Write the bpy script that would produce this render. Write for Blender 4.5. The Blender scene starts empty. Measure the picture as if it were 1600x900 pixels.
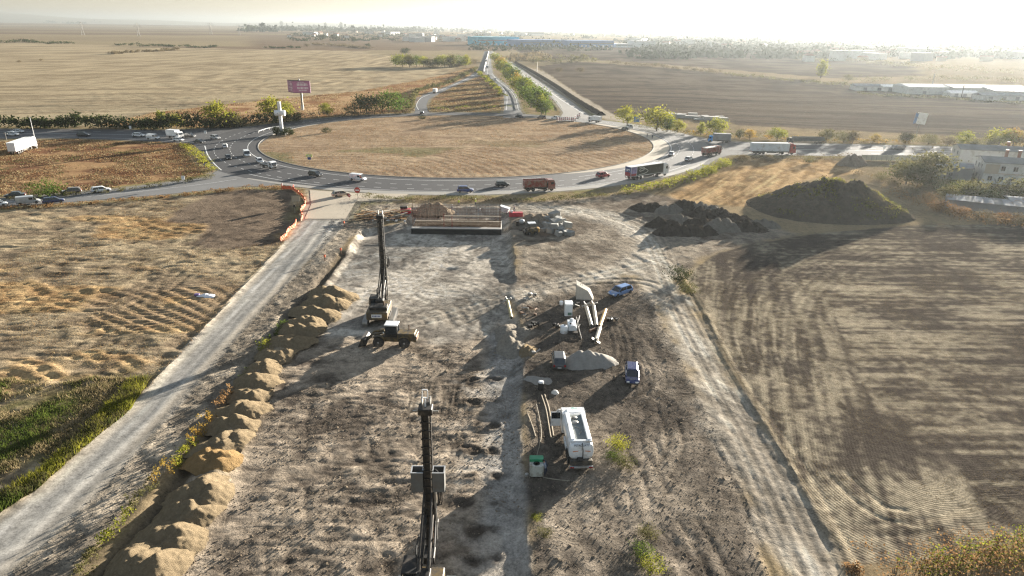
import bpy, bmesh, math, random
import numpy as np
from mathutils import Vector, Matrix

SC = bpy.context.scene
COL = SC.collection
R = math.radians
random.seed(7)
RNG = np.random.default_rng(11)

# ------------------------------------------------------------------ camera
FPX, CAM_H = 1067.0, 42.0
ROLL, PITCH = math.atan(0.0125), math.atan(409 / FPX)
cam_data = bpy.data.cameras.new('camera')
cam_data.sensor_width = 36.0
cam_data.lens = 36.0 * FPX / 1600.0
cam_data.clip_start = 0.5
cam_data.clip_end = 90000.0
cam = bpy.data.objects.new('camera', cam_data)
COL.objects.link(cam)
cam.matrix_world = (Matrix.Translation((0, 0, CAM_H)) @ Matrix.Rotation(math.pi / 2 - PITCH, 4, 'X')
                    @ Matrix.Rotation(ROLL, 4, 'Z'))
SC.camera = cam

# ------------------------------------------------------------------ light
SUN_AZ, SUN_EL = R(37.5), R(8.0)          # azimuth to the right of the view direction (+Y)
world = bpy.data.worlds.new("World")
SC.world = world
world.use_nodes = True
wn = world.node_tree
wn.nodes.clear()
w_out = wn.nodes.new('ShaderNodeOutputWorld')
w_bg = wn.nodes.new('ShaderNodeBackground')
w_sky = wn.nodes.new('ShaderNodeTexSky')
w_sky.sky_type = 'NISHITA'
w_sky.sun_disc = False
w_sky.sun_elevation = SUN_EL
w_sky.sun_rotation = SUN_AZ
w_sky.altitude = 300.0
w_sky.air_density = 1.0
w_sky.dust_density = 1.2
w_sky.ozone_density = 1.0
w_bg.inputs['Strength'].default_value = 0.075
w_hs = wn.nodes.new('ShaderNodeHueSaturation')
w_hs.inputs['Saturation'].default_value = 0.65
wn.links.new(w_sky.outputs[0], w_hs.inputs['Color'])
# soft shoulder over the whole sky so the aureole of the low sun keeps its gradation
w_bw = wn.nodes.new('ShaderNodeRGBToBW')
wn.links.new(w_hs.outputs[0], w_bw.inputs[0])
w_m1 = wn.nodes.new('ShaderNodeMath'); w_m1.operation = 'MULTIPLY_ADD'
w_m1.inputs[1].default_value = 1 / 2.3
w_m1.inputs[2].default_value = 1.0
wn.links.new(w_bw.outputs[0], w_m1.inputs[0])
w_m2 = wn.nodes.new('ShaderNodeMath'); w_m2.operation = 'DIVIDE'
w_m2.inputs[0].default_value = 1.0
wn.links.new(w_m1.outputs[0], w_m2.inputs[1])
w_vs = wn.nodes.new('ShaderNodeVectorMath'); w_vs.operation = 'SCALE'
wn.links.new(w_hs.outputs[0], w_vs.inputs[0])
wn.links.new(w_m2.outputs[0], w_vs.inputs['Scale'])
wn.links.new(w_vs.outputs[0], w_bg.inputs['Color'])
wn.links.new(w_bg.outputs[0], w_out.inputs['Surface'])

sun_data = bpy.data.lights.new('sun', 'SUN')
sun_data.energy = 5.0
sun_data.angle = R(0.6)
sun_data.color = (1.0, 0.92, 0.80)
sun = bpy.data.objects.new('sun', sun_data)
COL.objects.link(sun)
sd = Vector((math.sin(SUN_AZ) * math.cos(SUN_EL), math.cos(SUN_AZ) * math.cos(SUN_EL), math.sin(SUN_EL)))
sun.rotation_euler = sd.to_track_quat('Z', 'Y').to_euler()
sun.location = (200, 260, 120)

SC.view_settings.view_transform = 'Standard'
SC.view_settings.look = 'None'
SC.view_settings.gamma = 1.0
SC.view_settings.exposure = 2.62
SC.render.engine = 'CYCLES'
SC.cycles.use_denoising = True
SC.cycles.denoiser = 'OPENIMAGEDENOISE'
SC.cycles.denoising_prefilter = 'NONE'
SC.cycles.filter_width = 1.3
SC.cycles.use_adaptive_sampling = False
SC.cycles.sample_clamp_indirect = 3.0
SC.render.filter_size = 1.3
SC.cycles.max_bounces = 6
SC.cycles.diffuse_bounces = 2
SC.cycles.glossy_bounces = 2
SC.cycles.volume_bounces = 1
SC.cycles.transparent_max_bounces = 8


# ------------------------------------------------------------------ geometry of the view: photo pixel -> point on the ground
def at(x, y, z=0.0):
    u, v = (x - 800) / FPX, (450 - y) / FPX
    c, s = math.cos(ROLL), math.sin(ROLL)
    u, v = u * c - v * s, u * s + v * c
    cp, sp = math.cos(PITCH), math.sin(PITCH)
    d = (u, cp + v * sp, -sp + v * cp)
    t = (z - CAM_H) / d[2]
    return Vector((d[0] * t, d[1] * t, z))


def P(*pts):
    return np.array([at(*p)[:2] for p in pts])


# ------------------------------------------------------------------ noise, distance fields
_T = np.random.default_rng(3).random((8, 256, 256)).astype(np.float32)


def vnoise(x, y, k=0):
    xi, yi = np.floor(x).astype(np.int64), np.floor(y).astype(np.int64)
    fx, fy = (x - xi), (y - yi)
    fx, fy = fx * fx * (3 - 2 * fx), fy * fy * (3 - 2 * fy)
    T = _T[k & 7]
    x0, x1, y0, y1 = xi & 255, (xi + 1) & 255, yi & 255, (yi + 1) & 255
    return ((T[y0, x0] * (1 - fx) + T[y0, x1] * fx) * (1 - fy) + (T[y1, x0] * (1 - fx) + T[y1, x1] * fx) * fy)


def fbm(x, y, scale, octs=4, k=0, gain=0.5):
    s, a, tot = 0.0, 1.0, 0.0
    f = 1.0 / scale
    for i in range(octs):
        s = s + a * vnoise(x * f + 17.3 * i + 5.1 * k, y * f - 9.7 * i + 3.3 * k, k + i)
        tot += a
        a *= gain
        f *= 2.03
    return s / tot


def sstep(a, b, x):
    t = np.clip((x - a) / (b - a), 0, 1)
    return t * t * (3 - 2 * t)


def seg_dist(X, Y, a, b):
    d = b - a
    L2 = max(float(d @ d), 1e-9)
    t = np.clip(((X - a[0]) * d[0] + (Y - a[1]) * d[1]) / L2, 0, 1)
    return np.hypot(X - a[0] - t * d[0], Y - a[1] - t * d[1])


def poly_sd(X, Y, poly, far=60.0):
    """signed distance (negative inside) to a polygon; points far from it get +far"""
    out = np.full(X.shape, far, dtype=np.float32)
    lo, hi = poly.min(0) - far, poly.max(0) + far
    m = (X > lo[0]) & (X < hi[0]) & (Y > lo[1]) & (Y < hi[1])
    x, y = X[m], Y[m]
    d = np.full(x.shape, 1e9)
    ins = np.zeros(x.shape, bool)
    n = len(poly)
    for i in range(n):
        a, b = poly[i], poly[(i + 1) % n]
        d = np.minimum(d, seg_dist(x, y, a, b))
        cond = (a[1] > y) != (b[1] > y)
        den = (b[1] - a[1]) if abs(b[1] - a[1]) > 1e-9 else 1e-9
        ins ^= cond & (x < (b[0] - a[0]) * (y - a[1]) / den + a[0])
    out[m] = np.minimum(np.where(ins, -d, d), far)
    return out


def line_sd(X, Y, pts, far=60.0):
    out = np.full(X.shape, far, dtype=np.float32)
    lo, hi = pts.min(0) - far, pts.max(0) + far
    m = (X > lo[0]) & (X < hi[0]) & (Y > lo[1]) & (Y < hi[1])
    x, y = X[m], Y[m]
    d = np.full(x.shape, 1e9)
    for i in range(len(pts) - 1):
        d = np.minimum(d, seg_dist(x, y, pts[i], pts[i + 1]))
    out[m] = np.minimum(d, far)
    return out


def spline(pts, step=1.0):
    """Catmull-Rom through the points, resampled"""
    p = [np.array(q, float) for q in pts]
    p = [2 * p[0] - p[1]] + p + [2 * p[-1] - p[-2]]
    out = []
    for i in range(1, len(p) - 2):
        a, b, c, d = p[i - 1], p[i], p[i + 1], p[i + 2]
        n = max(2, int(np.linalg.norm(c - b) / step))
        for k in range(n):
            t = k / n
            out.append(0.5 * (2 * b + (c - a) * t + (2 * a - 5 * b + 4 * c - d) * t * t + (3 * b - a - 3 * c + d) * t ** 3))
    out.append(p[-2])
    return np.array(out)


# ------------------------------------------------------------------ materials
MATS = {}


def _nodes(name):
    m = bpy.data.materials.new(name)
    m.use_nodes = True
    nt = m.node_tree
    return m, nt, nt.nodes['Principled BSDF']


def noise_node(nt, scale, detail=4.0, rough=0.6, coord='Object'):
    tc = nt.nodes.new('ShaderNodeTexCoord')
    n = nt.nodes.new('ShaderNodeTexNoise')
    n.inputs['Scale'].default_value = scale
    n.inputs['Detail'].default_value = detail
    n.inputs['Roughness'].default_value = rough
    nt.links.new(tc.outputs[coord], n.inputs['Vector'])
    return n


def mathn(nt, op, a, b=None, c=None):
    n = nt.nodes.new('ShaderNodeMath')
    n.operation = op
    for i, v in enumerate((a, b, c)):
        if v is None:
            continue
        if isinstance(v, (int, float)):
            n.inputs[i].default_value = v
        else:
            nt.links.new(v, n.inputs[i])
    return n.outputs[0]


def mixc(nt, fac, a, b, mode='MIX'):
    n = nt.nodes.new('ShaderNodeMix')
    n.data_type = 'RGBA'
    n.blend_type = mode
    for sock, v in ((n.inputs[0], fac), (n.inputs[6], a), (n.inputs[7], b)):
        if isinstance(v, (int, float)):
            sock.default_value = v
        elif isinstance(v, tuple):
            sock.default_value = (*v, 1)
        else:
            nt.links.new(v, sock)
    return n.outputs[2]


def ramp01(nt, v, lo, hi):
    n = nt.nodes.new('ShaderNodeMapRange')
    n.inputs[1].default_value = lo
    n.inputs[2].default_value = hi
    nt.links.new(v, n.inputs[0])
    return n.outputs[0]


def mat(name, col, rough=0.6, metal=0.0, var=0.18, scale=1.5, dirt=None, dirt_amt=0.0, bump=0.0, bscale=20.0, spec=0.5, coat=0.0):
    """a plain painted / dusty surface: base colour broken up by noise and a dirt colour"""
    if name in MATS:
        return MATS[name]
    m, nt, b = _nodes(name)
    b.inputs['Roughness'].default_value = rough
    b.inputs['Metallic'].default_value = metal
    b.inputs['Specular IOR Level'].default_value = spec
    if coat:
        b.inputs['Coat Weight'].default_value = coat
    n = noise_node(nt, scale)
    f = ramp01(nt, n.outputs[0], 0.3, 0.7)
    dk = tuple(c * (1 - var) for c in col)
    c = mixc(nt, f, dk, tuple(min(1, x * (1 + var * 0.5)) for x in col))
    if dirt:
        n2 = noise_node(nt, scale * 0.7 + 0.31, 6.0, 0.7)
        f2 = ramp01(nt, n2.outputs[0], 0.62 - dirt_amt * 0.4, 0.8 - dirt_amt * 0.3)
        c = mixc(nt, f2, c, dirt)
    nt.links.new(c, b.inputs['Base Color'])
    if bump:
        n3 = noise_node(nt, bscale, 5.0, 0.65)
        bp = nt.nodes.new('ShaderNodeBump')
        bp.inputs['Distance'].default_value = bump
        nt.links.new(n3.outputs[0], bp.inputs['Height'])
        nt.links.new(bp.outputs[0], b.inputs['Normal'])
    MATS[name] = m
    return m


_ORD = ['first', 'second', 'third', 'fourth', 'fifth', 'sixth', 'seventh', 'eighth', 'ninth', 'tenth', 'eleventh', 'twelfth', 'thirteenth', 'fourteenth', 'fifteenth', 'sixteenth', 'seventeenth', 'eighteenth', 'nineteenth', 'twentieth']


def nth(i):
    return _ORD[i]
# ------------------------------------------------------------------ mesh helpers
class MB:
    """collects shapes; build() links them as one mesh object"""
    def __init__(s):
        s.v, s.f, s.m = [], [], []

    def add(s, verts, faces, mi=0):
        o = len(s.v)
        s.v.extend([tuple(q) for q in verts])
        s.f.extend([tuple(i + o for i in f) for f in faces])
        s.m.extend([mi] * len(faces))
        return s

    def box(s, c, d, rot=None, mi=0, taper=None):
        x, y, z = d[0] / 2, d[1] / 2, d[2] / 2
        tx, ty = taper or (1, 1)
        vs = [(-x, -y, -z), (x, -y, -z), (x, y, -z), (-x, y, -z),
              (-x * tx, -y * ty, z), (x * tx, -y * ty, z), (x * tx, y * ty, z), (-x * tx, y * ty, z)]
        if rot is not None:
            M = rot if isinstance(rot, Matrix) else Matrix.Rotation(rot, 3, 'Z')
            vs = [M @ Vector(q) for q in vs]
        c = Vector(c)
        return s.add([Vector(q) + c for q in vs],
                     [(0, 3, 2, 1), (4, 5, 6, 7), (0, 1, 5, 4), (1, 2, 6, 5), (2, 3, 7, 6), (3, 0, 4, 7)], mi)

    def bevbox(s, c, d, r=0.05, rot=None, mi=0):
        """box with its vertical and horizontal edges chamfered"""
        x, y, z = d[0] / 2, d[1] / 2, d[2] / 2
        r = min(r, x * .45, y * .45, z * .45)
        def ring(px, py, zz):
            return [(-px + r, -py, zz), (px - r, -py, zz), (px, -py + r, zz), (px, py - r, zz),
                    (px - r, py, zz), (-px + r, py, zz), (-px, py - r, zz), (-px, -py + r, zz)]
        def ring2(zz):
            return [(-x + r, -y + r * .6, zz), (x - r, -y + r * .6, zz), (x - r * .6, -y + r, zz), (x - r * .6, y - r, zz),
                    (x - r, y - r * .6, zz), (-x + r, y - r * .6, zz), (-x + r * .6, y - r, zz), (-x + r * .6, -y + r, zz)]
        vs = ring2(-z) + ring(x, y, -z + r * .6) + ring(x, y, z - r * .6) + ring2(z)
        fs = [tuple(range(7, -1, -1)), tuple(range(24, 32))]
        for k in range(3):
            for i in range(8):
                j = (i + 1) % 8
                fs.append((k * 8 + i, k * 8 + j, k * 8 + 8 + j, k * 8 + 8 + i))
        if rot is not None:
            M = rot if isinstance(rot, Matrix) else Matrix.Rotation(rot, 3, 'Z')
            vs = [M @ Vector(q) for q in vs]
        c = Vector(c)
        return s.add([Vector(q) + c for q in vs], fs, mi)

    def prism(s, prof, y0, y1, mi=0, axis='y', taper=0.0):
        """extrude an x-z outline along y (taper pulls the ends in)"""
        n = len(prof)
        a, b = [], []
        for (x, z) in prof:
            if axis == 'y':
                a.append((x, y0, z)); b.append((x, y1, z))
            elif axis == 'x':
                a.append((y0, x, z)); b.append((y1, x, z))
            else:
                a.append((x, z, y0)); b.append((x, z, y1))
        fs = [tuple(range(n)), tuple(range(2 * n - 1, n - 1, -1))]
        for i in range(n):
            j = (i + 1) % n
            fs.append((j, i, n + i, n + j))
        return s.add(a + b, fs, mi)

    def tube(s, pts, r, n=6, mi=0, caps=True, r2=None):
        pts = [Vector(q) for q in pts]
        rings = []
        N = len(pts)
        for i, p in enumerate(pts):
            d = (pts[min(i + 1, N - 1)] - pts[max(i - 1, 0)])
            d = d.normalized() if d.length > 1e-6 else Vector((0, 0, 1))
            u = d.orthogonal().normalized() if abs(d.z) > .95 else Vector((0, 0, 1)).cross(d).normalized()
            w = d.cross(u)
            rr = r if r2 is None else r + (r2 - r) * i / max(1, N - 1)
            rings.append([p + (u * math.cos(2 * math.pi * k / n) + w * math.sin(2 * math.pi * k / n)) * rr for k in range(n)])
        vs = [q for rg in rings for q in rg]
        fs = []
        for i in range(N - 1):
            for k in range(n):
                j = (k + 1) % n
                fs.append((i * n + k, i * n + j, (i + 1) * n + j, (i + 1) * n + k))
        if caps:
            fs.append(tuple(range(n - 1, -1, -1)))
            fs.append(tuple((N - 1) * n + k for k in range(n)))
        return s.add(vs, fs, mi)

    def disc(s, c, r, w, axis='y', n=14, mi=0):
        c = Vector(c)
        off = Vector((0, w / 2, 0)) if axis == 'y' else Vector((w / 2, 0, 0)) if axis == 'x' else Vector((0, 0, w / 2))
        return s.tube([c - off, c + off], r, n, mi)

    def lathe(s, c, prof, n=12, mi=0):
        c = Vector(c)
        vs = []
        for (r, z) in prof:
            for k in range(n):
                a = 2 * math.pi * k / n
                vs.append(c + Vector((r * math.cos(a), r * math.sin(a), z)))
        fs = []
        for i in range(len(prof) - 1):
            for k in range(n):
                j = (k + 1) % n
                fs.append((i * n + k, i * n + j, (i + 1) * n + j, (i + 1) * n + k))
        fs.append(tuple(range(n - 1, -1, -1)))
        fs.append(tuple((len(prof) - 1) * n + k for k in range(n)))
        return s.add(vs, fs, mi)

    def mesh(s, name, mats):
        me = bpy.data.meshes.new(name)
        me.from_pydata(s.v, [], s.f)
        for m in (mats if isinstance(mats, (list, tuple)) else [mats]):
            me.materials.append(m)
        if any(s.m):
            me.polygons.foreach_set('material_index', s.m)
        me.update()
        return me

    def build(s, name, mats, parent=None, smooth=False):
        me = s.mesh(name, mats)
        if smooth:
            me.polygons.foreach_set('use_smooth', [True] * len(me.polygons))
        return link(name, me, parent)


def link(name, me, parent=None):
    o = bpy.data.objects.new(name, me)
    COL.objects.link(o)
    if parent is not None:
        o.parent = parent
    return o


def tag(o, label=None, cat=None, group=None, kind=None):
    if label:
        n = len(label.split())
        if not 4 <= n <= 16:
            print('LABEL LENGTH', n, label)
        o['label'] = label
    if cat:
        o['category'] = cat
    if group:
        o['group'] = group
    if kind:
        o['kind'] = kind
    return o


def thing(name, label, cat, loc=(0, 0, 0), rz=0.0, group=None):
    o = bpy.data.objects.new(name, None)
    o.empty_display_size = 0.3
    COL.objects.link(o)
    o.location = loc
    o.rotation_euler = (0, 0, rz)
    return tag(o, label, cat, group)


KIDS = {}


def copy_thing(root, label=None, loc=None, rz=None, scale=None, group=None, swap=None):
    """a copy of a thing with copies of its parts and sub-parts; swap maps material -> material"""
    def cp(o, par):
        c = o.copy()
        COL.objects.link(c)
        if par is not None:
            c.parent = par
        if swap and c.type == 'MESH' and any(m in swap for m in c.data.materials):
            key = (c.data.name, tuple(swap.get(m, m).name for m in c.data.materials))
            if key not in KIDS:
                d = c.data.copy()
                for i, m in enumerate(d.materials):
                    d.materials[i] = swap.get(m, m)
                KIDS[key] = d
            c.data = KIDS[key]
        for ch in list(o.children):
            if ch is not c:
                cp(ch, c)
        return c
    r = cp(root, None)
    if label:
        r['label'] = label
        if not 4 <= len(label.split()) <= 16:
            print('LABEL LENGTH', label)
    if group:
        r['group'] = group
    if loc is not None:
        r.location = loc
    if rz is not None:
        r.rotation_euler = (0, 0, rz)
    if scale is not None:
        r.scale = scale if hasattr(scale, '__len__') else (scale,) * 3
    return r


def np_mesh(name, verts, faces, mats, midx=None, cols=None, smooth=False):
    """fast mesh from numpy arrays; faces (n,3) or (n,4)"""
    me = bpy.data.meshes.new(name)
    verts = np.ascontiguousarray(verts, dtype=np.float32)
    faces = np.ascontiguousarray(faces, dtype=np.int32)
    k = faces.shape[1]
    me.vertices.add(len(verts))
    me.vertices.foreach_set('co', verts.ravel())
    me.loops.add(faces.size)
    me.loops.foreach_set('vertex_index', faces.ravel())
    me.polygons.add(len(faces))
    me.polygons.foreach_set('loop_start', np.arange(0, faces.size, k, dtype=np.int32))
    try:
        me.polygons.foreach_set('loop_total', np.full(len(faces), k, dtype=np.int32))
    except Exception:
        pass
    if smooth:
        me.polygons.foreach_set('use_smooth', np.ones(len(faces), dtype=bool))
    for m in (mats if isinstance(mats, (list, tuple)) else [mats]):
        me.materials.append(m)
    if midx is not None:
        me.polygons.foreach_set('material_index', np.ascontiguousarray(midx, dtype=np.int32))
    if cols is not None:
        for nm, arr in cols.items():
            if arr.ndim == 2:
                a = me.attributes.new(nm, 'FLOAT_COLOR', 'POINT')
                c4 = np.ones((len(arr), 4), np.float32)
                c4[:, :3] = arr
                a.data.foreach_set('color', c4.ravel())
            else:
                a = me.attributes.new(nm, 'FLOAT', 'POINT')
                a.data.foreach_set('value', np.ascontiguousarray(arr, np.float32))
    me.update(calc_edges=True)
    me.validate()
    return me
# ------------------------------------------------------------------ terrain: one height field, split by land use
def _axis_x():
    a = list(np.arange(0, 42.1, 0.27)) + list(np.arange(42.4, 64, 0.55))
    b = list(np.arange(64, 252, 1.0))
    x, s, c = b[-1], 1.0, []
    while x < 27000:
        s *= 1.07
        x += s
        c.append(x)
    h = np.array(a + b + c)
    return np.concatenate([-h[:0:-1], h])


def _axis_y():
    y, out = 34.0, []
    while y < 27000:
        out.append(y)
        if y < 100:
            y += 0.23
        elif y < 420:
            y += 0.26 * (y / 100) ** 1.75
        else:
            y += max(2.9, (y - 420) * 0.05 + 2.9)
    back, s, yy = [], 0.4, 34.0
    while yy > -400:
        s *= 1.25
        yy -= s
        back.append(yy)
    return np.array(back[::-1] + out)


GX, GY = _axis_x(), _axis_y()
X, Y = np.meshgrid(GX, GY)
X = X.astype(np.float64)
NY, NX = X.shape
print('ground grid', NX, NY, NX * NY)

ISL_C, ISL_R = np.array([-21.5, 275.0]), 76.0


def ring_r(th, k):
    """outer edge of the ring road by angle; k shifts it"""
    s = np.sin(th)
    return 97.0 - 9.5 * sstep(0.1, 0.95, s) + k


# --- land-use outlines, traced on the ground
HAUL = P((-60, 860), (0, 803), (60, 765), (130, 702), (220, 620), (300, 535), (370, 460), (440, 385), (470, 345), (482, 303),
         (547, 303), (545, 340), (525, 368), (480, 410), (420, 470), (356, 540), (288, 620), (212, 708), (150, 775), (70, 850), (0, 905), (-60, 960))
SHOULDER = P((540, 303), (640, 318), (600, 345), (545, 372), (500, 440), (440, 510), (392, 560), (330, 645), (270, 715), (190, 800),
             (100, 900), (40, 980), (-60, 960), (70, 850), (212, 708), (356, 540), (480, 410))
VEG = P((80, 940), (150, 850), (215, 785), (285, 700), (345, 625), (395, 560), (440, 510))
TRENCH = P((110, 960), (190, 868), (250, 790), (312, 700), (358, 630), (405, 562), (450, 497), (500, 440), (535, 395))
PIT = P((130, 960), (205, 868), (262, 790), (322, 700), (366, 630), (412, 562), (458, 497), (508, 440), (540, 395), (562, 358), (606, 353), (632, 346), (640, 324), (794, 325), (803, 400), (806, 440), (803, 470), (817, 520), (815, 600), (815, 700), (824, 800), (830, 910), (834, 980))
WORKS = P((803, 470), (880, 455), (985, 430), (1020, 470), (1050, 530), (1090, 610), (1125, 690), (1160, 760), (1190, 840), (1215, 960),
          (834, 980), (824, 800), (815, 600), (817, 520))
TRACK = P((640, 318), (800, 318), (900, 322), (960, 332), (1010, 348), (1043, 385), (1062, 440), (1088, 490), (1132, 570), (1182, 650), (1232, 730), (1290, 825),
          (1345, 920), (1380, 990), (1240, 990), (1215, 915), (1190, 840), (1160, 760), (1125, 690), (1090, 610), (1050, 530), (1020, 470), (985, 432),
          (940, 442), (880, 457), (800, 478), (700, 500), (640, 490), (780, 456), (850, 440), (930, 420), (975, 405), (985, 378), (955, 352), (900, 338), (800, 330), (640, 330))
RSIDE = P((800, 318), (1000, 300), (1060, 312), (1120, 330), (1250, 365), (1160, 385), (1095, 405), (1062, 440), (1020, 420), (985, 430), (880, 456), (803, 470), (806, 440), (803, 400), (790, 362))
FIELD = P((1068, 440), (1095, 470), (1135, 560), (1205, 680), (1290, 820), (1332, 888), (1400, 880), (1500, 868), (1600, 838), (1760, 790), (2100, 560), (1800, 370), (1590, 350), (1440, 352),
          (1300, 362), (1180, 380), (1120, 395), (1090, 415))
LFIELD = P((-300, 345), (100, 320), (250, 308), (400, 293), (470, 292), (482, 303), (470, 345), (440, 385), (370, 460), (300, 535), (220, 620), (130, 702), (60, 765), (0, 803), (-60, 860), (-300, 900))
LDARK = P((330, 300), (400, 294), (462, 296), (462, 340), (425, 378), (330, 392), (290, 385), (320, 350), (250, 345))
LGREEN = P((-300, 640), (0, 588), (90, 600), (150, 588), (235, 592), (205, 640), (130, 702), (60, 765), (0, 803), (-60, 860), (-300, 900))
WEDGE = P((-300, 228), (-60, 224), (120, 217), (300, 224), (318, 240), (334, 268), (300, 279), (175, 294), (0, 308), (-300, 330))
ORANGE = P((1035, 322), (1075, 290), (1120, 258), (1180, 247), (1300, 250), (1345, 268), (1270, 282), (1215, 300), (1180, 325), (1100, 318))
TRIANGLE = P((756, 117), (786, 140), (789, 173), (700, 176), (668, 175), (668, 166), (683, 148), (712, 134))
DRYSTRIP = P((150, 196), (240, 176), (400, 158), (560, 143), (640, 128), (690, 118), (740, 104), (742, 114), (700, 134), (660, 148), (648, 165), (648, 174), (450, 187), (320, 200))
HARVEST = P((-700, 196), (-700, 78), (0, 66), (300, 75), (560, 80), (720, 103), (690, 118), (640, 128), (560, 143), (400, 158), (240, 176), (150, 196))
DARKF = P((838, 104), (900, 96), (1040, 106), (1290, 128), (1700, 158), (2400, 215), (2300, 262), (1600, 218), (1160, 196), (1100, 184), (990, 184), (950, 176), (905, 150), (860, 118))
DARKF2 = P((800, 74), (960, 76), (1200, 84), (1420, 97), (1440, 118), (1300, 122), (1040, 101), (900, 92), (830, 98))
SANDSTRIP = P((805, 99), (850, 112), (905, 148), (960, 180), (1045, 186), (960, 192), (930, 180), (870, 140), (820, 108))
DUNE = P((1170, 330), (1250, 360), (1440, 345), (1420, 318), (1400, 300), (1340, 268), (1300, 268))

n1 = fbm(X, Y, 9.0, 5, 1)
n2 = fbm(X, Y, 2.2, 4, 2)
n3 = fbm(X, Y, 40.0, 4, 3)
n4 = fbm(X, Y, 0.8, 3, 4)


def mask(poly, soft=0.6, jit=1.2, far=60.0):
    d = poly_sd(X, Y, poly, far)
    return 1 - sstep(-soft, soft, d + (n1 - .5) * jit * 2 + (n2 - .5) * jit)


C = np.zeros((NY, NX, 3), np.float32)
Hh = np.zeros((NY, NX), np.float64)
ROUGH = np.full((NY, NX), 0.5, np.float32)
ROWU = np.zeros((NY, NX), np.float32)
ROWA = np.zeros((NY, NX), np.float32)


def col(c):
    return np.array(c, np.float32)


def mixin(m, c):
    C[:] = C * (1 - m[..., None]) + (c if getattr(c, 'ndim', 1) == 3 else col(c)) * m[..., None]


def two(n, a, b, lo=.35, hi=.65):
    t = sstep(lo, hi, n)[..., None]
    return (col(a) * (1 - t) + col(b) * t).astype(np.float32)


# base: patchwork of far fields, elongated
dist = np.hypot(X, Y)
ang = 0.35
Xr, Yr = X * math.cos(ang) + Y * math.sin(ang), -X * math.sin(ang) + Y * math.cos(ang)
cell = vnoise(np.floor(Xr / 900) * 3.7, np.floor(Yr / 420 + 0.7 * vnoise(np.floor(Xr / 900), X * 0, 5)) * 5.3, 6)
far_c = two(cell, (0.17, 0.125, 0.085), (0.25, 0.20, 0.125), .2, .8)
C[:] = far_c * (0.85 + 0.3 * n3[..., None])
gm = sstep(.55, .7, fbm(X, Y, 700, 3, 5)) * sstep(500, 900, Y) * sstep(-200, 500, X)
mixin(gm * .55, (0.10, 0.12, 0.05))
near = 1 - sstep(420, 520, dist)
mixin(near, two(n1, (0.20, 0.155, 0.095), (0.26, 0.20, 0.12)))

# far arable land
hv = mask(HARVEST, 2, 4, 300)
rowdir = np.array([0.93, 0.37])
across = X * -rowdir[1] + Y * rowdir[0]
along = X * rowdir[0] + Y * rowdir[1]
stk = fbm(along / 60, across / 3.2 + 4 * n3, 1.0, 3, 2)
mixin(hv, two(stk, (0.235, 0.185, 0.12), (0.37, 0.30, 0.195), .3, .7))
rel_hv = hv * (fbm(along / 50, across / 4.0 + 4 * n3, 1.0, 2, 6) - .5) * 1.1
df = np.maximum(mask(DARKF, 2, 3, 300), mask(DARKF2, 3, 3, 300))
rd2 = np.array([0.98, -0.2])
ac2, al2 = X * 0.2 + Y * 0.98, X * 0.98 - Y * 0.2
stk2 = fbm(al2 / 70, ac2 / 4.5 + 3 * n3, 1.0, 3, 1)
mixin(df, two(stk2, (0.075, 0.06, 0.048), (0.135, 0.108, 0.08), .3, .72))
rel_hv = rel_hv + df * (fbm(al2 / 60, ac2 / 3.5 + 3 * n3, 1.0, 2, 6) - .5) * 0.7
mixin(mask(DRYSTRIP, 2, 5, 100), two(n1, (0.22, 0.12, 0.065), (0.40, 0.27, 0.15), .35, .6))
mixin(mask(TRIANGLE, 1, 2, 100), two(n1, (0.22, 0.13, 0.075), (0.24, 0.18, 0.09)))
mixin(mask(SANDSTRIP, 1, 2, 60), (0.36, 0.31, 0.24))
wd = mask(WEDGE, 1, 2, 60)
mixin(wd, two(fbm(X, Y * 1.6, 9, 4, 6), (0.16, 0.085, 0.05), (0.30, 0.19, 0.10), .35, .62))

# island
isl_d = np.hypot(X - ISL_C[0], Y - ISL_C[1])
isl = 1 - sstep(ISL_R - 1.2, ISL_R + .2, isl_d)
rows_i = 0.5 + 0.5 * np.sin(2 * np.pi * (np.hypot(X + 60, Y - 190) / 3.4 + n3 * 2))
strk = fbm(X / 12 + n3 * 2, Y / 2.6, 1, 4, 3)
mixin(isl, two(0.35 * strk + 0.25 * n1 + .15 * rows_i + .25 * n2, (0.215, 0.150, 0.10), (0.36, 0.272, 0.18), .33, .66))
gr = isl * sstep(.56, .68, fbm(X / 1.6, Y, 17, 4, 2)) * (1 - sstep(0, 60, np.abs(Y - 228)))
mixin(gr * .75, (0.13, 0.135, 0.065))

# left dozed stubble field
lf = mask(LFIELD, .8, 1.2)
or_n = fbm(X / 1.7 + 0.3 * Y, Y, 13, 4, 4)
mixin(lf, two(n2 * .5 + n1 * .3 + n4 * .2, (0.17, 0.13, 0.088), (0.34, 0.27, 0.175), .34, .64))
om = lf * sstep(.51, .60, or_n + .12 * (n2 - .5)) * (1 - sstep(0, 18, poly_sd(X, Y, P((-80, 330), (320, 320), (420, 350), (300, 420), (180, 560), (-80, 640)))))
mixin(om * .85, two(n2, (0.34, 0.205, 0.095), (0.44, 0.30, 0.15)))
rut = np.sin(2 * np.pi * ((X * .55 + Y * .83) / 2.1 + 3.2 * fbm(X, Y, 22, 2, 5)))
omr = np.clip(om * 1.3, 0, 1)
mixin(omr * sstep(.35, .9, rut) * .6, (0.14, 0.095, 0.055))
ld = mask(LDARK, 1.2, 2.2)
mixin(ld, two(n2, (0.115, 0.088, 0.066), (0.17, 0.13, 0.095)))
lg = mask(LGREEN, 4.0, 9.0) * sstep(.30, .56, fbm(X, Y, 5, 4, 6))
mixin(lg, two(n1, (0.10, 0.085, 0.04), (0.13, 0.13, 0.05), .4, .65))
arc_c = at(270, 470)[:2]
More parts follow.
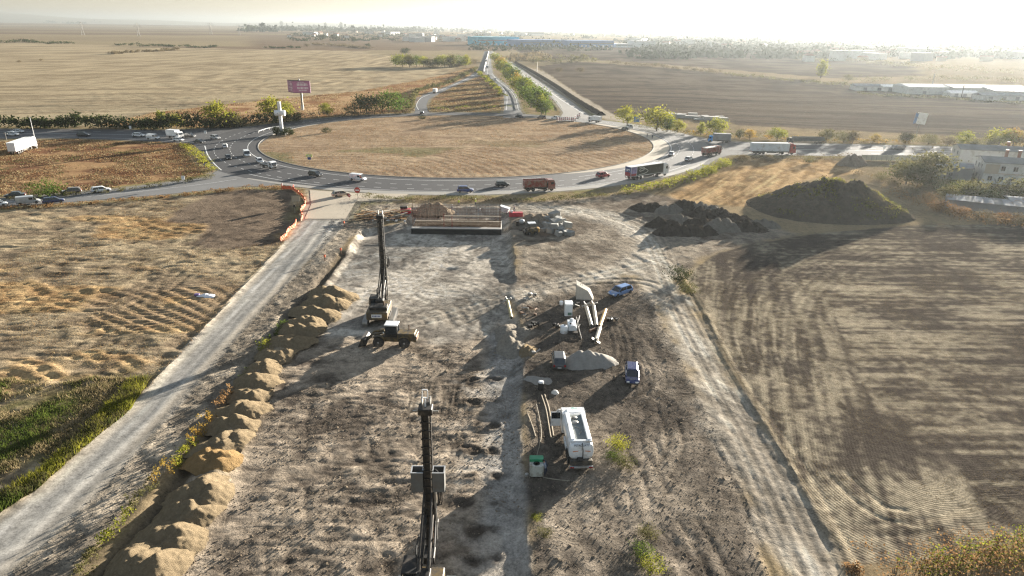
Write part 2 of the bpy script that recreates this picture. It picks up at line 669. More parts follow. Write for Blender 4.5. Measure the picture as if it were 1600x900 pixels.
arcd = np.hypot((X - arc_c[0]) / 1.25, (Y - arc_c[1]) / 1.0)
am = lf * (1 - sstep(8, 13, arcd)) * sstep(1, 3, arcd)
mixin(am * .7, two(0.5 + .5 * np.sin(arcd * 7 + n1 * 4), (0.165, 0.12, 0.08), (0.27, 0.205, 0.135), .2, .8))

# right straw-coloured patch and dark works
og = mask(ORANGE, 1.5, 2.5)
ogs = fbm(X / 2 - Y * .25, Y / 9 + X * .08, 1, 4, 3)
mixin(og, two(ogs, (0.25, 0.165, 0.085), (0.42, 0.29, 0.155), .35, .62))
rs = mask(RSIDE, 1.5, 2.5)
mixin(rs, two(n2 * .5 + n1 * .5, (0.135, 0.108, 0.082), (0.27, 0.225, 0.17), .36, .62))
wk = mask(WORKS, .8, 1.0)
swirl = fbm(X + 3 * n1, Y / 2.4 + 3 * n3, 1.6, 4, 5)
mixin(wk, two(swirl * .4 + n1 * .35 + n3 * .25, (0.085, 0.070, 0.056), (0.25, 0.205, 0.155), .36, .64))
DARKY = P((815, 480), (900, 455), (985, 442), (1005, 520), (985, 620), (950, 690), (900, 770), (832, 780), (822, 600))
mixin(wk * mask(DARKY, 2.0, 3.0) * .75, two(n2 * .5 + n4 * .5, (0.062, 0.051, 0.042), (0.12, 0.098, 0.076), .35, .65))
sh = mask(SHOULDER, .6, 1.0)
mixin(sh, two(n2 * .5 + n1 * .5, (0.17, 0.14, 0.105), (0.37, 0.305, 0.225), .38, .6))
hd = poly_sd(X, Y, HAUL)
ha = mask(HAUL, .5, .5)
axis_h = P((0, 850), (200, 668), (400, 465), (515, 330))
hl = line_sd(X, Y, axis_h)
lane = 0.5 + 0.5 * np.cos(hl * 2 * np.pi / 2.0 + n1 * 3)
mixin(ha, two(lane * .45 + n1 * .35 + n2 * .2, (0.265, 0.25, 0.225), (0.40, 0.375, 0.33), .3, .7))
edge_h = ha * sstep(-2.0, -.6, hd) * .55
mixin(edge_h, (0.30, 0.25, 0.185))

# pit floor
pd = poly_sd(X, Y, PIT)
pt = mask(PIT, .4, .5)
sw2 = fbm(X + 5 * n1, Y * 1.0 + 5 * n3, 2.6, 4, 5)
mud = sstep(-3, 3, 91.5 - Y + 16 * (n1 - .5) + (X + 12) * .18)
upper = two(sw2 * .55 + n1 * .45, (0.20, 0.175, 0.145), (0.44, 0.39, 0.32), .35, .62)
lower = two(n2 * .4 + n1 * .35 + n4 * .25, (0.10, 0.08, 0.062), (0.33, 0.265, 0.195), .34, .62)
mixin(pt, upper * (1 - mud[..., None]) + lower * mud[..., None])
grey_strip = pt * (1 - sstep(2.0, 4.2, line_sd(X, Y, P((795, 520), (800, 620), (803, 760), (812, 920))) + 1.5 * (n1 - .5)))
mixin(grey_strip * .85, two(n2, (0.24, 0.225, 0.205), (0.33, 0.31, 0.28)))
wet = pt * mud * (1 - sstep(0, 4.5, line_sd(X, Y, P((745, 580), (750, 700), (760, 920))))) * sstep(.5, .6, fbm(X, Y, 2.4, 3, 7))
mixin(wet * .9, (0.36, 0.315, 0.26))
tk = mask(TRACK, 1.6, 2.6)
tkn = fbm(X * .9 + Y * .35 + 2 * n1, Y / 5, 1.3, 4, 2)
mixin(tk * .92, two(tkn * .6 + n1 * .4, (0.25, 0.215, 0.17), (0.42, 0.37, 0.30), .35, .62))

# ploughed field: rows follow the tractor: straight runs, a rounded headland, then cross rows further right
fd = mask(FIELD, .5, .8)
core = P((1345, 500), (1442, 742))
cap = line_sd(X, Y, core, 400.0)
a0, a1 = core[0], core[1]
cd = (a1 - a0) / np.linalg.norm(a1 - a0)
al = (X - a0[0]) * cd[0] + (Y - a0[1]) * cd[1]
ac = (X - a0[0]) * -cd[1] + (Y - a0[1]) * cd[0]
rb = P((1300, 480), (1349, 600), (1551, 787))
right_of = (X > np.interp(-Y, -rb[:, 1], rb[:, 0])) & (Y > rb[2][1])
u = np.where(right_of, Y * 0.995 - X * 0.1, cap)
st_a = fbm(al / 16 + n1 * .5, ac / .8 + n1 * .5, 1, 4, 1)
st_b = fbm((X * 0.995) / 14 + n1 * .5, (Y) / .9 + n1 * .5, 1, 4, 2)
big = fbm(X, Y, 12, 3, 6)
fcol = np.where(right_of, st_b, st_a) * .36 + big * .36 + n4 * .28
pl_ = at(1448, 768)
fcol = fcol + .10 * np.exp(-(line_sd(X, Y, P((1090, 430), (1135, 560), (1205, 680), (1290, 820))) / 5.0) ** 2) + .12 * np.exp(-(np.hypot(X - pl_.x, Y - pl_.y) / 5.0) ** 2)
pm_ = at(1340, 660)
fcol = fcol - .05 * np.exp(-(np.hypot(X - pm_.x, (Y - pm_.y) * .6) / 13.0) ** 2) - .08 * np.exp(-(line_sd(X, Y, P((1330, 810), (1420, 840), (1560, 800))) / 2.2) ** 2)
mixin(fd, two(fcol, (0.072, 0.058, 0.046), (0.295, 0.245, 0.168), .44, .68))
ROWU[:] = u
ROWA[:] = fd * (1 - sstep(55, 92, dist))

# heights ------------------------------------------------------------------
bank = 1 - sstep(-1.4, 0.25, pd + (n2 - .5) * .9)
PITD = np.interp(Y, [60, 84, 105, 130], [.5, .65, .95, 1.1])
rp = at(803, 457)
PITD = PITD * (1 - .85 * np.exp(-(np.hypot(X - rp.x, (Y - rp.y) * .9) / 8.0) ** 2))
Hh += -PITD * bank
Hh += -0.75 * np.exp(-(line_sd(X, Y, TRENCH) / 0.8) ** 2)
rough_amp = 0.04 + 0.12 * lf * (1 - am) * (1 - ld * .6) + 0.02 * wk + 0.05 * rs + 0.11 * sh + 0.05 * wd + 0.022 * pt * mud * (1 - grey_strip) + 0.015 * pt
rough_amp *= (1 - .8 * ha) * (1 - .5 * fd)
Hh += rough_amp * ((n2 - .5) * 1.9 + (n4 - .5) * 1.1 + (n1 - .5) * 1.2)
Hh += lf * (fbm(X / 1.8 + 5 * n3 + 2 * n1, Y / 1.1 + 7 * n3 + Y * 0, 1.3, 3, 7) - .5) * .34 * (1 - am) * (1 - ld * .8) * (1 - .7 * lg)
Hh += omr * (1 - ld) * (.07 * np.abs(rut) ** .6 * np.sign(rut) + .05 * (n2 - .5))
Hh += am * np.sin(arcd * 7 + n1 * 4) * .05
Hh += rel_hv * sstep(150, 300, Y)
Hh += isl * (0.07 * (n2 - .5) + .03 * (rows_i - .5) + 0.10 * (n1 - .5))
Hh += og * (ogs - .5) * .6
Hh += wk * (swirl - .5) * .16 + tk * (tkn - .5) * .2
Hh += 0.06 * ha * (lane - .5)
hrow = line_sd(X, Y, P((215, 905), (255, 868), (283, 832), (308, 795), (330, 755), (345, 712), (358, 688), (370, 662), (384, 636), (396, 612), (408, 590), (420, 570), (450, 532), (468, 515), (482, 500), (496, 485), (512, 468), (524, 454)))
hridge = np.exp(-(hrow / 1.5) ** 2)
Hh += .75 * hridge * (.75 + .5 * n1)  # ridge added under the heap row so its shadow on the bank is unbroken
mixin(np.clip(hridge * 1.6, 0, 1), two(n2, (0.16, 0.125, 0.08), (0.24, 0.19, 0.125)))
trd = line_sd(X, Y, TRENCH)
mixin(np.exp(-((trd - .2) / .9) ** 2) * .8, (0.085, 0.068, 0.05))  # dark soil along the ditch: shadow beside the heaps put into the colour
# raised lip along the right field edge and left road berm
rl = line_sd(X, Y, P((1068, 440), (1095, 470), (1135, 560), (1205, 680), (1290, 820), (1332, 888)))
Hh += 0.2 * np.exp(-(rl / .6) ** 2) * (0.2 + 1.4 * n2)
mixin(np.exp(-(rl / .6) ** 2) * .5, (0.20, 0.165, 0.115))
lb = line_sd(X, Y, P((0, 803), (60, 765), (130, 702), (220, 620), (300, 535), (370, 460), (440, 385)))
Hh += 0.22 * np.exp(-(lb / .5) ** 2) * (0.4 + n2)
# rows pushed up by the levelling blade in the lower pit
Hh += pt * mud * (1 - grey_strip) * (fbm(X / 2.5 + n1 * 2, Y / .5, 1, 3, 3) - .5) * .13

# wheel tracks --------------------------------------------------------------
TRK = np.zeros_like(Hh)


def stamp(px, py, depth, w, tint):
    i0, i1 = np.searchsorted(GX, (px - 2.4 * w, px + 2.4 * w))
    j0, j1 = np.searchsorted(GY, (py - 2.4 * w, py + 2.4 * w))
    if i1 <= i0 or j1 <= j0:
        return
    d2 = ((X[j0:j1, i0:i1] - px) ** 2 + (Y[j0:j1, i0:i1] - py) ** 2) / (w * w)
    g = np.exp(-d2)
    s = TRK[j0:j1, i0:i1]
    t = g * tint
    TRK[j0:j1, i0:i1] = np.where(np.abs(t) > np.abs(s), t, s)
    DEP[j0:j1, i0:i1] = np.maximum(DEP[j0:j1, i0:i1], g * depth)


DEP = np.zeros_like(Hh)


def wheel_track(pts, depth=.07, w=.3, tint=.5, gauge=1.0, tread=0.0):
    sp = spline(pts, min(.2, w * .7))
    t = np.gradient(sp, axis=0)
    t /= np.maximum(np.linalg.norm(t, axis=1), 1e-6)[:, None]
    for s in (-gauge, gauge):
        for k, ((x, y), d) in enumerate(zip(sp, t)):
            q = 1.0 if not tread else (1.0 if (k // 2) % 2 else 1 - tread)
            stamp(x - d[1] * s, y + d[0] * s, depth * q, w, tint * q)


def wt(*px, **k):
    wheel_track([at(*p)[:2] for p in px], **k)


for q in range(40):       # the turning circles on the pit floor
    x0, y0 = RNG.uniform(600, 760), RNG.uniform(375, 500)
    a = RNG.uniform(-.6, .6)
    c0 = np.array(at(x0, y0)[:2])
    L, bend = RNG.uniform(6, 16), RNG.uniform(-.1, .1)
    pts = [c0 + np.array([math.cos(a + bend * s), math.sin(a + bend * s) * 1.2]) * s for s in np.linspace(-L, L, 6)]
    wheel_track(pts, .045, .2, RNG.choice([-.5, -.4, .45]), .9, .4)
wt((640, 500), (760, 470), (860, 445), (960, 425), (1050, 400), depth=.1, w=.4, tint=.4)
wt((660, 520), (780, 468), (870, 446), (1000, 440), (1070, 470), depth=.1, w=.4, tint=-.35)
for k in range(5):
    o = k * 9
    wt((820 + o, 326), (930 + o, 335), (1000 + o * .6, 360), (1030 + o * .5, 410), (1060 + o, 490), (1120 + o, 600), (1180 + o * 1.6, 720), (1240 + o * 2, 860), (1265 + o * 2, 920),
       depth=.08, w=.3, tint=(.35, -.4, .3, -.3, .35)[k])
wt((1122, 690), (1160, 765), (1188, 830), (1225, 915), depth=.1, w=.4, tint=-.3, gauge=.5)
for k in range(14):
    x0, y0 = RNG.uniform(1090, 1230), RNG.uniform(255, 275)
    wt((x0, y0), (x0 - 30, y0 + 22), (x0 - 75, y0 + 48), depth=.12, w=.5, tint=RNG.choice([-.5, .4]), gauge=.9)
for k in range(16):
    x0, y0 = RNG.uniform(940, 1090), RNG.uniform(500, 860)
    a, b = RNG.uniform(-50, 50), RNG.uniform(40, 110)
    wt((x0, y0), (x0 + a * .3 + 12, y0 + b * .5), (x0 + a, y0 + b), depth=.09, w=.26, tint=RNG.choice([-.45, .35]), gauge=.85)
for k in range(7):
    o = k * 14
    wt((-40, 860 - o), (120, 730 - o * .85), (300, 565 - o * .55), (450, 400 - o * .3), (515 - o * .3, 318), depth=.035, w=.35, tint=(.3, -.25)[k % 2], gauge=.4)
wt((150, 880), (240, 770), (330, 655), (395, 565), (470, 470), depth=.12, w=.35, tint=.4)
for k in range(60):
    y0 = RNG.uniform(330, 570)
    a = RNG.uniform(30, 110)
    x0 = RNG.uniform(-30, np.interp(y0, (330, 385, 460, 535, 620), (440, 400, 330, 262, 190)) - a - 15)
    wt((x0, y0), (x0 + a * .6, y0 - RNG.uniform(0, 25)), (x0 + a, y0 - RNG.uniform(20, 50)), depth=.12, w=.3, tint=RNG.choice([-.6, -.5, .4]), gauge=1.0, tread=.4)
for k in range(12):
    x0, y0 = RNG.uniform(330, 700), RNG.uniform(640, 880)
    a = RNG.uniform(-.25, .25) + (0 if k % 3 else 1.4)
    L = RNG.uniform(40, 120)
    wt((x0, y0), (x0 + L * .5 * math.cos(a), y0 + L * .5 * math.sin(a) * .8 + 6), (x0 + L * math.cos(a), y0 + L * math.sin(a) * .8), depth=.07, w=.26, tint=-.45, gauge=.9)
for k in range(15):
    o = k * 9.5
    wt((1330 + o * .6, 366 + o * .16), (1215 + o * .9, 392 + o * .3), (1150 + o * 1.05, 440 + o * .25), (1128 + o * 1.1, 500 + o * .3), (1150 + o * 1.05, 575 + o * .3),
       depth=.05, w=.24, tint=(-.38, .34, -.28)[k % 3], gauge=.75)
for k in range(8):
    o = k * 16
    wt((1360 + o, 830 - o * .1), (1450 + o, 822 - o * .25), (1530 + o * .8, 790 - o * .45), (1575 + o * .5, 745 - o * .6), depth=.05, w=.24, tint=(.35, -.35)[k % 2], gauge=.8)
for k in range(30):       # crawler prints over the lower pit
    y0 = RNG.uniform(590, 880)
    x0 = RNG.uniform(np.interp(y0, (590, 880), (440, 330)), 720)
    a = RNG.choice([0, .2, -.25, 1.35, 1.6, 1.5]) + RNG.uniform(-.15, .15)
    L = RNG.uniform(50, 150)
    bx = RNG.uniform(-14, 14)
    wt((x0, y0), (x0 + L * .5 * math.cos(a) + bx, y0 + L * .5 * math.sin(a) * .8), (x0 + L * math.cos(a), y0 + L * math.sin(a) * .8), depth=.06, w=.22, tint=RNG.choice([-.55, -.4, .45]), gauge=1.1, tread=.7)
for k in range(13):       # ruts dragged across the dark bored strip
    x0, y0 = RNG.uniform(640, 735), RNG.uniform(580, 690)
    wt((x0, y0), (x0 + RNG.uniform(-6, 6), y0 + 22), (x0 + RNG.uniform(-12, 12), y0 + RNG.uniform(35, 60)), depth=.08, w=.2, tint=RNG.choice([-.7, -.6, .5]), gauge=.3)
wt((1310, 742), (1345, 775), (1380, 800), (1420, 808), depth=.1, w=.3, tint=.5)

Hh -= DEP
t3 = TRK[..., None]
C[:] = np.where(t3 > 0, C * (1 - t3) + np.minimum(C * 1.45, .45) * t3, C * (1 + t3 * .75))

# bored column holes, grid of them in the lower right of the pit
holes = []
for r_ in range(9):
    for c_ in range(2):
        holes.append(at(741 + c_ * 36 - r_ * 0.5 + RNG.uniform(-4, 4), 585 + r_ * 36 + r_ * r_ * 0.6 + RNG.uniform(-3, 3))[:2])
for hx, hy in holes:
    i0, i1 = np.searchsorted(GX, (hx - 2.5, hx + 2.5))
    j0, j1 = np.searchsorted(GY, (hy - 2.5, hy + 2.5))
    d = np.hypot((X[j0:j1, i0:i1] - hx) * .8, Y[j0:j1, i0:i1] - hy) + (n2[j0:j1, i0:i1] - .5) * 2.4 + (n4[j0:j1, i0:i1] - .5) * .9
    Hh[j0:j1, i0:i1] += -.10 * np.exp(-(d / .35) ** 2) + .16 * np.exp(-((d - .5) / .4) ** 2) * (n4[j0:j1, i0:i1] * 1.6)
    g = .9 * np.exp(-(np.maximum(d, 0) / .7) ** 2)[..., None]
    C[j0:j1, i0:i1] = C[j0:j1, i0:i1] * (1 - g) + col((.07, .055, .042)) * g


site = np.clip(pt + wk + tk + rs + sh + ha + fd, 0, 1)[..., None]
lum = C.mean(2, keepdims=True)
C[:] = C * (1 - .13 * site) + lum * col((1.02, 1.0, .96)) * (.13 * site)

# flatten under the paved roads (outlines defined here, the road sheets follow)
def band(pl, w0, w1=None):
    """left/right edges of a strip along pixel centre points with half widths in metres"""
    pts = spline([at(*p)[:2] for p in pl], 2.0)
    t = np.gradient(pts, axis=0)
    t /= np.linalg.norm(t, axis=1)[:, None]
    n = np.stack([-t[:, 1], t[:, 0]], 1)
    w = np.linspace(w0, w1 if w1 is not None else w0, len(pts))[:, None]
    return pts, n, w


ROADS = {}
ROADS['left_avenue'] = P((-900, 236), (-300, 220), (0, 216.5), (120, 216), (250, 221), (300, 225), (318, 238), (352, 262), (420, 215), (400, 197), (340, 200), (250, 203), (120, 202), (0, 201), (-300, 203), (-900, 212))
ROADS['left_lower'] = P((-500, 340), (-200, 331), (0, 322.5), (100, 316.5), (250, 304.5), (380, 291), (430, 291), (420, 262), (345, 262), (325, 277), (175, 296), (0, 310), (-200, 318), (-500, 325))
ROADS['exit_far'] = P((648, 181), (648, 173), (645, 163), (651, 153), (670, 145), (700, 135), (732, 120.5), (747, 109), (753, 96), (757, 80), (763, 80), (758, 97), (756, 111), (748, 118), (713, 133), (684, 147), (670, 155), (666, 165), (670, 175), (676, 181))
ROADS['entry_far'] = P((786, 184), (787, 172), (788, 151), (782, 137), (770, 125), (757, 114), (759, 97), (764, 80), (769, 80), (767, 97), (770, 115), (780, 125), (798, 139), (808, 152), (813, 172), (822, 184))
ROADS['new_road'] = P((872, 188), (880, 176), (864, 155), (840, 134), (814, 118), (791, 101), (784, 94), (779, 90), (766, 80), (770, 80), (784, 89), (797, 95), (806, 101), (832, 120), (866, 141), (892, 158), (921, 181), (950, 193))
ROADS['right_avenue'] = P((1050, 206), (1090, 214), (1130, 221), (1200, 222.5), (1300, 224.5), (1450, 228), (1600, 232), (2000, 243), (2600, 262), (2600, 290), (2000, 262), (1600, 246.5), (1450, 245), (1300, 243.5), (1200, 242), (1140, 242), (1118, 250), (1090, 268), (1040, 262))
ROADS['apron'] = P((484, 297), (560, 302), (640, 303), (620, 312), (556, 315), (540, 342), (476, 342), (486, 320))
th_ = np.arctan2(Y - ISL_C[1], X - ISL_C[0])
ring_out = ring_r(th_, 0)
rmin = np.minimum.reduce([poly_sd(X, Y, p, 40) for p in ROADS.values()])
rmin = np.minimum(rmin, np.where(isl_d < 140, np.maximum(isl_d - ring_out, ISL_R - isl_d), 99))
fl = sstep(-.5, 3.0, rmin)
Hh *= np.where(rmin < 3, fl, 1)
Hh = np.where(rmin < 0.6, -0.03, Hh)
# verges: yellow-green weeds and pale grit beside the kerbs
vg = (1 - sstep(1.0, 5.5, rmin + 5 * (n1 - .5))) * (rmin > 0) * (1 - ha) * (Y < 420) * (isl_d > ISL_R + 3)
mixin(vg * .7, two(n2, (0.16, 0.12, 0.06), (0.20, 0.19, 0.075), .4, .62))
mixin(((rmin < 1.6) & (rmin > -1) & (isl_d > ISL_R + 3)) * .6, (0.24, 0.215, 0.18))
# far swell of the land
Hh += sstep(1500, 9000, dist) * (fbm(X, Y, 2600, 3, 2) - .45) * 26

ROUGH[:] = np.clip(0.35 + 0.5 * lf + .5 * wk + .5 * pt * mud + .4 * sh + .4 * fd + .3 * rs + .3 * wd - .25 * ha - .16 * pt * (1 - mud), 0.1, 1)


def gz(x, y):
    i = int(np.clip(np.searchsorted(GX, x) - 1, 0, NX - 2))
    j = int(np.clip(np.searchsorted(GY, y) - 1, 0, NY - 2))
    fx = min(1, max(0, (x - GX[i]) / (GX[i + 1] - GX[i])))
    fy = min(1, max(0, (y - GY[j]) / (GY[j + 1] - GY[j])))
    return float((Hh[j, i] * (1 - fx) + Hh[j, i + 1] * fx) * (1 - fy) + (Hh[j + 1, i] * (1 - fx) + Hh[j + 1, i + 1] * fx) * fy)


def gzv(x, y):
    i = np.clip(np.searchsorted(GX, x) - 1, 0, NX - 2)
    j = np.clip(np.searchsorted(GY, y) - 1, 0, NY - 2)
    fx = np.clip((x - GX[i]) / (GX[i + 1] - GX[i]), 0, 1)
    fy = np.clip((y - GY[j]) / (GY[j + 1] - GY[j]), 0, 1)
    return (Hh[j, i] * (1 - fx) + Hh[j, i + 1] * fx) * (1 - fy) + (Hh[j + 1, i] * (1 - fx) + Hh[j + 1, i + 1] * fx) * fy


def on(x, y, dz=0.0):
    """the point of the terrain seen at photo pixel (x, y)"""
    p = at(x, y)
    for _ in range(4):
        p = at(x, y, gz(p.x, p.y))
    return Vector((p.x, p.y, p.z + dz))


def soil_material():
    m, nt, b = _nodes('soil')
    b.inputs['Roughness'].default_value = 0.92
    b.inputs['Specular IOR Level'].default_value = 0.0
    at_c = nt.nodes.new('ShaderNodeAttribute'); at_c.attribute_name = 'soil'
    at_r = nt.nodes.new('ShaderNodeAttribute'); at_r.attribute_name = 'rough'
    at_u = nt.nodes.new('ShaderNodeAttribute'); at_u.attribute_name = 'rowu'
    at_a = nt.nodes.new('ShaderNodeAttribute'); at_a.attribute_name = 'rowa'
    at_s = nt.nodes.new('ShaderNodeAttribute'); at_s.attribute_name = 'streak'
    na = noise_node(nt, 0.9, 10.0, 0.68)
    nb = noise_node(nt, 5.5, 6.0, 0.7)
    nc = noise_node(nt, 0.16, 5.0, 0.6)
    nd = noise_node(nt, 2.3, 8.0, 0.75)
    f = mathn(nt, 'ADD', mathn(nt, 'MULTIPLY', na.outputs[0], 0.9), mathn(nt, 'MULTIPLY', nb.outputs[0], 1.0))
    f = mathn(nt, 'ADD', f, mathn(nt, 'MULTIPLY', nd.outputs[0], 0.9))
    f = mathn(nt, 'ADD', f, mathn(nt, 'MULTIPLY', nc.outputs[0], 0.4))
    f = ramp01(nt, f, 1.25, 1.95)
    mul = mathn(nt, 'ADD', mathn(nt, 'MULTIPLY', f, 1.05), 0.45)
    ns = noise_node(nt, 0.28, 7.0, 0.62)
    ns.inputs['Distortion'].default_value = 3.2
    stv = mathn(nt, 'MULTIPLY', mathn(nt, 'SUBTRACT', ramp01(nt, ns.outputs[0], .36, .64), .5), at_s.outputs['Fac'])
    mul = mathn(nt, 'ADD', mul, mathn(nt, 'MULTIPLY', stv, 0.55))
    row = mathn(nt, 'SINE', mathn(nt, 'MULTIPLY', at_u.outputs['Fac'], 2 * math.pi / 0.33))
    rowm = mathn(nt, 'MULTIPLY', mathn(nt, 'MULTIPLY', row, at_a.outputs['Fac']), 0.09)
    mul = mathn(nt, 'ADD', mul, rowm)
    cmb = nt.nodes.new('ShaderNodeCombineXYZ')
    for i in range(3):
        nt.links.new(mul, cmb.inputs[i])
    c = mixc(nt, 1.0, at_c.outputs['Color'], cmb.outputs[0], 'MULTIPLY')
    nt.links.new(c, b.inputs['Base Color'])
    hgt = mathn(nt, 'ADD', mathn(nt, 'MULTIPLY', nd.outputs[0], 0.15), mathn(nt, 'MULTIPLY', nb.outputs[0], 0.07))
    hgt = mathn(nt, 'ADD', hgt, mathn(nt, 'MULTIPLY', stv, 0.10))
    hgt = mathn(nt, 'MULTIPLY', hgt, at_r.outputs['Fac'])
    hgt = mathn(nt, 'ADD', hgt, mathn(nt, 'MULTIPLY', mathn(nt, 'MULTIPLY', row, at_a.outputs['Fac']), 0.013))
    bp = nt.nodes.new('ShaderNodeBump')
    bp.inputs['Distance'].default_value = 1.0
    bp.inputs['Strength'].default_value = 0.8
    nt.links.new(hgt, bp.inputs['Height'])
    nt.links.new(bp.outputs[0], b.inputs['Normal'])
    return m


M_SOIL = soil_material()
_fc = lambda a: (a[:-1, :-1] + a[1:, :-1] + a[:-1, 1:] + a[1:, 1:]) / 4
land = np.zeros((NY - 1, NX - 1), np.int32)
for k, mk in enumerate((hv, df, wd, lf, fd, og, sh, ha, wk, tk, pt, isl), 1):
    land[_fc(mk) > .5] = k
NAMES = ['ground', 'harvested_field', 'dark_field', 'weedy_verge', 'stubble_field', 'ploughed_field', 'straw_field', 'road_shoulder',
         'haul_road', 'work_yard', 'dirt_track', 'excavation_floor', 'roundabout_island']
idx = np.arange(NY * NX).reshape(NY, NX)
quads = np.stack([idx[:-1, :-1], idx[:-1, 1:], idx[1:, 1:], idx[1:, :-1]], -1).reshape(-1, 4)
VV = np.stack([X, Y, Hh], -1).reshape(-1, 3)
STREAK = np.clip(pt * (1 - mud * .4) + tk * .8 + wk * .8 + rs * .8 + sh * .7 + lf * .5 + isl * .3 + og * .5, 0, 1).astype(np.float32)
CC, RR, UU, AA, SS = C.reshape(-1, 3), ROUGH.ravel(), ROWU.ravel(), ROWA.ravel(), STREAK.ravel()
for k, nm in enumerate(NAMES):
    q = quads[land.ravel() == k]
    if not len(q):
        continue
    used, inv = np.unique(q, return_inverse=True)
    me = np_mesh(nm, VV[used], inv.reshape(-1, 4), M_SOIL, cols={'soil': CC[used], 'rough': RR[used], 'rowu': UU[used], 'rowa': AA[used], 'streak': SS[used]}, smooth=True)
    tag(link(nm, me), kind='structure')
# ------------------------------------------------------------------ paved roads
def asphalt(name, a, b, rough=0.7, spec=0.35, patch=0.3):
    m, nt, bs = _nodes(name)
    bs.inputs['Roughness'].default_value = rough
    bs.inputs['Specular IOR Level'].default_value = spec
    n = noise_node(nt, 0.05, 6.0, 0.65)
    n2 = noise_node(nt, 1.7, 6.0, 0.7)
    f = mathn(nt, 'ADD', mathn(nt, 'MULTIPLY', ramp01(nt, n.outputs[0], .35, .65), 1 - patch), mathn(nt, 'MULTIPLY', ramp01(nt, n2.outputs[0], .3, .7), patch))
    nt.links.new(mixc(nt, f, a, b), bs.inputs['Base Color'])
    bp = nt.nodes.new('ShaderNodeBump')
    bp.inputs['Distance'].default_value = 0.02
    nt.links.new(n2.outputs[0], bp.inputs['Height'])
    nt.links.new(bp.outputs[0], bs.inputs['Normal'])
    return m


A_DARK = asphalt('asphalt_dark', (0.055, 0.054, 0.056), (0.095, 0.093, 0.094))
A_GREY = asphalt('asphalt_worn', (0.15, 0.148, 0.146), (0.23, 0.226, 0.22), .9, .08)
A_MID = asphalt('asphalt_mid', (0.10, 0.098, 0.096), (0.15, 0.147, 0.142))
A_NEW = asphalt('road_base_gravel', (0.20, 0.185, 0.165), (0.28, 0.26, 0.23))
CONC = asphalt('concrete_apron', (0.36, 0.31, 0.24), (0.46, 0.40, 0.31), .85, .2)
PAINT = asphalt('road_paint', (0.55, 0.55, 0.53), (0.80, 0.80, 0.78), .6, .3, .7)


def sheet(name, poly, z, m):
    bm = bmesh.new()
    vs = [bm.verts.new((p[0], p[1], z)) for p in poly]
    f = bm.faces.new(vs)
    f.normal_update()
    if f.normal.z < 0:
        f.normal_flip()
    bmesh.ops.triangulate(bm, faces=[f], ngon_method='EAR_CLIP')
    me = bpy.data.meshes.new(name)
    bm.to_mesh(me)
    bm.free()
    for pl in me.polygons:
        pass
    me.materials.append(m)
    return tag(link(name, me), kind='structure')


def ring_strip(mb, r0, r1, a0, a1, z, n=160, mi=0, fn=None):
    vs, fs = [], []
    for i in range(n + 1):
        a = a0 + (a1 - a0) * i / n
        e0, e1 = (r0, r1) if fn is None else fn(a)
        for r in (e0, e1):
            vs.append((ISL_C[0] + r * math.cos(a), ISL_C[1] + r * math.sin(a), z))
    for i in range(n):
        fs.append((2 * i, 2 * i + 1, 2 * i + 3, 2 * i + 2))
    mb.add(vs, fs, mi)


def road_strip(pts, n, w, z, o0, o1, mb):
    """strip between two offsets along a resampled line"""
    a, b = pts + n * o0, pts + n * o1
    vs = [(q[0], q[1], z) for pr in zip(a, b) for q in pr]
    mb.add(vs, [(2 * i, 2 * i + 1, 2 * i + 3, 2 * i + 2) for i in range(len(pts) - 1)])


sheet('left_avenue', ROADS['left_avenue'], 0.010, A_DARK)
sheet('lower_avenue', ROADS['left_lower'], 0.014, A_GREY)
sheet('exit_road', ROADS['exit_far'], 0.012, A_DARK)
sheet('entry_road', ROADS['entry_far'], 0.016, A_MID)
sheet('new_road', ROADS['new_road'], 0.018, A_NEW)
sheet('right_avenue', ROADS['right_avenue'], 0.011, asphalt('asphalt_pale', (0.105, 0.103, 0.10), (0.16, 0.157, 0.15), .95, .05))
rb_ = MB()
ring_strip(rb_, 0, 0, 0, 2 * math.pi, 0.024, 240, fn=lambda a: (ISL_R - .3, float(ring_r(a, 0))))
rm = bpy.data.materials.new('tmp') if False else None
# ring asphalt: dark grey; sun glare on the east half put into the colour
m_ring, nt, bs = _nodes('ring_asphalt')
bs.inputs['Roughness'].default_value = 0.78
bs.inputs['Specular IOR Level'].default_value = 0.2
tc = nt.nodes.new('ShaderNodeTexCoord')
sx = nt.nodes.new('ShaderNodeSeparateXYZ')
nt.links.new(tc.outputs['Object'], sx.inputs[0])
na_ = noise_node(nt, 0.03, 5.0)
nb_ = noise_node(nt, 1.3, 6.0, 0.7)
ff = ramp01(nt, mathn(nt, 'ADD', sx.outputs['X'], mathn(nt, 'MULTIPLY', na_.outputs[0], 40.0)), 10.0, 60.0)
base = mixc(nt, ff, (0.06, 0.059, 0.061), (0.165, 0.16, 0.152))
f2 = ramp01(nt, nb_.outputs[0], .25, .75)
cc = mixc(nt, 1.0, base, mixc(nt, f2, (0.78, 0.78, 0.78), (1.2, 1.2, 1.2)), 'MULTIPLY')
nt.links.new(cc, bs.inputs['Base Color'])
tag(rb_.build('ring_road', m_ring), kind='structure')
sheet('site_apron', ROADS['apron'], 0.030, CONC)
ap = MB()
ring_strip(ap, 0, 0, R(-62), R(48), 0.030, 80, fn=lambda a: (ISL_R - .2, ISL_R + 0.2 + 5.4 * max(0, math.sin((a - R(-62)) / R(110) * math.pi)) ** .6))
tag(ap.build('roundabout_apron', CONC), kind='structure')
sh_ = MB()
ring_strip(sh_, 0, 0, R(-125), R(-28), 0.028, 90, fn=lambda a: (float(ring_r(a, -3.4 * max(0.02, math.sin((a - R(-125)) / R(97) * math.pi)) ** .5)), float(ring_r(a, 0.25))))
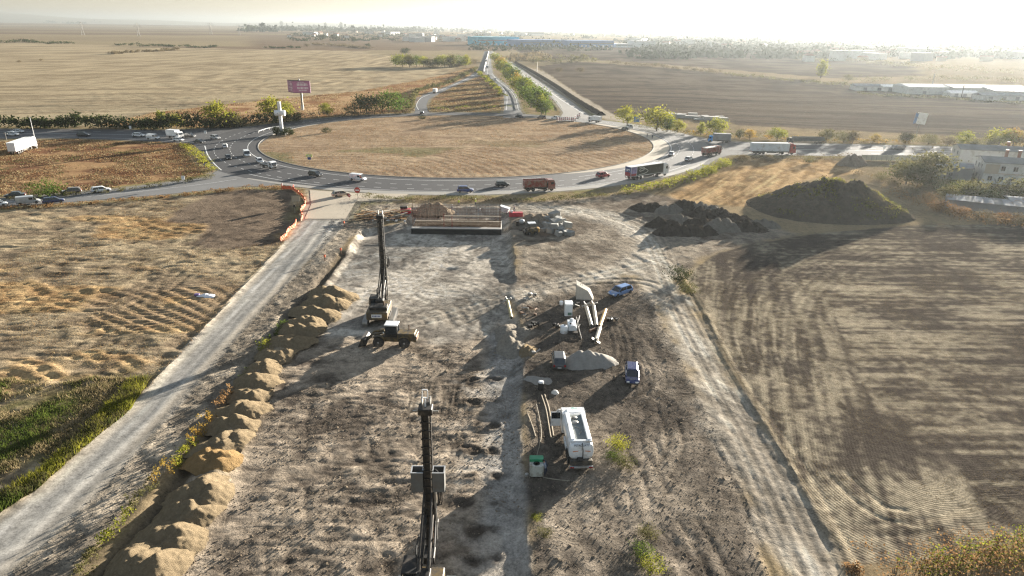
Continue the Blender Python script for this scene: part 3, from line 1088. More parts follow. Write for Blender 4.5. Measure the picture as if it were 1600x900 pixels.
tag(sh_.build('road_shoulder_strip', asphalt('shoulder_grit', (0.25, 0.235, 0.21), (0.33, 0.31, 0.275))), kind='structure')
kb = MB()
N_ = 200
for i in range(N_):
    pass
vs, fs = [], []
for i in range(N_):
    a = 2 * math.pi * i / N_
    for r, z in ((ISL_R - .35, -.05), (ISL_R - .33, .13), (ISL_R - .08, .13), (ISL_R - .06, .0)):
        vs.append((ISL_C[0] + r * math.cos(a), ISL_C[1] + r * math.sin(a), z))
for i in range(N_):
    j = (i + 1) % N_
    for k in range(3):
        fs.append((i * 4 + k, j * 4 + k, j * 4 + k + 1, i * 4 + k + 1))
kb.add(vs, fs)
tag(kb.build('kerb', mat('kerb_concrete', (0.22, 0.21, 0.19), .9, var=.3, scale=.6)), kind='structure')

mk = MB()
MZ = 0.036
ring_strip(mk, ISL_R + 3.2, ISL_R + 3.4, R(120), R(292), MZ, 90)
ring_strip(mk, ISL_R + 6.2, ISL_R + 6.4, R(-60), R(45), MZ, 60)
for i in range(120):
    a = 2 * math.pi * i / 120
    if math.sin(a) < .75:
        ring_strip(mk, ISL_R + 9.2, ISL_R + 9.38, a, a + .022, MZ, 2)
        if math.sin(a) < .2:
            ring_strip(mk, ISL_R + 14.4, ISL_R + 14.58, a + .02, a + .042, MZ, 2)
ring_strip(mk, 0, 0, R(-128), R(-30), MZ, 60, fn=lambda a: (float(ring_r(a, -4.0)), float(ring_r(a, -3.8))))
for pl, w in (([(320, 228), (325, 243), (336, 257), (346, 266)], .35),
              ([(-250, 210.5), (0, 209), (120, 209), (250, 212), (300, 214)], .25),
              ([(-250, 218), (0, 214.5), (120, 214.5), (250, 218.6), (300, 222)], .22),
              ([(0, 316), (150, 306), (300, 290), (370, 280)], .18),
              ([(654, 172), (651, 164), (657, 154), (672, 147), (715, 130), (750, 113)], .3),
              ([(791, 172), (792, 151), (786, 138), (774, 126), (762, 114), (766, 85)], .28),
              ([(810, 172), (805, 152), (795, 139), (777, 125), (769, 115)], .28),
              ([(912, 178), (880, 158), (855, 141), (822, 120), (799, 103), (788, 96)], .5),
              ([(1140, 233), (1300, 234.5), (1450, 236.6), (1600, 239)], .3),
              ([(1150, 224), (1300, 226.2), (1450, 229.7), (1600, 233.7)], .25)):
    pts = spline([at(*q)[:2] for q in pl], 3.0)
    t = np.gradient(pts, axis=0)
    t /= np.linalg.norm(t, axis=1)[:, None]
    road_strip(pts, np.stack([-t[:, 1], t[:, 0]], 1), 0, MZ, -w / 2, w / 2, mk)
for (pxa, pya, pxb, pyb) in ((0, 205.5, 300, 205.8), (1170, 228.6, 1600, 236.6), (1170, 238.4, 1600, 242.6), (760, 108, 768, 84)):
    a, b = at(pxa, pya), at(pxb, pyb)
    L = (b - a).length
    d = (b - a).normalized()
    n = Vector((-d.y, d.x, 0))
    k = 0.0
    while k < L:
        p, q = a + d * k, a + d * min(L, k + 3)
        p.z = q.z = MZ
        mk.add([p - n * .1, q - n * .1, q + n * .1, p + n * .1], [(0, 1, 2, 3)])
        k += 9
o = mk.build('road_markings', PAINT)
tag(o, kind='structure')
# dark sealed patches and tyre polish on the ring
# ------------------------------------------------------------------ vehicles
GLASS = mat('vehicle_glass', (0.02, 0.025, 0.03), .12, 0, .1, spec=.8)
TYRE = mat('tyre_rubber', (0.025, 0.024, 0.023), .85, dirt=(0.13, 0.11, 0.085), dirt_amt=.35)
RIM = mat('wheel_rim', (0.32, 0.32, 0.33), .4, .6)
LAMP_W = mat('headlight_lens', (0.75, 0.75, 0.72), .2, spec=.8)
LAMP_R = mat('tail_lens', (0.35, 0.015, 0.012), .25, spec=.7)
PLATE = mat('number_plate', (0.75, 0.75, 0.72), .5)
BLACK = mat('black_plastic', (0.02, 0.02, 0.021), .6)
CHASSIS = mat('chassis_steel', (0.05, 0.048, 0.046), .75, .2, dirt=(0.16, 0.135, 0.10), dirt_amt=.5)


def paint(name, c, rough=.28, dirt=.25):
    return mat('paint_' + name, c, rough, 0.0, .06, .7, dirt=(0.23, 0.195, 0.15), dirt_amt=dirt, spec=.5, coat=.5)


PW = paint('white', (0.78, 0.79, 0.80))
PK = paint('black', (0.018, 0.019, 0.021), .3, .1)
PG = paint('dark_grey', (0.06, 0.063, 0.066), .3, .15)
PS = paint('silver', (0.42, 0.43, 0.44), .35)
PB = paint('blue', (0.02, 0.05, 0.20))
PNV = paint('navy', (0.018, 0.025, 0.10), .25, .1)
PSB = paint('sky_blue', (0.13, 0.24, 0.48))
PR = paint('red', (0.33, 0.022, 0.02))
PDR = paint('dark_red', (0.23, 0.03, 0.025), .45, .5)
PBR = paint('brown', (0.14, 0.10, 0.075))
PGN = paint('dark_green', (0.03, 0.07, 0.06))
PBG = paint('beige', (0.42, 0.36, 0.27))


def loft(mb, st, mi=0):
    """st: stations (y, z0, zbelt, half width, z shoulder) -> closed hull"""
    rings = []
    for (y, z0, z1, w) in st:
        h = z1 - z0
        rings.append([(-w * .88, y, z0), (w * .88, y, z0), (w * .98, y, z0 + h * .22), (w, y, z0 + h * .6), (w * .95, y, z0 + h * .92), (w * .86, y, z1),
                      (-w * .86, y, z1), (-w * .95, y, z0 + h * .92), (-w, y, z0 + h * .6), (-w * .98, y, z0 + h * .22)])
    n = 10
    vs = [p for r in rings for p in r]
    fs = []
    for i in range(len(rings) - 1):
        for k in range(n):
            j = (k + 1) % n
            fs.append((i * n + j, i * n + k, (i + 1) * n + k, (i + 1) * n + j))
    fs.append(tuple(range(n)))
    fs.append(tuple((len(rings) - 1) * n + k for k in range(n - 1, -1, -1)))
    mb.add(vs, fs, mi)


def wheel(parent, x, y, r, w, dual=False, n=16):
    t = MB()
    t.lathe((0, 0, 0), [(r * .62, -w / 2), (r * .93, -w / 2), (r, -w * .36), (r, w * .36), (r * .93, w / 2), (r * .62, w / 2)], n)
    M = Matrix.Rotation(math.pi / 2, 4, 'Y')
    t.v = [tuple(M @ Vector(q)) for q in t.v]
    o = t.build('wheel', TYRE, parent)
    o.location = (x, y, r)
    rm_ = MB()
    s = 1 if x > 0 else -1
    rm_.lathe((0, 0, 0), [(r * .60, -w * .46), (r * .56, w * .30), (r * .30, w * .40), (r * .16, w * .52)], 12)
    M2 = Matrix.Rotation(math.pi / 2 * s, 4, 'Y')
    rm_.v = [tuple(M2 @ Vector(q)) for q in rm_.v]
    rm_.build('rim', RIM, o)
    return o


def make_car(kind, label, pm, group=None, cat='car', roof_m=None, name=None):
    """forward is +Y"""
    L, W, H = dict(hatch=(4.0, 1.74, 1.48), sedan=(4.6, 1.80, 1.44), wagon=(4.65, 1.80, 1.50), suv=(4.5, 1.88, 1.68), mpv=(4.4, 1.80, 1.66), van=(4.9, 1.88, 1.95), bigvan=(5.6, 2.0, 2.45))[kind]
    t = thing(name or ('van' if 'van' in kind else 'car'), label, cat, group=group)
    w = W / 2
    f, r = L / 2, -L / 2
    belt = H * (.60 if kind not in ('van', 'bigvan') else .53)
    hood = {'hatch': .72, 'sedan': .95, 'wagon': .95, 'suv': .95, 'mpv': .75, 'van': .75, 'bigvan': .7}[kind]
    hz = belt * .90
    b = MB()
    if kind in ('van', 'bigvan'):
        loft(b, [(r, .42, H * .96, w * .93), (r + .08, .34, H, w * .97), (r + 1.4, .30, H, w), (f - hood - 1.0, .28, H, w), (f - hood - .55, .28, H * .97, w * .985)])
        loft(b, [(f - hood - .56, .28, belt, w), (f - hood, .28, belt * .98, w), (f - .35, .30, belt * .86, w * .95), (f - .05, .36, belt * .72, w * .82), (f, .40, belt * .55, w * .75)])
        gl = [(f - hood - .56, f - hood + .02, H * .955)]
    else:
        trunk = {'hatch': .18, 'sedan': .85, 'wagon': .18, 'suv': .2, 'mpv': .15}[kind]
        loft(b, [(r, .42, belt * .80, w * .80), (r + .10, .33, belt * .97, w * .93), (r + .6, .27, belt, w * .99), (0, .22, belt, w), (f - hood - .25, .24, belt * .985, w),
                 (f - hood * .5, .25, hz, w * .97), (f - .18, .30, hz * .86, w * .88), (f, .40, hz * .66, w * .74)])
    b.build('body', pm, t)
    rm2 = roof_m or pm
    if kind in ('van', 'bigvan'):
        g = MB()
        y0, y1, zt = f - hood - .58, f - hood + .04, H * .95
        # windscreen wedge and the cab side glass
        g.add([(-w * .9, y1, belt * .97), (w * .9, y1, belt * .97), (w * .82, y0 + .06, zt), (-w * .82, y0 + .06, zt),
               (-w * .9, y0 - .0, belt * .97), (w * .9, y0, belt * .97), (w * .82, y0 - .02, zt), (-w * .82, y0 - .02, zt)],
              [(0, 1, 2, 3), (5, 4, 7, 6), (1, 5, 6, 2), (4, 0, 3, 7), (3, 2, 6, 7), (0, 4, 5, 1)])
        for s in (-1, 1):
            MB().box((s * (w - .005), y0 - .48, (belt + H * .9) / 2), (.03, .8, H * .28)).build('window', GLASS, t)
        MB().box((0, r + .01, H * .72), (W * .72, .03, H * .24)).build('window', GLASS, t)
        g.build('windscreen', GLASS, t)
    else:
        base_f, roof_f, roof_r, base_r = f - hood - .05, f - hood - .85, {'sedan': r + 1.35}.get(kind, r + .55), r + trunk
        wr = w * .76
        zt = H - .05
        g = MB()
        g.add([(-w * .87, base_r, belt - .02), (w * .87, base_r, belt - .02), (w * .87, base_f, belt - .03), (-w * .87, base_f, belt - .03),
               (-wr, roof_r, zt), (wr, roof_r, zt), (wr, roof_f, zt), (-wr, roof_f, zt)],
              [(4, 7, 6, 5), (0, 1, 5, 4), (1, 2, 6, 5), (2, 3, 7, 6), (3, 0, 4, 7)][1:] + [(4, 5, 6, 7)])
        g.build('window', GLASS, t)
        rf = MB()
        e = .06
        rf.add([(-wr - .01, roof_r - e, zt - .02), (wr + .01, roof_r - e, zt - .02), (wr + .01, roof_f + e, zt - .02), (-wr - .01, roof_f + e, zt - .02),
                (-wr * .86, roof_r + .12, H), (wr * .86, roof_r + .12, H), (wr * .86, roof_f - .2, H), (-wr * .86, roof_f - .2, H)],
               [(4, 5, 6, 7), (0, 1, 5, 4), (1, 2, 6, 5), (2, 3, 7, 6), (3, 0, 4, 7), (3, 2, 1, 0)])
        for s in (-1, 1):   # pillars
            for (yb, yt, tw) in ((base_f - .03, roof_f, .05), ((base_f + base_r) / 2 - .1, (roof_f + roof_r) / 2 - .05, .05), (base_r + .05, roof_r + .05, .09)):
                rf.tube([(s * w * .872, yb, belt - .02), (s * (wr + .005), yt, zt)], tw, 4)
        rf.build('roof', rm2, t)
    for s in (-1, 1):
        hl = MB().bevbox((s * w * .60, f - .10, (hz if kind not in ('van', 'bigvan') else belt * .9) * .72), (.36, .22, .16), .04)
        hl.build('headlight', LAMP_W, t)
        tl = MB().bevbox((s * w * .76, r + .04, belt * .80), (.22, .12, .26 if kind != 'van' else .5), .03)
        tl.build('tail_light', LAMP_R, t)
        m_ = MB().bevbox((s * (w + .07), f - hood - .45, belt * 1.02), (.18, .12, .14), .03)
        m_.build('mirror', rm2 if False else BLACK, t)
    MB().box((0, r - .005, .55), (.5, .02, .11)).build('number_plate', PLATE, t)
    MB().bevbox((0, f - .03, .40), (W * .78, .16, .16), .04).build('bumper', BLACK, t)
    MB().bevbox((0, r + .05, .40), (W * .82, .16, .16), .04).build('bumper', BLACK, t)
    wr_ = .31 if kind in ('hatch',) else .34
    for s in (-1, 1):
        wheel(t, s * (w - .10), f - .82, wr_, .21)
        wheel(t, s * (w - .10), r + .78, wr_, .21)
    return t


def head(x, y, x2, y2):
    """rz for an object whose front points from ground pixel 1 to ground pixel 2"""
    d = at(x2, y2) - at(x, y)
    return math.atan2(d.y, d.x) - math.pi / 2


def ring_rz(x, y):
    p = at(x, y)
    return math.atan2(p.y - ISL_C[1], p.x - ISL_C[0])


RZ = 0.03
ROWS_C = [
    # px, py, kind, paint, heading (None = follow the ring), label, group
    (28, 207.5, 'sedan', PW, (60, 207.5), 'white saloon car on the far lane, farthest left on the upper avenue', 1),
    (20, 212.0, 'wagon', PW, (60, 212), 'white estate car half a length behind the leftmost white saloon, upper avenue', 1),
    (131, 213, 'suv', PK, (170, 213), 'black estate car alone on the upper avenue, past the white box trailer', 1),
    (217, 213.5, 'wagon', PW, (250, 214), 'white estate car at the tail of the queue before the camper van', 1),
    (240, 217.5, 'van', PW, (280, 219), 'white minibus with side windows in the queue behind the camper van', 1),
    (279, 220.5, 'hatch', PW, (310, 222), 'white hatchback tucked right in front of the camper van', 1),
    (297, 214.5, 'mpv', PG, (330, 216), 'dark grey people carrier just ahead of the camper van', 1),
    (312, 223.5, 'sedan', PK, (350, 228), 'black saloon car waiting at the mouth of the upper avenue', 1),
    (337, 217.5, 'suv', PS, (370, 222), 'silver off-road car entering the roundabout from the upper avenue', 1),
    (352, 231, 'hatch', PW, (353, 222), 'white hatchback on the west side of the roundabout, alone near its outer edge', 2),
    (357, 248.5, 'sedan', PK, (362, 256), 'black car facing the camera on the west side of the roundabout', 2),
    (386, 244, 'van', PW, (392, 252), 'white delivery van coming round the west side of the island', 2),
    (406, 254, 'hatch', PW, (418, 262), 'small white car just behind the white flatbed truck', 2),
    (493, 275, 'wagon', PK, (530, 281), 'black estate car between the flatbed truck and the white panel van', 2),
    (560, 282, 'van', PW, (600, 286), 'white panel van alone on the near side of the roundabout', 2),
    (727, 300, 'suv', PB, (770, 300), 'bright blue car on the near lane of the roundabout, above the rebar cage', 2),
    (785, 291, 'hatch', PK, (830, 290), 'small black car between the blue car and the red dump truck', 2),
    (942, 277, 'suv', PR, (980, 272), 'small red car between the red dump truck and the painted semi-trailer', 2),
    (1049, 243, 'hatch', PW, (1056, 235), 'small white car passing the concrete inner edge of the island', 2),
    (1076, 251, 'hatch', PW, (1092, 245), 'white hatchback trailing the eastern red tipper truck', 2),
    (976, 203.5, 'hatch', PGN, (966, 200), 'dark green car on the far right curve of the roundabout', 2),
    (983, 200.5, 'suv', PW, (973, 197), 'white car just behind the dark green car on the far curve', 2),
    (868, 186.5, 'suv', PW, (845, 184), 'white car beside the row of barrier boards on the far side', 2),
    (846, 185.5, 'suv', PBR, (822, 182), 'brown car just left of the barrier boards on the far side', 2),
    (811, 183.5, 'sedan', PK, (795, 181), 'low black car at the mouth of the entry road, by the tall trees', 2),
    (659, 178.5, 'hatch', PK, (655, 172), 'tiny black car at the mouth of the far exit road', 3),
    (533, 306.5, 'wagon', PBG, (555, 304), 'beige car turning off the roundabout onto the site apron', 2),
    (1403, 234, 'suv', PG, (1360, 233.5), 'dark off-road car alone on the bright right-hand avenue', 4),
    (24, 308, 'sedan', PK, (-20, 311), 'black saloon on the lower avenue left of the round green bush', 5),
    (112, 302, 'wagon', PBR, (70, 305), 'brown estate car on the verge just right of the green bush', 5),
    (158, 300, 'wagon', PW, (200, 295), 'white estate car on the lower avenue, farthest right of the queue', 5),
    (-3, 322, 'hatch', PW, (40, 318), 'white hatchback cut off by the left frame edge, lower avenue', 5),
    (45, 318.5, 'van', PS, (90, 314), 'grey panel van between the white hatchback and the dark estate', 5),
    (84, 317, 'wagon', PNV, (130, 312), 'dark blue estate car below the brown estate on the lower avenue', 5),
]
GR = {1: 'cars queuing on the upper avenue', 2: 'cars circling the roundabout', 3: 'cars on the far exit road', 4: 'cars on the right avenue', 5: 'cars on the lower avenue'}
PROTO = {}
for (px, py, kd, pm, hd_, lb_, gp) in ROWS_C:
    p = at(px, py)
    rz = head(px, py, *hd_) if hd_ else ring_rz(px, py)
    key = kd
    if key not in PROTO:
        o = make_car(kd, lb_, pm, GR[gp])
        PROTO[key] = (o, pm)
    else:
        src, pm0 = PROTO[key]
        o = copy_thing(src, lb_, swap={pm0: pm} if pm0 is not pm else None, group=GR[gp])
    o.location = (p.x, p.y, RZ)
    o.rotation_euler = (0, 0, rz)

# a line of traffic on the far exit road, a few pixels each
FAR = [(760.5, 90, PW, 'white car at the near end of the far traffic queue beside the white barrier'),
       (761, 87.2, PS, 'silver car second from the near end of the far traffic queue'),
       (761.6, 84.8, PW, 'white car third from the near end of the far traffic queue'),
       (762.3, 82.4, PK, 'dark car fourth along the far traffic queue'),
       (763.2, 80.4, PW, 'white car at the far end of the traffic queue'),
       (763, 119, PK, 'dark car leaving between the two far arms of the road'),
       (774, 125, PW, 'white-roofed dark car on the bend of the entry road')]
for (px, py, pm, lb_) in FAR:
    src, pm0 = PROTO['hatch']
    p = at(px, py)
    copy_thing(src, lb_, (p.x, p.y, RZ), head(px, py, px + .6, py + 3), swap={pm0: pm}, group='cars on the far roads')

# cars parked on the site
def site_car(px, py, kd, pm, to, lb_, roof=None):
    src, pm0 = PROTO[kd]
    p = on(px, py)
    return copy_thing(src, lb_, p + Vector((0, 0, .04)), head(px, py, *to), swap={pm0: pm}, group='cars parked on the site')


site_car(987, 591, 'wagon', PNV, (988, 612), 'navy blue car facing the camera beside the grey gravel heap')
site_car(969, 460, 'wagon', PSB, (950, 466), 'light blue car parked beyond the pale concrete block')
site_car(873, 569, 'mpv', PG, (871, 546), 'dark grey car seen from behind, left of the grey gravel heap')


# ---- commercial vehicles ----------------------------------------------------
def cab(t, y, W, H, pm, depth=2.0, z0=.55, name='cab'):
    """flat-fronted lorry cab with its windscreen, side glass, grille and lamps; front face at y"""
    b = MB()
    w = W / 2
    prof = [(y - depth, z0), (y - .03, z0), (y, z0 + .35), (y - .04, H * .55), (y - .28, H - .25), (y - .55, H), (y - depth, H)]
    b.prism([(q[0], q[1]) for q in prof], -w, w, axis='x')
    b.build(name, pm, t)
    g = MB()
    g.add([(-w * .90, y - .02, H * .555), (w * .90, y - .02, H * .555), (w * .86, y - .255, H - .30), (-w * .86, y - .255, H - .30),
           (-w * .90, y - .06, H * .555), (w * .90, y - .06, H * .555), (w * .86, y - .29, H - .30), (-w * .86, y - .29, H - .30)],
          [(0, 1, 2, 3), (5, 4, 7, 6), (1, 5, 6, 2), (4, 0, 3, 7), (3, 2, 6, 7), (0, 4, 5, 1)])
    for s in (-1, 1):
        g.box((s * (w + .003), y - .85, H * .70), (.02, .75, H * .22))
    g.build('windscreen', GLASS, t)
    gr_ = MB().box((0, y + .005, z0 + .62), (W * .6, .05, .45)).box((0, y - .0, z0 + .12), (W * .96, .12, .26))
    gr_.build('grille', BLACK, t)
    for s in (-1, 1):
        MB().bevbox((s * w * .78, y + .02, z0 + .28), (.36, .08, .2), .03).build('headlight', LAMP_W, t)
        MB().tube([(s * w, y - .25, H * .78), (s * (w + .28), y - .12, H * .80)], .03, 5).bevbox((s * (w + .24), y - .14, H * .66), (.2, .12, .55), .03).build('mirror', BLACK, t)


def chassis(t, y0, y1, W=.9, z=.75):
    c = MB()
    for s in (-1, 1):
        c.box((s * W / 2, (y0 + y1) / 2, z), (.1, y1 - y0, .26))
    k = y0 + .3
    while k < y1:
        c.box((0, k, z - .01), (W - .12, .12, .18))
        k += 1.2
    c.box((0, y0 + .05, z - .1), (2.3, .12, .14))
    c.build('chassis', CHASSIS, t)


def tipper(label, group, pm=PDR, cabm=PDR, cover=None):
    t = thing('dump_truck', label, 'dump truck', group=group)
    W = 2.5
    chassis(t, -4.2, 3.6)
    cab(t, 4.3, W, 3.05, cabm, 2.0)
    b = MB()
    w, z0, z1, y0, y1 = 1.25, 1.25, 2.85, -4.3, 1.9
    b.box((0, (y0 + y1) / 2, z0), (2 * w, y1 - y0, .14))
    for s in (-1, 1):
        b.box((s * (w - .05), (y0 + y1) / 2, (z0 + z1) / 2 + .07), (.1, y1 - y0, z1 - z0))
    b.box((0, y1 - .05, (z0 + z1) / 2 + .2), (2 * w - .21, .1, z1 - z0 + .2))
    b.box((0, y0 + .05, (z0 + z1) / 2 + .02), (2 * w - .21, .1, z1 - z0 - .1))
    b.build('tipper_body', pm, t)
    for k in range(7):
        for s in (-1, 1):
            MB().box((s * (w + .05), y0 + .3 + k * .93, (z0 + z1) / 2 + .05), (.1, .12, z1 - z0 - .05)).build('rib', pm, t)
    rl_ = MB()
    for s in (-1, 1):
        rl_.box((s * (w + .02), (y0 + y1) / 2, z1 + .12), (.16, y1 - y0 + .02, .1))
    rl_.build('top_rail', pm, t)
    if cover:
        cv = MB()
        cv.prism([(-w + .1, z1 - .1), (w - .1, z1 - .1), (w - .3, z1 + .12), (0, z1 + .28), (-w + .3, z1 + .12)], y0 + .1, y1 - .12)
        cv.build('load_cover', cover, t)
    MB().bevbox((.0, 2.12, 1.6), (2.2, .28, 1.5), .06).build('hydraulic_tank', CHASSIS, t)
    for s in (-1, 1):
        for yy in (3.3, 1.5, -1.9, -3.25):
            wheel(t, s * (W / 2 - .17), yy, .52, .33)
        MB().box((s * .95, -4.33, .95), (.35, .06, .18)).build('tail_light', LAMP_R, t)
        MB().bevbox((s * (W / 2 - .12), 0, .8), (.22, 1.2, .5), .06).build('side_tank', CHASSIS, t)
    return t


def place(o, px, py, to=None, z=RZ, rz=None):
    p = at(px, py)
    o.location = (p.x, p.y, z)
    o.rotation_euler = (0, 0, rz if rz is not None else (head(px, py, *to) if to else ring_rz(px, py)))
    return o


tp = tipper('empty dark red dump truck on the near side of the roundabout', 'red dump trucks')
place(tp, 842, 297.5, (900, 295.5))
TARP = mat('load_of_pale_sand', (0.62, 0.60, 0.55), .9, scale=4)
tp2 = tipper('dark red dump truck with a pale full load where the right avenue leaves', 'red dump trucks', cover=TARP)
place(tp2, 1111, 242.5, (1160, 234))


def semi(label, group, cabm, trailm, backm, trail_len=13.4, H=3.95, low=False):
    t = thing('semi_truck', label, 'semi truck', group=group)
    W = 2.5
    cab(t, 8.0, W, 3.6, cabm, 2.1)
    df_ = MB()
    df_.prism([(5.95, 3.55), (7.3, 3.58), (6.6, 3.95), (5.95, 4.0)], -1.1, 1.1, axis='x')
    df_.build('wind_deflector', cabm, t)
    chassis(t, 1.6, 6.6)
    yf, yr = 5.6, 5.6 - trail_len
    tr = MB()
    tr.bevbox((0, (yf + yr) / 2, (1.15 + H) / 2), (W, trail_len, H - 1.15), .05)
    tr.build('trailer', trailm, t)
    bk = MB()
    for s in (-1, 1):
        bk.box((s * .61, yr - .02, (1.2 + H) / 2), (1.18, .05, H - 1.35))
    bk.build('rear_door', backm, t)
    rl_ = MB()
    for s in (-1, 1):
        rl_.box((s * 1.24, (yf + yr) / 2, H - .02), (.08, trail_len + .02, .1))
        rl_.box((s * 1.25, (yf + yr) / 2, 1.16), (.06, trail_len + .02, .16))
    rl_.build('edge_rail', PS, t)
    un = MB()
    un.box((0, yr + 3.4, .95), (1.0, 6.2, .25))
    un.box((0, yr + .1, .62), (2.3, .1, .16))
    for s in (-1, 1):
        un.box((s * 1.1, yr + 7.2, .72), (.06, 3.6, .5))
        un.box((s * .8, yf - 3.4, .6), (.14, .14, 1.0))
    un.build('undercarriage', CHASSIS, t)
    for s in (-1, 1):
        for yy in (6.7, 3.3, yr + 1.6, yr + 2.95, yr + 4.3):
            wheel(t, s * (W / 2 - .18), yy, .50, .34)
        MB().box((s * .95, yr - .05, .95), (.4, .06, .16)).build('tail_light', LAMP_R, t)
    return t


GREYW = mat('trailer_curtain', (0.62, 0.66, 0.69), .5, var=.1, scale=.5, dirt=(.35, .33, .30), dirt_amt=.3)
WTRL = mat('trailer_white', (0.78, 0.78, 0.77), .45, var=.06, scale=.5, dirt=(.4, .37, .33), dirt_amt=.2)
GRAPH = mat('trailer_black_wrap', (0.035, 0.04, 0.036), .45, var=.35, scale=.35)
BLUEW = mat('trailer_blue_wrap', (0.06, 0.09, 0.22), .45, var=.5, scale=.9)
REDW = mat('trailer_red_wrap', (0.33, 0.03, 0.04), .45, var=.3, scale=.9)
s1 = semi('white tractor pulling a trailer with black printed sides round the island', 'articulated lorries', PW, WTRL, BLUEW)
yr_ = 5.6 - 13.4
for s in (-1, 1):
    sd_ = MB().box((s * 1.255, (5.6 + yr_ + 2.4) / 2, 2.55), (.02, 13.4 - 2.5, 2.6))
    pn = sd_.build('printed_panel', GRAPH, s1)
    b2 = MB().box((s * 1.256, yr_ + 1.2, 2.9), (.02, 2.2, 1.9))
    b2.build('printed_panel', mat('trailer_lilac_wrap', (0.33, 0.27, 0.47), .45, var=.4, scale=1.2), s1)
    MB().box((s * 1.257, yr_ + 1.2, 1.6), (.022, 2.2, .7)).build('printed_panel', REDW, s1)
    # the sweeping white script on the wrap
    sc_ = MB()
    cur = [(-3.9, 3.45), (-2.6, 3.6), (-1.6, 3.1), (-2.4, 2.6), (-3.7, 2.5), (-3.2, 3.2), (-1.2, 2.9), (-.2, 2.2), (-1.6, 1.65), (-4.0, 1.45)]
    cur2 = [(-.4, 1.8), (.2, 3.2), (.9, 3.3), (.5, 2.1), (1.1, 2.9), (1.5, 2.2), (2.0, 3.0), (2.3, 2.3), (2.9, 3.1), (3.2, 2.3), (3.8, 3.1), (4.2, 2.5), (4.7, 3.2), (4.6, 2.3)]
    for cu, w_ in ((cur, .13), (cur2, .07)):
        sp_ = spline([np.array(q) for q in cu], .25)
        if s > 0:
            pts_ = [(1.27, q[0] - .6, q[1]) for q in sp_]
        else:
            pts_ = [(-1.27, .9 - q[0] - 1.6, q[1]) for q in sp_]
        sc_.tube(pts_, w_, 5)
    sc_.v = [(s * 1.262 + (q[0] - s * 1.27) * .05, q[1], q[2]) for q in sc_.v]
    sc_.build('lettering', mat('wrap_print_pale', (0.55, 0.56, 0.52), .5, var=.3), pn)
MB().box((0, yr_ - .055, 1.75), (2.3, .02, 1.1)).build('rear_print', REDW, s1)
MB().box((.1, yr_ - .055, 3.1), (1.4, .02, .22)).box((-.3, yr_ - .056, 2.75), (.6, .02, .2)).build('rear_print', PW, s1)
place(s1, 1010, 277, (1080, 266.5))
s2 = semi('long pale grey trailer with a red cab on the right avenue', 'articulated lorries', PR, GREYW, GREYW)
place(s2, 1206, 240.5, (1300, 241.5))
s3 = semi('white box trailer standing alone at the far left of the weedy verge', 'articulated lorries', PW, WTRL, WTRL)
place(s3, 37, 236, (75, 222))
s3.location.z = gz(s3.location.x, s3.location.y)


def rigid_truck(label, group, cabm, kind, bodym, L=7.0, H=3.4, W=2.4, cat='truck', nm='box_truck'):
    t = thing(nm, label, cat, group=group)
    f = L / 2
    chassis(t, -f, f - 1.2, .85, .7)
    cab(t, f, W - .1, 2.6 if H > 2.6 else 2.25, cabm, 1.7, .45)
    yb0, yb1 = -f, f - 1.85
    if kind == 'box':
        MB().bevbox((0, (yb0 + yb1) / 2, (1.0 + H) / 2), (W, yb1 - yb0, H - 1.0), .05).build('cargo_box', bodym, t)
        r_ = MB()
        for s in (-1, 1):
            r_.box((s * (W / 2), (yb0 + yb1) / 2, H), (.07, yb1 - yb0 + .03, .08))
            r_.box((s * (W / 2), yb0, (1.0 + H) / 2), (.08, .08, H - 1.0))
        r_.build('edge_rail', PS, t)
    elif kind == 'bed':
        MB().box((0, (yb0 + yb1) / 2, 1.0), (W, yb1 - yb0, .14)).build('flatbed', CHASSIS, t)
        for s in (-1, 1):
            MB().box((s * (W / 2 - .03), (yb0 + yb1) / 2, 1.27), (.05, yb1 - yb0, .4)).build('side_board', bodym, t)
        MB().box((0, yb0 + .03, 1.27), (W - .12, .05, .4)).build('tail_board', bodym, t)
        MB().box((0, yb1 - .03, 1.45), (W - .12, .06, .75)).build('head_board', bodym, t)
    elif kind == 'dump':
        for s in (-1, 1):
            MB().box((s * (W / 2 - .05), (yb0 + yb1) / 2, 1.9), (.1, yb1 - yb0, 1.5)).build('side_board', bodym, t)
        MB().box((0, (yb0 + yb1) / 2, 1.2), (W - .21, yb1 - yb0, .15)).box((0, yb0 + .06, 1.95), (W - .21, .1, 1.3)).box((0, yb1 - .06, 1.95), (W - .21, .1, 1.4)).build('tipper_body', bodym, t)
    for s in (-1, 1):
        for yy in ((f - .95, -f + 1.6) if L < 8 else (f - .95, -f + 1.5, -f + 2.8)):
            wheel(t, s * (W / 2 - .16), yy, .46, .28)
        MB().box((s * .85, -f - .03, .8), (.35, .05, .15)).build('tail_light', LAMP_R, t)
    return t


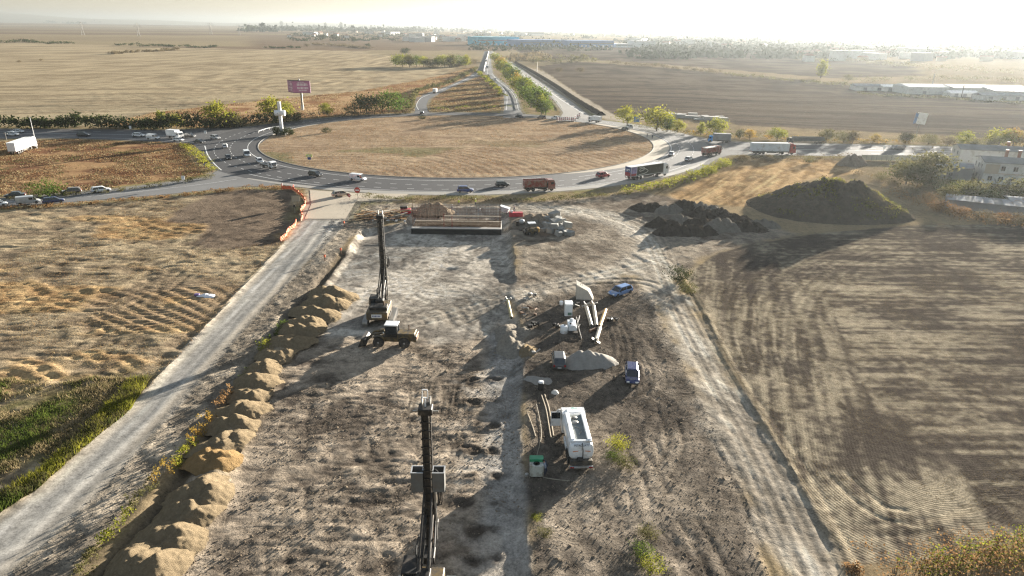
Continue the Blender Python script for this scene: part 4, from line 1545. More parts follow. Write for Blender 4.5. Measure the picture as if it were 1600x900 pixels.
CABB = paint('cyan_blue', (0.05, 0.30, 0.70))
place(rigid_truck('grey box truck with a bright blue cab behind the loaded dump truck', 'trucks on the roads', CABB, 'box', mat('grey_tarpaulin', (0.20, 0.20, 0.20), .7, var=.3, scale=.6), 8.6, 3.5), 1123, 222.5, (1085, 221))
place(rigid_truck('white flatbed truck with a crew cab on the west side of the roundabout', 'trucks on the roads', PW, 'bed', PS, 5.8, 2.3, 2.1, nm='flatbed_truck'), 420, 262.5, (450, 268))
place(rigid_truck('white camper van with a tall body on the upper avenue', None, PW, 'box', WTRL, 6.6, 3.2, 2.4, cat='camper van', nm='camper_van'), 274, 216, (310, 219.5))
place(rigid_truck('white box van on the far right side, beside the barrier boards', 'trucks on the roads', PW, 'box', WTRL, 6.2, 2.9, 2.2), 929, 191, (905, 188.5))
place(rigid_truck('white truck coming toward the roundabout on the far exit road', 'trucks on the roads', PW, 'box', WTRL, 6.2, 3.0, 2.2), 680, 145.5, (700, 135))
place(rigid_truck('white truck halfway along the far traffic queue', 'trucks on the roads', PW, 'box', WTRL, 7.0, 3.4, 2.3), 759.5, 97, (758, 106))
place(rigid_truck('pale truck on the far entry road beside the white barrier end', 'trucks on the roads', PW, 'box', GREYW, 6.0, 3.0, 2.3), 761, 107, (766, 115))
dk = rigid_truck('dark tractor truck at the tree line beyond the pale grey trailer', 'trucks on the roads', PG, 'dump', mat('dark_trailer', (0.07, 0.075, 0.07), .7, var=.3), 14.0, 2.6, 2.5, nm='dump_truck')
place(dk, 1258, 224.5, (1228, 224))
place(rigid_truck('pale truck half hidden by the tree on the right avenue', 'trucks on the roads', PW, 'box', WTRL, 6.6, 3.0, 2.3), 1548, 240.5, (1500, 239))
place(rigid_truck('low dark truck at the right edge of the frame on the avenue', 'trucks on the roads', PG, 'bed', PG, 7.5, 2.3, 2.4, nm='flatbed_truck'), 1588, 243.5, (1540, 241))
place(rigid_truck('small black truck on the unfinished far road', 'trucks on the roads', PK, 'dump', PK, 6.0, 2.6, 2.3, nm='dump_truck'), 806, 117.5, (798, 110))
# ------------------------------------------------------------------ heaps of sand, gravel and soil
def soilmat(name, a, b, scale=3.0, bump=.06, bscale=5.0):
    if name in MATS:
        return MATS[name]
    m, nt, bs = _nodes(name)
    bs.inputs['Roughness'].default_value = .95
    bs.inputs['Specular IOR Level'].default_value = 0.0
    n = noise_node(nt, scale, 8.0, .7)
    n2 = noise_node(nt, bscale, 8.0, .75)
    f = mathn(nt, 'ADD', mathn(nt, 'MULTIPLY', n.outputs[0], .6), mathn(nt, 'MULTIPLY', n2.outputs[0], .4))
    nt.links.new(mixc(nt, ramp01(nt, f, .36, .64), a, b), bs.inputs['Base Color'])
    bp = nt.nodes.new('ShaderNodeBump')
    bp.inputs['Distance'].default_value = bump
    nt.links.new(n2.outputs[0], bp.inputs['Height'])
    nt.links.new(bp.outputs[0], bs.inputs['Normal'])
    MATS[name] = m
    return m


SAND = soilmat('gravel_sand', (0.15, 0.115, 0.072), (0.27, 0.21, 0.135), 2.5, .14, 13)
SAND2 = soilmat('gravel_orange', (0.19, 0.125, 0.06), (0.28, 0.19, 0.095), 2.5, .16, 6)
GRAVEL = soilmat('grey_gravel', (0.23, 0.215, 0.195), (0.33, 0.31, 0.28), 2.0, .06, 9)
SOILD = soilmat('black_topsoil', (0.045, 0.037, 0.03), (0.085, 0.07, 0.055), 1.2, .25, 2)
SOILG = soilmat('grey_subsoil', (0.13, 0.115, 0.095), (0.20, 0.18, 0.15), 1.2, .25, 2)
SOILB = soilmat('brown_spoil', (0.16, 0.125, 0.09), (0.27, 0.22, 0.165), 1.5, .15, 3)


def heap_mesh(name, rx, ry, h, m, seed, rough=.12, rings=18, secs=44, ridge=0.0, flat=0.0, cut=None, power=1.25):
    """a tipped heap: cone with a rounded crest, lobes and slumped edge"""
    rr = np.linspace(0, 1.08, rings + 1)
    aa = np.linspace(0, 2 * np.pi, secs, endpoint=False)
    A, Q = np.meshgrid(aa, rr)
    lob = 1 + .16 * (vnoise(np.cos(A) * 1.6 + seed * 3.1 + 9, np.sin(A) * 1.6 + seed, seed % 7) - .5) * 2
    x, y = Q * rx * lob * np.cos(A), Q * ry * lob * np.sin(A)
    q = np.clip((Q - flat) / (1 - flat), 0, 1.2)
    z = h * np.clip(1 - q ** power, -0.2, 1)
    z = z - h * .10 * np.exp(-(q / .22) ** 2)
    z = z + (fbm(x + seed * 13, y - seed * 7, .9, 4, seed % 6) - .5) * rough * 2 * np.clip(1.1 - q, 0, 1) + (fbm(x + seed * 3, y + seed * 5, 2.6, 3, 2) - .5) * h * .35 * np.clip(1.05 - q, 0, 1)
    if rx > 10:
        z = z + (fbm(x + 3, y, 4.5, 3, 4) - .5) * 3.0 * np.clip(1.08 - q, 0, 1)
    if ridge:
        z = z + ridge * np.abs(np.sin(A * 2.5 + seed + 1.5 * (lob - 1) * 6)) * q * np.clip(1.05 - q, 0, 1) * 2
    z[-1] = -.35
    v = np.stack([x, y, z], -1).reshape(-1, 3)
    fs = []
    for i in range(rings):
        for k in range(secs):
            j = (k + 1) % secs
            fs.append((i * secs + k, i * secs + j, (i + 1) * secs + j, (i + 1) * secs + k)[::-1])
    me = np_mesh(name, v, np.array(fs), m, smooth=True)
    return me


def cone_heap(name, rx, ry, h, m, seed, rough=.06, slope=None, n=5, **k):
    """loads tipped one on another: the union of a few cones at the angle of repose, so creases stay sharp"""
    rg = np.random.default_rng(seed * 31 + 5)
    res = .11 if max(rx, ry) < 3 else .13
    gx, gy = np.arange(-rx * 1.5, rx * 1.5, res), np.arange(-ry * 1.6, ry * 1.6, res)
    x, y = np.meshgrid(gx, gy)
    wx, wy = x + (fbm(x + seed * 9, y, 1.7, 3, 1) - .5) * .5, y + (fbm(x, y + seed * 9, 1.7, 3, 2) - .5) * .5
    z = np.full(x.shape, -9.0)
    for i in range(n):
        t = (i / max(1, n - 1) - .5) * 1.15
        cx, cy = t * rx + rg.normal() * rx * .08, rg.normal() * ry * .26
        hi = h * (1 - .55 * abs(t) ** 1.4) * rg.uniform(.82, 1.08)
        a = rg.uniform(-.5, .5)
        u, v = (wx - cx) * math.cos(a) + (wy - cy) * math.sin(a), -(wx - cx) * math.sin(a) + (wy - cy) * math.cos(a)
        d = np.sqrt((u / (rx * .62)) ** 2 + (v / (ry * .92)) ** 2 + .012)
        z = np.maximum(z, hi * (1.08 - d))
    z = z + (fbm(x + seed, y - seed, .45, 4, 3) - .5) * rough * 2
    foot = np.maximum(z, -.35)
    idx = np.arange(x.size).reshape(x.shape)
    zc = np.maximum.reduce([z[:-1, :-1], z[1:, :-1], z[:-1, 1:], z[1:, 1:]])
    keep = zc > -.3
    q = np.stack([idx[:-1, :-1], idx[:-1, 1:], idx[1:, 1:], idx[1:, :-1]], -1)[keep]
    used, inv = np.unique(q, return_inverse=True)
    v = np.stack([x, y, foot], -1).reshape(-1, 3)[used]
    return np_mesh(name, v, inv.reshape(-1, 4), m, smooth=False if False else True)


def heap(name, px, py, rx, ry, h, m, label, group=None, seed=1, rz=0.0, cat='heap', **k):
    p = on(px, py)
    o = link(name, cone_heap(name, rx, ry, h, m, seed, **k))
    o.location = (p.x, p.y, p.z - .05)
    o.rotation_euler = (0, 0, rz)
    return tag(o, label, cat, group)


ROWH = [(528, 458, 3.4, 1.9, 1.8), (514, 473, 3.3, 1.8, 1.7), (500, 488, 3.2, 1.7, 1.7), (487, 503, 3.0, 1.7, 1.6), (474, 517, 2.9, 1.6, 1.6), (458, 533, 2.7, 1.6, 1.5), (440, 553, 2.5, 1.5, 1.3),
        (424, 574, 2.5, 1.5, 1.3), (414, 594, 2.7, 1.5, 1.5), (403, 615, 2.8, 1.5, 1.6), (392, 638, 2.8, 1.5, 1.6), (378, 662, 2.8, 1.5, 1.6), (366, 690, 2.8, 1.5, 1.6),
        (352, 717, 2.7, 1.5, 1.6), (340, 765, 2.8, 1.6, 1.6), (318, 800, 2.9, 1.6, 1.7), (290, 842, 3.0, 1.7, 1.8), (262, 880, 3.1, 1.8, 1.9), (222, 925, 3.2, 1.8, 1.9)]
ORD = ['first', 'second', 'third', 'fourth', 'fifth', 'sixth', 'seventh', 'eighth', 'ninth', 'tenth']
LABR = ['sand heap, %s from the far top end of the row' % ORD[i] for i in range(9)] + ['sand heap, %s above the rusty orange one' % ORD[3 - i] for i in range(4)] + \
    ['rusty orange gravel heap, the only one of its colour in the row'] + ['sand heap, %s below the rusty orange one' % ORD[i] for i in range(4)] + ['sand heap cut by the bottom frame edge, lowest of the row']
for i, (px, py, rx, ry, h) in enumerate(ROWH):
    m = SAND2 if i == 13 else SAND
    heap('sand_heap', px - 5 - (py - 450) * .055, py, rx * max(.74, 1.0 - .035 * i) * (.98 + .12 * math.sin(i * 4.1)), ry * (1.15 + .2 * math.sin(i * 2.7)), h * max(.72, 1.0 - .025 * i) * (.84 + .16 * math.sin(i * 1.9)), m, LABR[i], 'sand heaps tipped in a row along the pit edge', seed=i + 1, rz=-.28 + .22 * math.sin(i * 2.3), rough=.12, ridge=.34, power=1.05)
heap('gravel_heap', 918, 566, 3.4, 2.3, 2.0, GRAVEL, 'pale grey gravel heap between the dark car and the navy car', seed=31, rough=.10, ridge=.4)
heap('gravel_heap', 842, 594, 1.6, 1.0, .5, GRAVEL, 'small flat grey gravel heap below the dark grey car', seed=32, rough=.04)
heap('spoil_heap', 806, 532, 5.0, 1.9, 1.7, soilmat('pale_spoil', (0.17, 0.15, 0.125), (0.29, 0.26, 0.215), 1.5, .15, 3), 'long grey brown spoil heap along the edge of the pit', seed=33, rz=R(93), rough=.10)
heap('spoil_heap', 826, 548, .9, 1.8, .9, SAND, 'small sandy mound leaning on the long spoil heap', seed=34, rough=.08)
heap('spoil_heap', 843, 346, 4.5, 3.2, 2.0, SOILB, 'brown earth mound behind the small yellow machine', seed=35, rough=.2, ridge=.3)
heap('spoil_heap', 834, 352, 3.0, 1.8, 1.3, SOILG, 'low grey earth mound next to the small yellow machine', seed=36, rough=.12)
heap('spoil_heap', 675, 329, 4.2, 2.6, 2.4, SOILB, 'brown earth mound standing inside the rebar cage', seed=37, rough=.12)
heap('spoil_heap', 1332, 257, 4.5, 3.2, 4.4, SOILB, 'lone pointed earth mound beside the right avenue', seed=38, rough=.1)
CL = [(1016, 328, 4.2, 2.6, 2.0, SOILD, 'black soil heap at the left end of the heap cluster'), (1045, 331, 3.4, 2.6, 2.2, SOILG, 'grey soil heap beside the leftmost black heap of the cluster'),
      (1066, 328, 3.6, 2.6, 2.8, SOILD, 'tall black soil heap at the back left of the cluster'), (1090, 328, 3.4, 2.4, 2.4, SOILG, 'pale grey heap at the back of the cluster'),
      (1108, 331, 3.2, 2.4, 2.2, SOILG, 'second pale grey heap at the back of the cluster, further right'), (1092, 338, 4.0, 2.4, 2.2, SOILD, 'dark heap in the middle of the cluster'),
      (1120, 336, 3.4, 2.5, 2.2, SOILD, 'black heap at the back right of the cluster'), (1033, 350, 3.6, 2.4, 2.0, SOILD, 'black heap at the front left of the cluster'),
      (1064, 346, 3.2, 2.2, 1.9, SOILG, 'grey heap between two black ones at the front of the cluster'), (1055, 364, 4.2, 2.8, 2.8, SOILD, 'big black heap at the very front of the cluster'),
      (1084, 364, 4.0, 2.6, 2.6, SOILD, 'black front heap touching the stony grey heap'), (1123, 358, 4.4, 3.0, 2.7, SOILG, 'stony grey heap at the front right of the cluster'),
      (1150, 346, 3.8, 2.8, 2.3, SOILD, 'dark heap between the stony grey heap and the big mound'), (1165, 357, 4.0, 2.8, 2.2, SOILD, 'low dark heap at the foot of the big mound'),
      (1190, 354, 3.4, 2.4, 1.8, SOILG, 'low grey heap touching the big mound'), (1092, 350, 3.4, 2.4, 1.9, SOILD, 'dark heap right of the front grey one')]
for i, (px, py, rx, ry, h, m, lb_) in enumerate(CL):
    heap('soil_heap', px, py, rx, ry, h, m, lb_, 'soil heaps tipped in a cluster', seed=40 + i, rough=.28, power=1.5)
p = on(1302, 329)
big = link('soil_mound', heap_mesh('soil_mound', 21.5, 15.5, 8.0, soilmat('mound_soil', (0.065, 0.054, 0.042), (0.14, 0.115, 0.082), .8, .4, 1.4), 77, rough=1.15, rings=80, secs=200, flat=.10, power=1.08))
big.location = (p.x, p.y, p.z - .1)
tag(big, 'huge dark topsoil mound with weeds right of the heap cluster', 'mound')

# ------------------------------------------------------------------ people
SKIN = mat('skin', (0.45, 0.27, 0.19), .6, var=.08)
HELM = mat('helmet_white', (0.75, 0.74, 0.70), .4)
CLOTH_N = mat('work_trousers', (0.035, 0.045, 0.075), .85)
VEST_Y = mat('hi_vis_yellow', (0.55, 0.62, 0.08), .8)
VEST_O = mat('hi_vis_orange', (0.70, 0.20, 0.04), .8)
SHIRT_B = mat('shirt_grey_blue', (0.30, 0.34, 0.42), .85)


def make_person(label, torso_m, lean=0.0, knee=0.0, arm=0.25, loc=(0, 0, 0), rz=0, helmet=True, group=None):
    t = thing('person', label, 'person', loc, rz, group)
    V, E, Rd = [], [], []

    def add(p, r, par=None):
        V.append(p); Rd.append(r)
        if par is not None:
            E.append((par, len(V) - 1))
        return len(V) - 1
    hip = .92 - knee * .35
    cl, sl = math.cos(lean), math.sin(lean)

    def up(x, h, fw=0.0):
        return (x, sl * h + cl * fw, hip + cl * h - sl * fw)
    pel = add((0, 0, hip), .135)
    sp = add(up(0, .22), .125, pel)
    ch = add(up(0, .42), .15, sp)
    nk = add(up(0, .56), .06, ch)
    hd0 = add(up(0, .64, .01), .085, nk)
    hd1 = add(up(0, .74, .02), .10, hd0)
    add(up(0, .82, .01), .07, hd1)
    for s in (-1, 1):
        kx = s * (.10 + .02)
        th = add((s * .10, 0, hip - .06), .10, pel)
        kn = add((kx + .01 * s, .05 + knee * .30, hip * .52), .07, th)
        an = add((kx + .02 * s, -.02, .09), .045, kn)
        add((kx + .03 * s, .14, .04), .04, an)
        so = add(up(s * .19, .47), .065, ch)
        el = add(up(s * (.24 + arm * .1), .20, arm * .3), .048, so)
        wr = add(up(s * .25, .0, arm * .9), .034, el)
        pm_ = add(up(s * .25, -.07, arm * .9 + .02), .032, wr)
        for q in range(4):
            f1 = add(up(s * (.225 + q * .018), -.125 - .006 * (q in (1, 2)), arm * .9 + .02 + q * .004), .010, pm_)
            add(up(s * (.225 + q * .018), -.165 - .008 * (q in (1, 2)), arm * .9 + .045), .008, f1)
        tb = add(up(s * .215, -.085, arm * .9 + .055), .011, pm_)
        add(up(s * .21, -.12, arm * .9 + .07), .009, tb)
    me = bpy.data.meshes.new('body')
    me.from_pydata(V, E, [])
    o = bpy.data.objects.new('body', me)
    COL.objects.link(o)
    md = o.modifiers.new('skin', 'SKIN')
    for i, sv in enumerate(me.skin_vertices[0].data):
        sv.radius = (Rd[i], Rd[i])
        sv.use_root = (i == 0)
    md.use_smooth_shade = True
    o.modifiers.new('sub', 'SUBSURF').levels = 1
    o.modifiers['sub'].render_levels = 1
    dg = bpy.context.evaluated_depsgraph_get()
    me2 = bpy.data.meshes.new_from_object(o.evaluated_get(dg))
    me2.name = 'body'
    bpy.data.objects.remove(o)
    for m in (SKIN, torso_m, CLOTH_N):
        me2.materials.append(m)
    for pl in me2.polygons:
        c = pl.center
        h = (c.z - hip) * cl + c.y * sl
        wide = abs(c.x)
        if c.z < hip - .02 and h < .03:
            pl.material_index = 2
        elif h > .58:
            pl.material_index = 0
        elif h < .04 and wide > .19:
            pl.material_index = 0
        else:
            pl.material_index = 1
        pl.use_smooth = True
    link('body', me2, t)
    hm = MB()
    c0 = Vector(up(0, .80, .02))
    hm.lathe(c0, [(.125, -.03), (.145, -.01), (.125, .05), (.085, .10), (.02, .125)], 10)
    hm.build('helmet' if helmet else 'hair', HELM if helmet else mat('hair_dark', (.03, .022, .018), .7), t, True)
    fc = MB()
    e0 = Vector(up(0, .72, .115))
    fc.box(e0, (.03, .03, .045))
    fc.build('nose', SKIN, t)
    return t


# ------------------------------------------------------------------ drilling rigs
YEL = mat('machine_yellow', (0.24, 0.15, 0.03), .6, var=.3, dirt=(0.06, 0.048, 0.033), dirt_amt=.8)  # yellow and its dirt both darkened: backlit shade put into the colour
RIGD = mat('rig_dark_steel', (0.022, 0.020, 0.018), .6, .2, var=.3, dirt=(0.13, 0.10, 0.075), dirt_amt=.3)
RUST = mat('rusty_steel', (0.16, 0.085, 0.045), .8, .1, var=.4)
STEEL = mat('bare_steel', (0.36, 0.35, 0.33), .45, .5, dirt=(.18, .15, .11), dirt_amt=.4)
BLK = mat('hose_rubber', (0.022, 0.021, 0.02), .7)
GREYB = mat('grey_hopper', (0.13, 0.13, 0.125), .7, var=.2, dirt=(.12, .10, .08), dirt_amt=.4)


def track_unit(t, x, L=5.6, w=.75, h=1.0):
    tk_ = MB()
    prof = []
    r = h / 2
    for k in range(9):
        a = -math.pi / 2 + math.pi * k / 8
        prof.append((L / 2 - r + r * math.cos(a), r + r * math.sin(a)))
    for k in range(9):
        a = math.pi / 2 + math.pi * k / 8
        prof.append((-L / 2 + r + r * math.cos(a), r + r * math.sin(a)))
    tk_.prism(prof, x - w * .42, x + w * .42, axis='x')
    o = tk_.build('track', RIGD, t)
    shoe = None
    per = []
    n = len(prof)
    for i in range(n):
        a, b = Vector((0, *prof[i])), Vector((0, *prof[(i + 1) % n]))
        d = (b - a).length
        m_ = max(1, int(d / .27))
        for k in range(m_):
            per.append((a.lerp(b, (k + .5) / m_), (b - a).normalized()))
    for q, d in per:
        nrm = Vector((0, d.z, -d.y))
        M = Matrix((Vector((1, 0, 0)), d, -nrm)).transposed()
        if shoe is None:
            shoe = MB().box((0, 0, 0), (w, .19, .07)).box((0, 0, .05), (w, .04, .05)).mesh('track_shoe', STEEL)
        so = link('track_shoe', shoe, o)
        so.matrix_local = Matrix.Translation(Vector((x, q.y, q.z))) @ M.to_4x4()
    return o


def drill_rig(label, plate=True, hoppers=False, mast_h=15.0, mast_y=4.6):
    t = thing('drilling_rig', label, 'drilling rig', group='tracked drilling rigs')
    track_unit(t, -1.95)
    track_unit(t, 1.95)
    MB().bevbox((0, 0, .75), (3.2, 2.6, .6), .1).tube([(0, 0, 1.0), (0, 0, 1.35)], 1.1, 16).build('undercarriage', RIGD, t)
    hs = MB().bevbox((0, -.5, 2.0), (3.1, 4.6, 1.25), .14)
    hs.build('house', YEL, t)
    MB().bevbox((0, -2.95, 1.95), (3.15, .7, 1.25), .22).build('counterweight', YEL, t)
    if plate:
        pl = MB().box((0, -3.32, 2.0), (1.55, .03, .55)).build('rear_plate', PLATE, t)
        mkk = MB()
        for k, (x0, hgt) in enumerate(((-.56, .26), (-.36, .22), (-.16, .26), (.06, .24), (.26, .26), (.48, .22))):
            mkk.box((x0, -3.34, 2.0), (.13, .012, hgt))
        mkk.build('plate_lettering', mat('plate_blue', (.05, .08, .25), .5), pl)
    MB().bevbox((.15, -1.7, 2.85), (2.6, 1.7, .5), .08).build('engine_cover', RIGD, t)
    for k in range(6):
        MB().box((.15, -2.3 + k * .22, 3.115), (1.6, .08, .03)).build('grille_slat', BLK, t)
    MB().tube([(.9, -1.6, 3.1), (.9, -1.6, 3.75)], .09, 8).build('exhaust', RUST, t)
    c = MB()
    x0, x1, y0, y1, z0, z1 = -1.62, -.52, .2, 2.0, 1.6, 3.35
    for (a, b) in ((x0, y0), (x1, y0), (x0, y1), (x1, y1)):
        c.box((a, b, (z0 + z1) / 2), (.09, .09, z1 - z0))
    c.bevbox(((x0 + x1) / 2, (y0 + y1) / 2, z1 + .05), (x1 - x0 + .12, y1 - y0 + .12, .1), .03)
    c.box(((x0 + x1) / 2, (y0 + y1) / 2, z0 + .2), (x1 - x0 - .02, y1 - y0 - .02, .4))
    cb = c.build('cab', RIGD, t)
    MB().box(((x0 + x1) / 2, (y0 + y1) / 2, (z0 + z1) / 2 + .15), (x1 - x0 - .04, y1 - y0 - .04, z1 - z0 - .35)).build('cab_glass', GLASS, cb)
    # boom foot and struts carrying the leader
    b = MB()
    for s in (-1, 1):
        b.box((s * .35, .9, 2.9), (.22, 2.0, 1.1))
    b.bevbox((0, .3, 2.75), (1.15, 1.2, 1.2), .1)
    b.build('boom_foot', RIGD, t)
    for s in (-1, 1):
        MB().tube([(s * .3, 1.0, 3.0), (s * .28, mast_y - .5, 5.0)], .15, 6).build('strut', RIGD, t)
        MB().tube([(s * .42, -.2, 2.7), (s * .3, mast_y - .45, 7.2)], .09, 7).tube([(s * .42, -.2, 2.7), (s * .38, 1.2, 4.0)], .14, 7).build('back_stay', RIGD, t)
    MB().bevbox((0, mast_y - .9, 1.2), (.9, 1.4, .7), .08).build('mast_foot', RIGD, t)
    # leader: box mast with rails, rungs and a clamp at the bottom
    m = MB()
    w = .37 if not hoppers else .28
    m.box((0, mast_y, mast_h / 2 + .3), (w * 1.55, .5, mast_h - .6))
    ms = m.build('mast', RIGD, t)
    for s in (-1, 1):
        MB().box((s * (w + .05), mast_y + .18, mast_h / 2 + .3), (.11, .2, mast_h - .6)).build('rail', RIGD, ms)
        MB().tube([(s * (w - .02), mast_y - .3, .8), (s * (w - .02), mast_y - .3, mast_h - .3)], .04, 5).build('pipe', STEEL if s > 0 else BLK, ms)
    rung = MB().box((0, 0, 0), (.84, .1, .09)).mesh('rung', RIGD)
    for k in range(int(mast_h / .75) - 1):
        r_ = link('rung', rung, ms)
        r_.location = (0, mast_y - .29, .9 + k * .75)
    hd_ = MB().bevbox((0, mast_y, mast_h + .25), (1.1, 1.0, .55), .08).bevbox((0, mast_y + .75, mast_h + .35), (.45, 1.0, .35), .06)
    hd_.build('mast_head', RIGD, t)
    for s in (-1, 1):
        MB().disc((s * .32, mast_y + .55, mast_h + .75), .36, .10, 'x', 14).build('sheave', STEEL, t)
        MB().box((s * .75, mast_y, mast_h + .1), (.5, .12, .12)).build('side_arm', STEEL, t)
    if hoppers:
        MB().box((0, mast_y, mast_h + 1.3), (.4, .08, .08)).box((0, mast_y, mast_h + 2.0), (.4, .08, .08)).box((.2, mast_y, mast_h + 1.65), (.07, .08, .62)).box((-.2, mast_y, mast_h + 1.65), (.07, .08, .62)).box((0, mast_y, mast_h + .9), (.1, .1, .75)).build('head_frame', PW, t)
        for s in (-1, 1):
            h_ = MB()
            cx, cy, z0, z1, hw = s * .86, mast_y + .1, 7.2, 9.0, .46
            for (dx, dy, sx, sy) in ((-hw, 0, .05, .97), (hw, 0, .05, .97), (0, -hw, .86, .05), (0, hw, .86, .05)):
                h_.box((cx + dx, cy + dy, (z0 + z1) / 2), (sx, sy, z1 - z0))
            h_.box((cx, cy, z0 + .03), (2 * hw - .06, 2 * hw - .06, .05))
            ho = h_.build('hopper', GREYB, t)
            e_ = MB()
            for (dx, dy, sx, sy) in ((-hw, 0, .09, 1.02), (hw, 0, .09, 1.02), (0, -hw, .82, .09), (0, hw, .82, .09)):
                e_.box((cx + dx, cy + dy, z1 + .03), (sx, sy, .07))
            e_.build('hopper_rim', PS, ho)
    # drill motor sliding on the leader, casing and hoses
    zc = 6.2 if not hoppers else 4.6
    cr = MB().bevbox((0, mast_y + .62, zc), (1.0, .75, 1.5), .1)
    cr.build('drill_motor', RIGD, t)
    MB().bevbox((.5, mast_y + .4, zc - 1.2), (.35, .5, .7), .05).build('motor_housing', YEL if not hoppers else RIGD, t)
    MB().tube([(0, mast_y + .62, .1), (0, mast_y + .62, zc - .7)], .23, 12).build('casing_tube', RUST, t)
    for k, (dx, dz) in enumerate(((.62, 0), (.74, .3), (.55, -.4), (.85, -.2))):
        pts = spline([np.array(q) for q in ((.35, mast_y + .2, mast_h * .62), (dx + .1, mast_y - .1, mast_h * .60 + dz), (dx + .22, mast_y, zc + 1.6 + dz), (dx, mast_y + .2, zc + .9), (.45, mast_y + .5, zc + .5))], .3)
        MB().tube(pts, .045, 6).build('hose', BLK, t)
    for s in (-1, 1):
        pts = spline([np.array(q) for q in ((s * .5, .8, 3.0), (s * .7, 2.2, 4.2), (s * .5, mast_y - .5, 4.0), (s * .35, mast_y - .35, 5.5))], .3)
        MB().tube(pts, .06, 6).build('hose', BLK, t)
    MB().tube([(.52, mast_y - .05, 2.2), (.52, mast_y - .05, zc + 4.0)], .12, 8).build('ram', STEEL, t)
    hr = MB()
    for s in (-1, 1):
        hr.tube([(s * 1.5, -2.6, 2.6), (s * 1.5, -2.6, 3.4), (s * 1.5, .1, 3.4), (s * 1.5, .1, 2.6)], .03, 5)
    hr.build('handrail', YEL, t)
    return t


rig1 = drill_rig('black and yellow drilling rig standing by the wheel loader, its mast raised')
p = on(592, 506)
rig1.location = (p.x, p.y + 1.6, p.z)
rig1.rotation_euler = (0, 0, R(1.5))
rig2 = drill_rig('nearer drilling rig with two open grey hoppers on its mast', plate=False, hoppers=True, mast_h=14.4, mast_y=5.4)
rig2.location = (-6.55, 40.7, gz(-6.55, 41))
rig2.rotation_euler = (0, 0, R(0.5))


# ------------------------------------------------------------------ wheel loader
def wheel_loader():
    t = thing('wheel_loader', 'yellow wheel loader with lowered bucket in front of the drilling rig', 'wheel loader')
    MB().bevbox((0, -2.2, 1.55), (1.9, 2.5, 1.15), .12).bevbox((0, -3.45, 1.35), (2.0, .5, .9), .12).build('engine_hood', YEL, t)
    MB().bevbox((0, -.4, 1.05), (1.3, 2.4, .7), .08).bevbox((0, 1.6, 1.05), (1.2, 1.8, .8), .08).build('frame', YEL, t)
    c = MB()
    for (a, b) in ((-.72, -.9), (.72, -.9), (-.72, .75), (.72, .75)):
        c.box((a, b, 2.35), (.1, .1, 1.7))
    c.box((0, -.08, 1.65), (1.5, 1.7, .35))
    cb = c.build('cab', RIGD, t)
    MB().bevbox((0, -.08, 3.25), (1.65, 1.9, .16), .05).build('cab_roof', PW, cb)
    MB().box((0, -.08, 2.5), (1.38, 1.58, 1.25)).build('cab_glass', GLASS, cb)
    for s in (-1, 1):
        for yy in (1.7, -2.0):
            w = wheel(t, s * 1.05, yy, .80, .55, n=20)
            f = MB()
            pts = [(s * 1.05, yy + .98 * math.cos(a), .80 + .98 * math.sin(a)) for a in np.linspace(.35, math.pi - .35, 8)]
            for a, b in zip(pts[:-1], pts[1:]):
                cx = (Vector(a) + Vector(b)) / 2
                f.box(cx, (.6, (Vector(b) - Vector(a)).length + .02, .05), Matrix.Rotation(math.atan2(b[2] - a[2], b[1] - a[1]), 3, 'X'))
            f.build('mudguard', YEL, t)
        MB().tube([(s * .45, 1.2, 2.0), (s * .5, 2.6, 1.7), (s * .5, 3.5, .7)], .15, 6).build('loader_arm', YEL, t)
        MB().tube([(s * .25, 1.5, 1.5), (s * .4, 3.0, 1.15)], .09, 6).build('ram', STEEL, t)
        MB().bevbox((s * .75, 1.0, 2.1), (.22, .16, .2), .03).build('work_light', LAMP_W, t)
    b = MB()
    prof = [(3.55, .15), (4.6, .05), (4.62, .12), (3.75, .28), (3.50, .75), (3.75, 1.15), (4.1, 1.28), (4.08, 1.36), (3.65, 1.25), (3.35, .75)]
    b.prism(prof, -1.3, 1.3, axis='x')
    for s in (-1, 1):
        b.prism([(3.45, .2), (4.58, .1), (4.1, 1.3), (3.6, 1.2)], s * 1.27 - .03, s * 1.27 + .03, axis='x')
    b.build('bucket', RIGD, t)
    MB().tube([(.5, -2.4, 2.1), (.5, -2.4, 2.9)], .07, 8).build('exhaust', RUST, t)
    for s in (-1, 1):
        MB().bevbox((s * .8, -3.72, 1.5), (.22, .06, .14), .02).build('tail_light', LAMP_R, t)
    return t


wl = wheel_loader()
p = on(612, 541)
wl.location = (p.x, p.y + .6, p.z + .02)
wl.rotation_euler = (0, 0, R(87))

# ------------------------------------------------------------------ road tanker
TANKW = mat('tank_white', (0.78, 0.80, 0.82), .3, var=.05, scale=.8, dirt=(.38, .34, .28), dirt_amt=.28, coat=.3)


def text_mesh(body, size, m, parent, name='lettering', M=None):
    cu = bpy.data.curves.new(name, 'FONT')
    cu.body = body
    cu.size = size
    cu.align_x = 'CENTER'
    cu.align_y = 'CENTER'
    cu.extrude = .004
    o = bpy.data.objects.new(name, cu)
    COL.objects.link(o)
    dg = bpy.context.evaluated_depsgraph_get()
    me = bpy.data.meshes.new_from_object(o.evaluated_get(dg))
    bpy.data.objects.remove(o)
    me.materials.clear()
    me.materials.append(m)
    q = link(name, me, parent)
    if M is not None:
        q.matrix_local = M
    return q


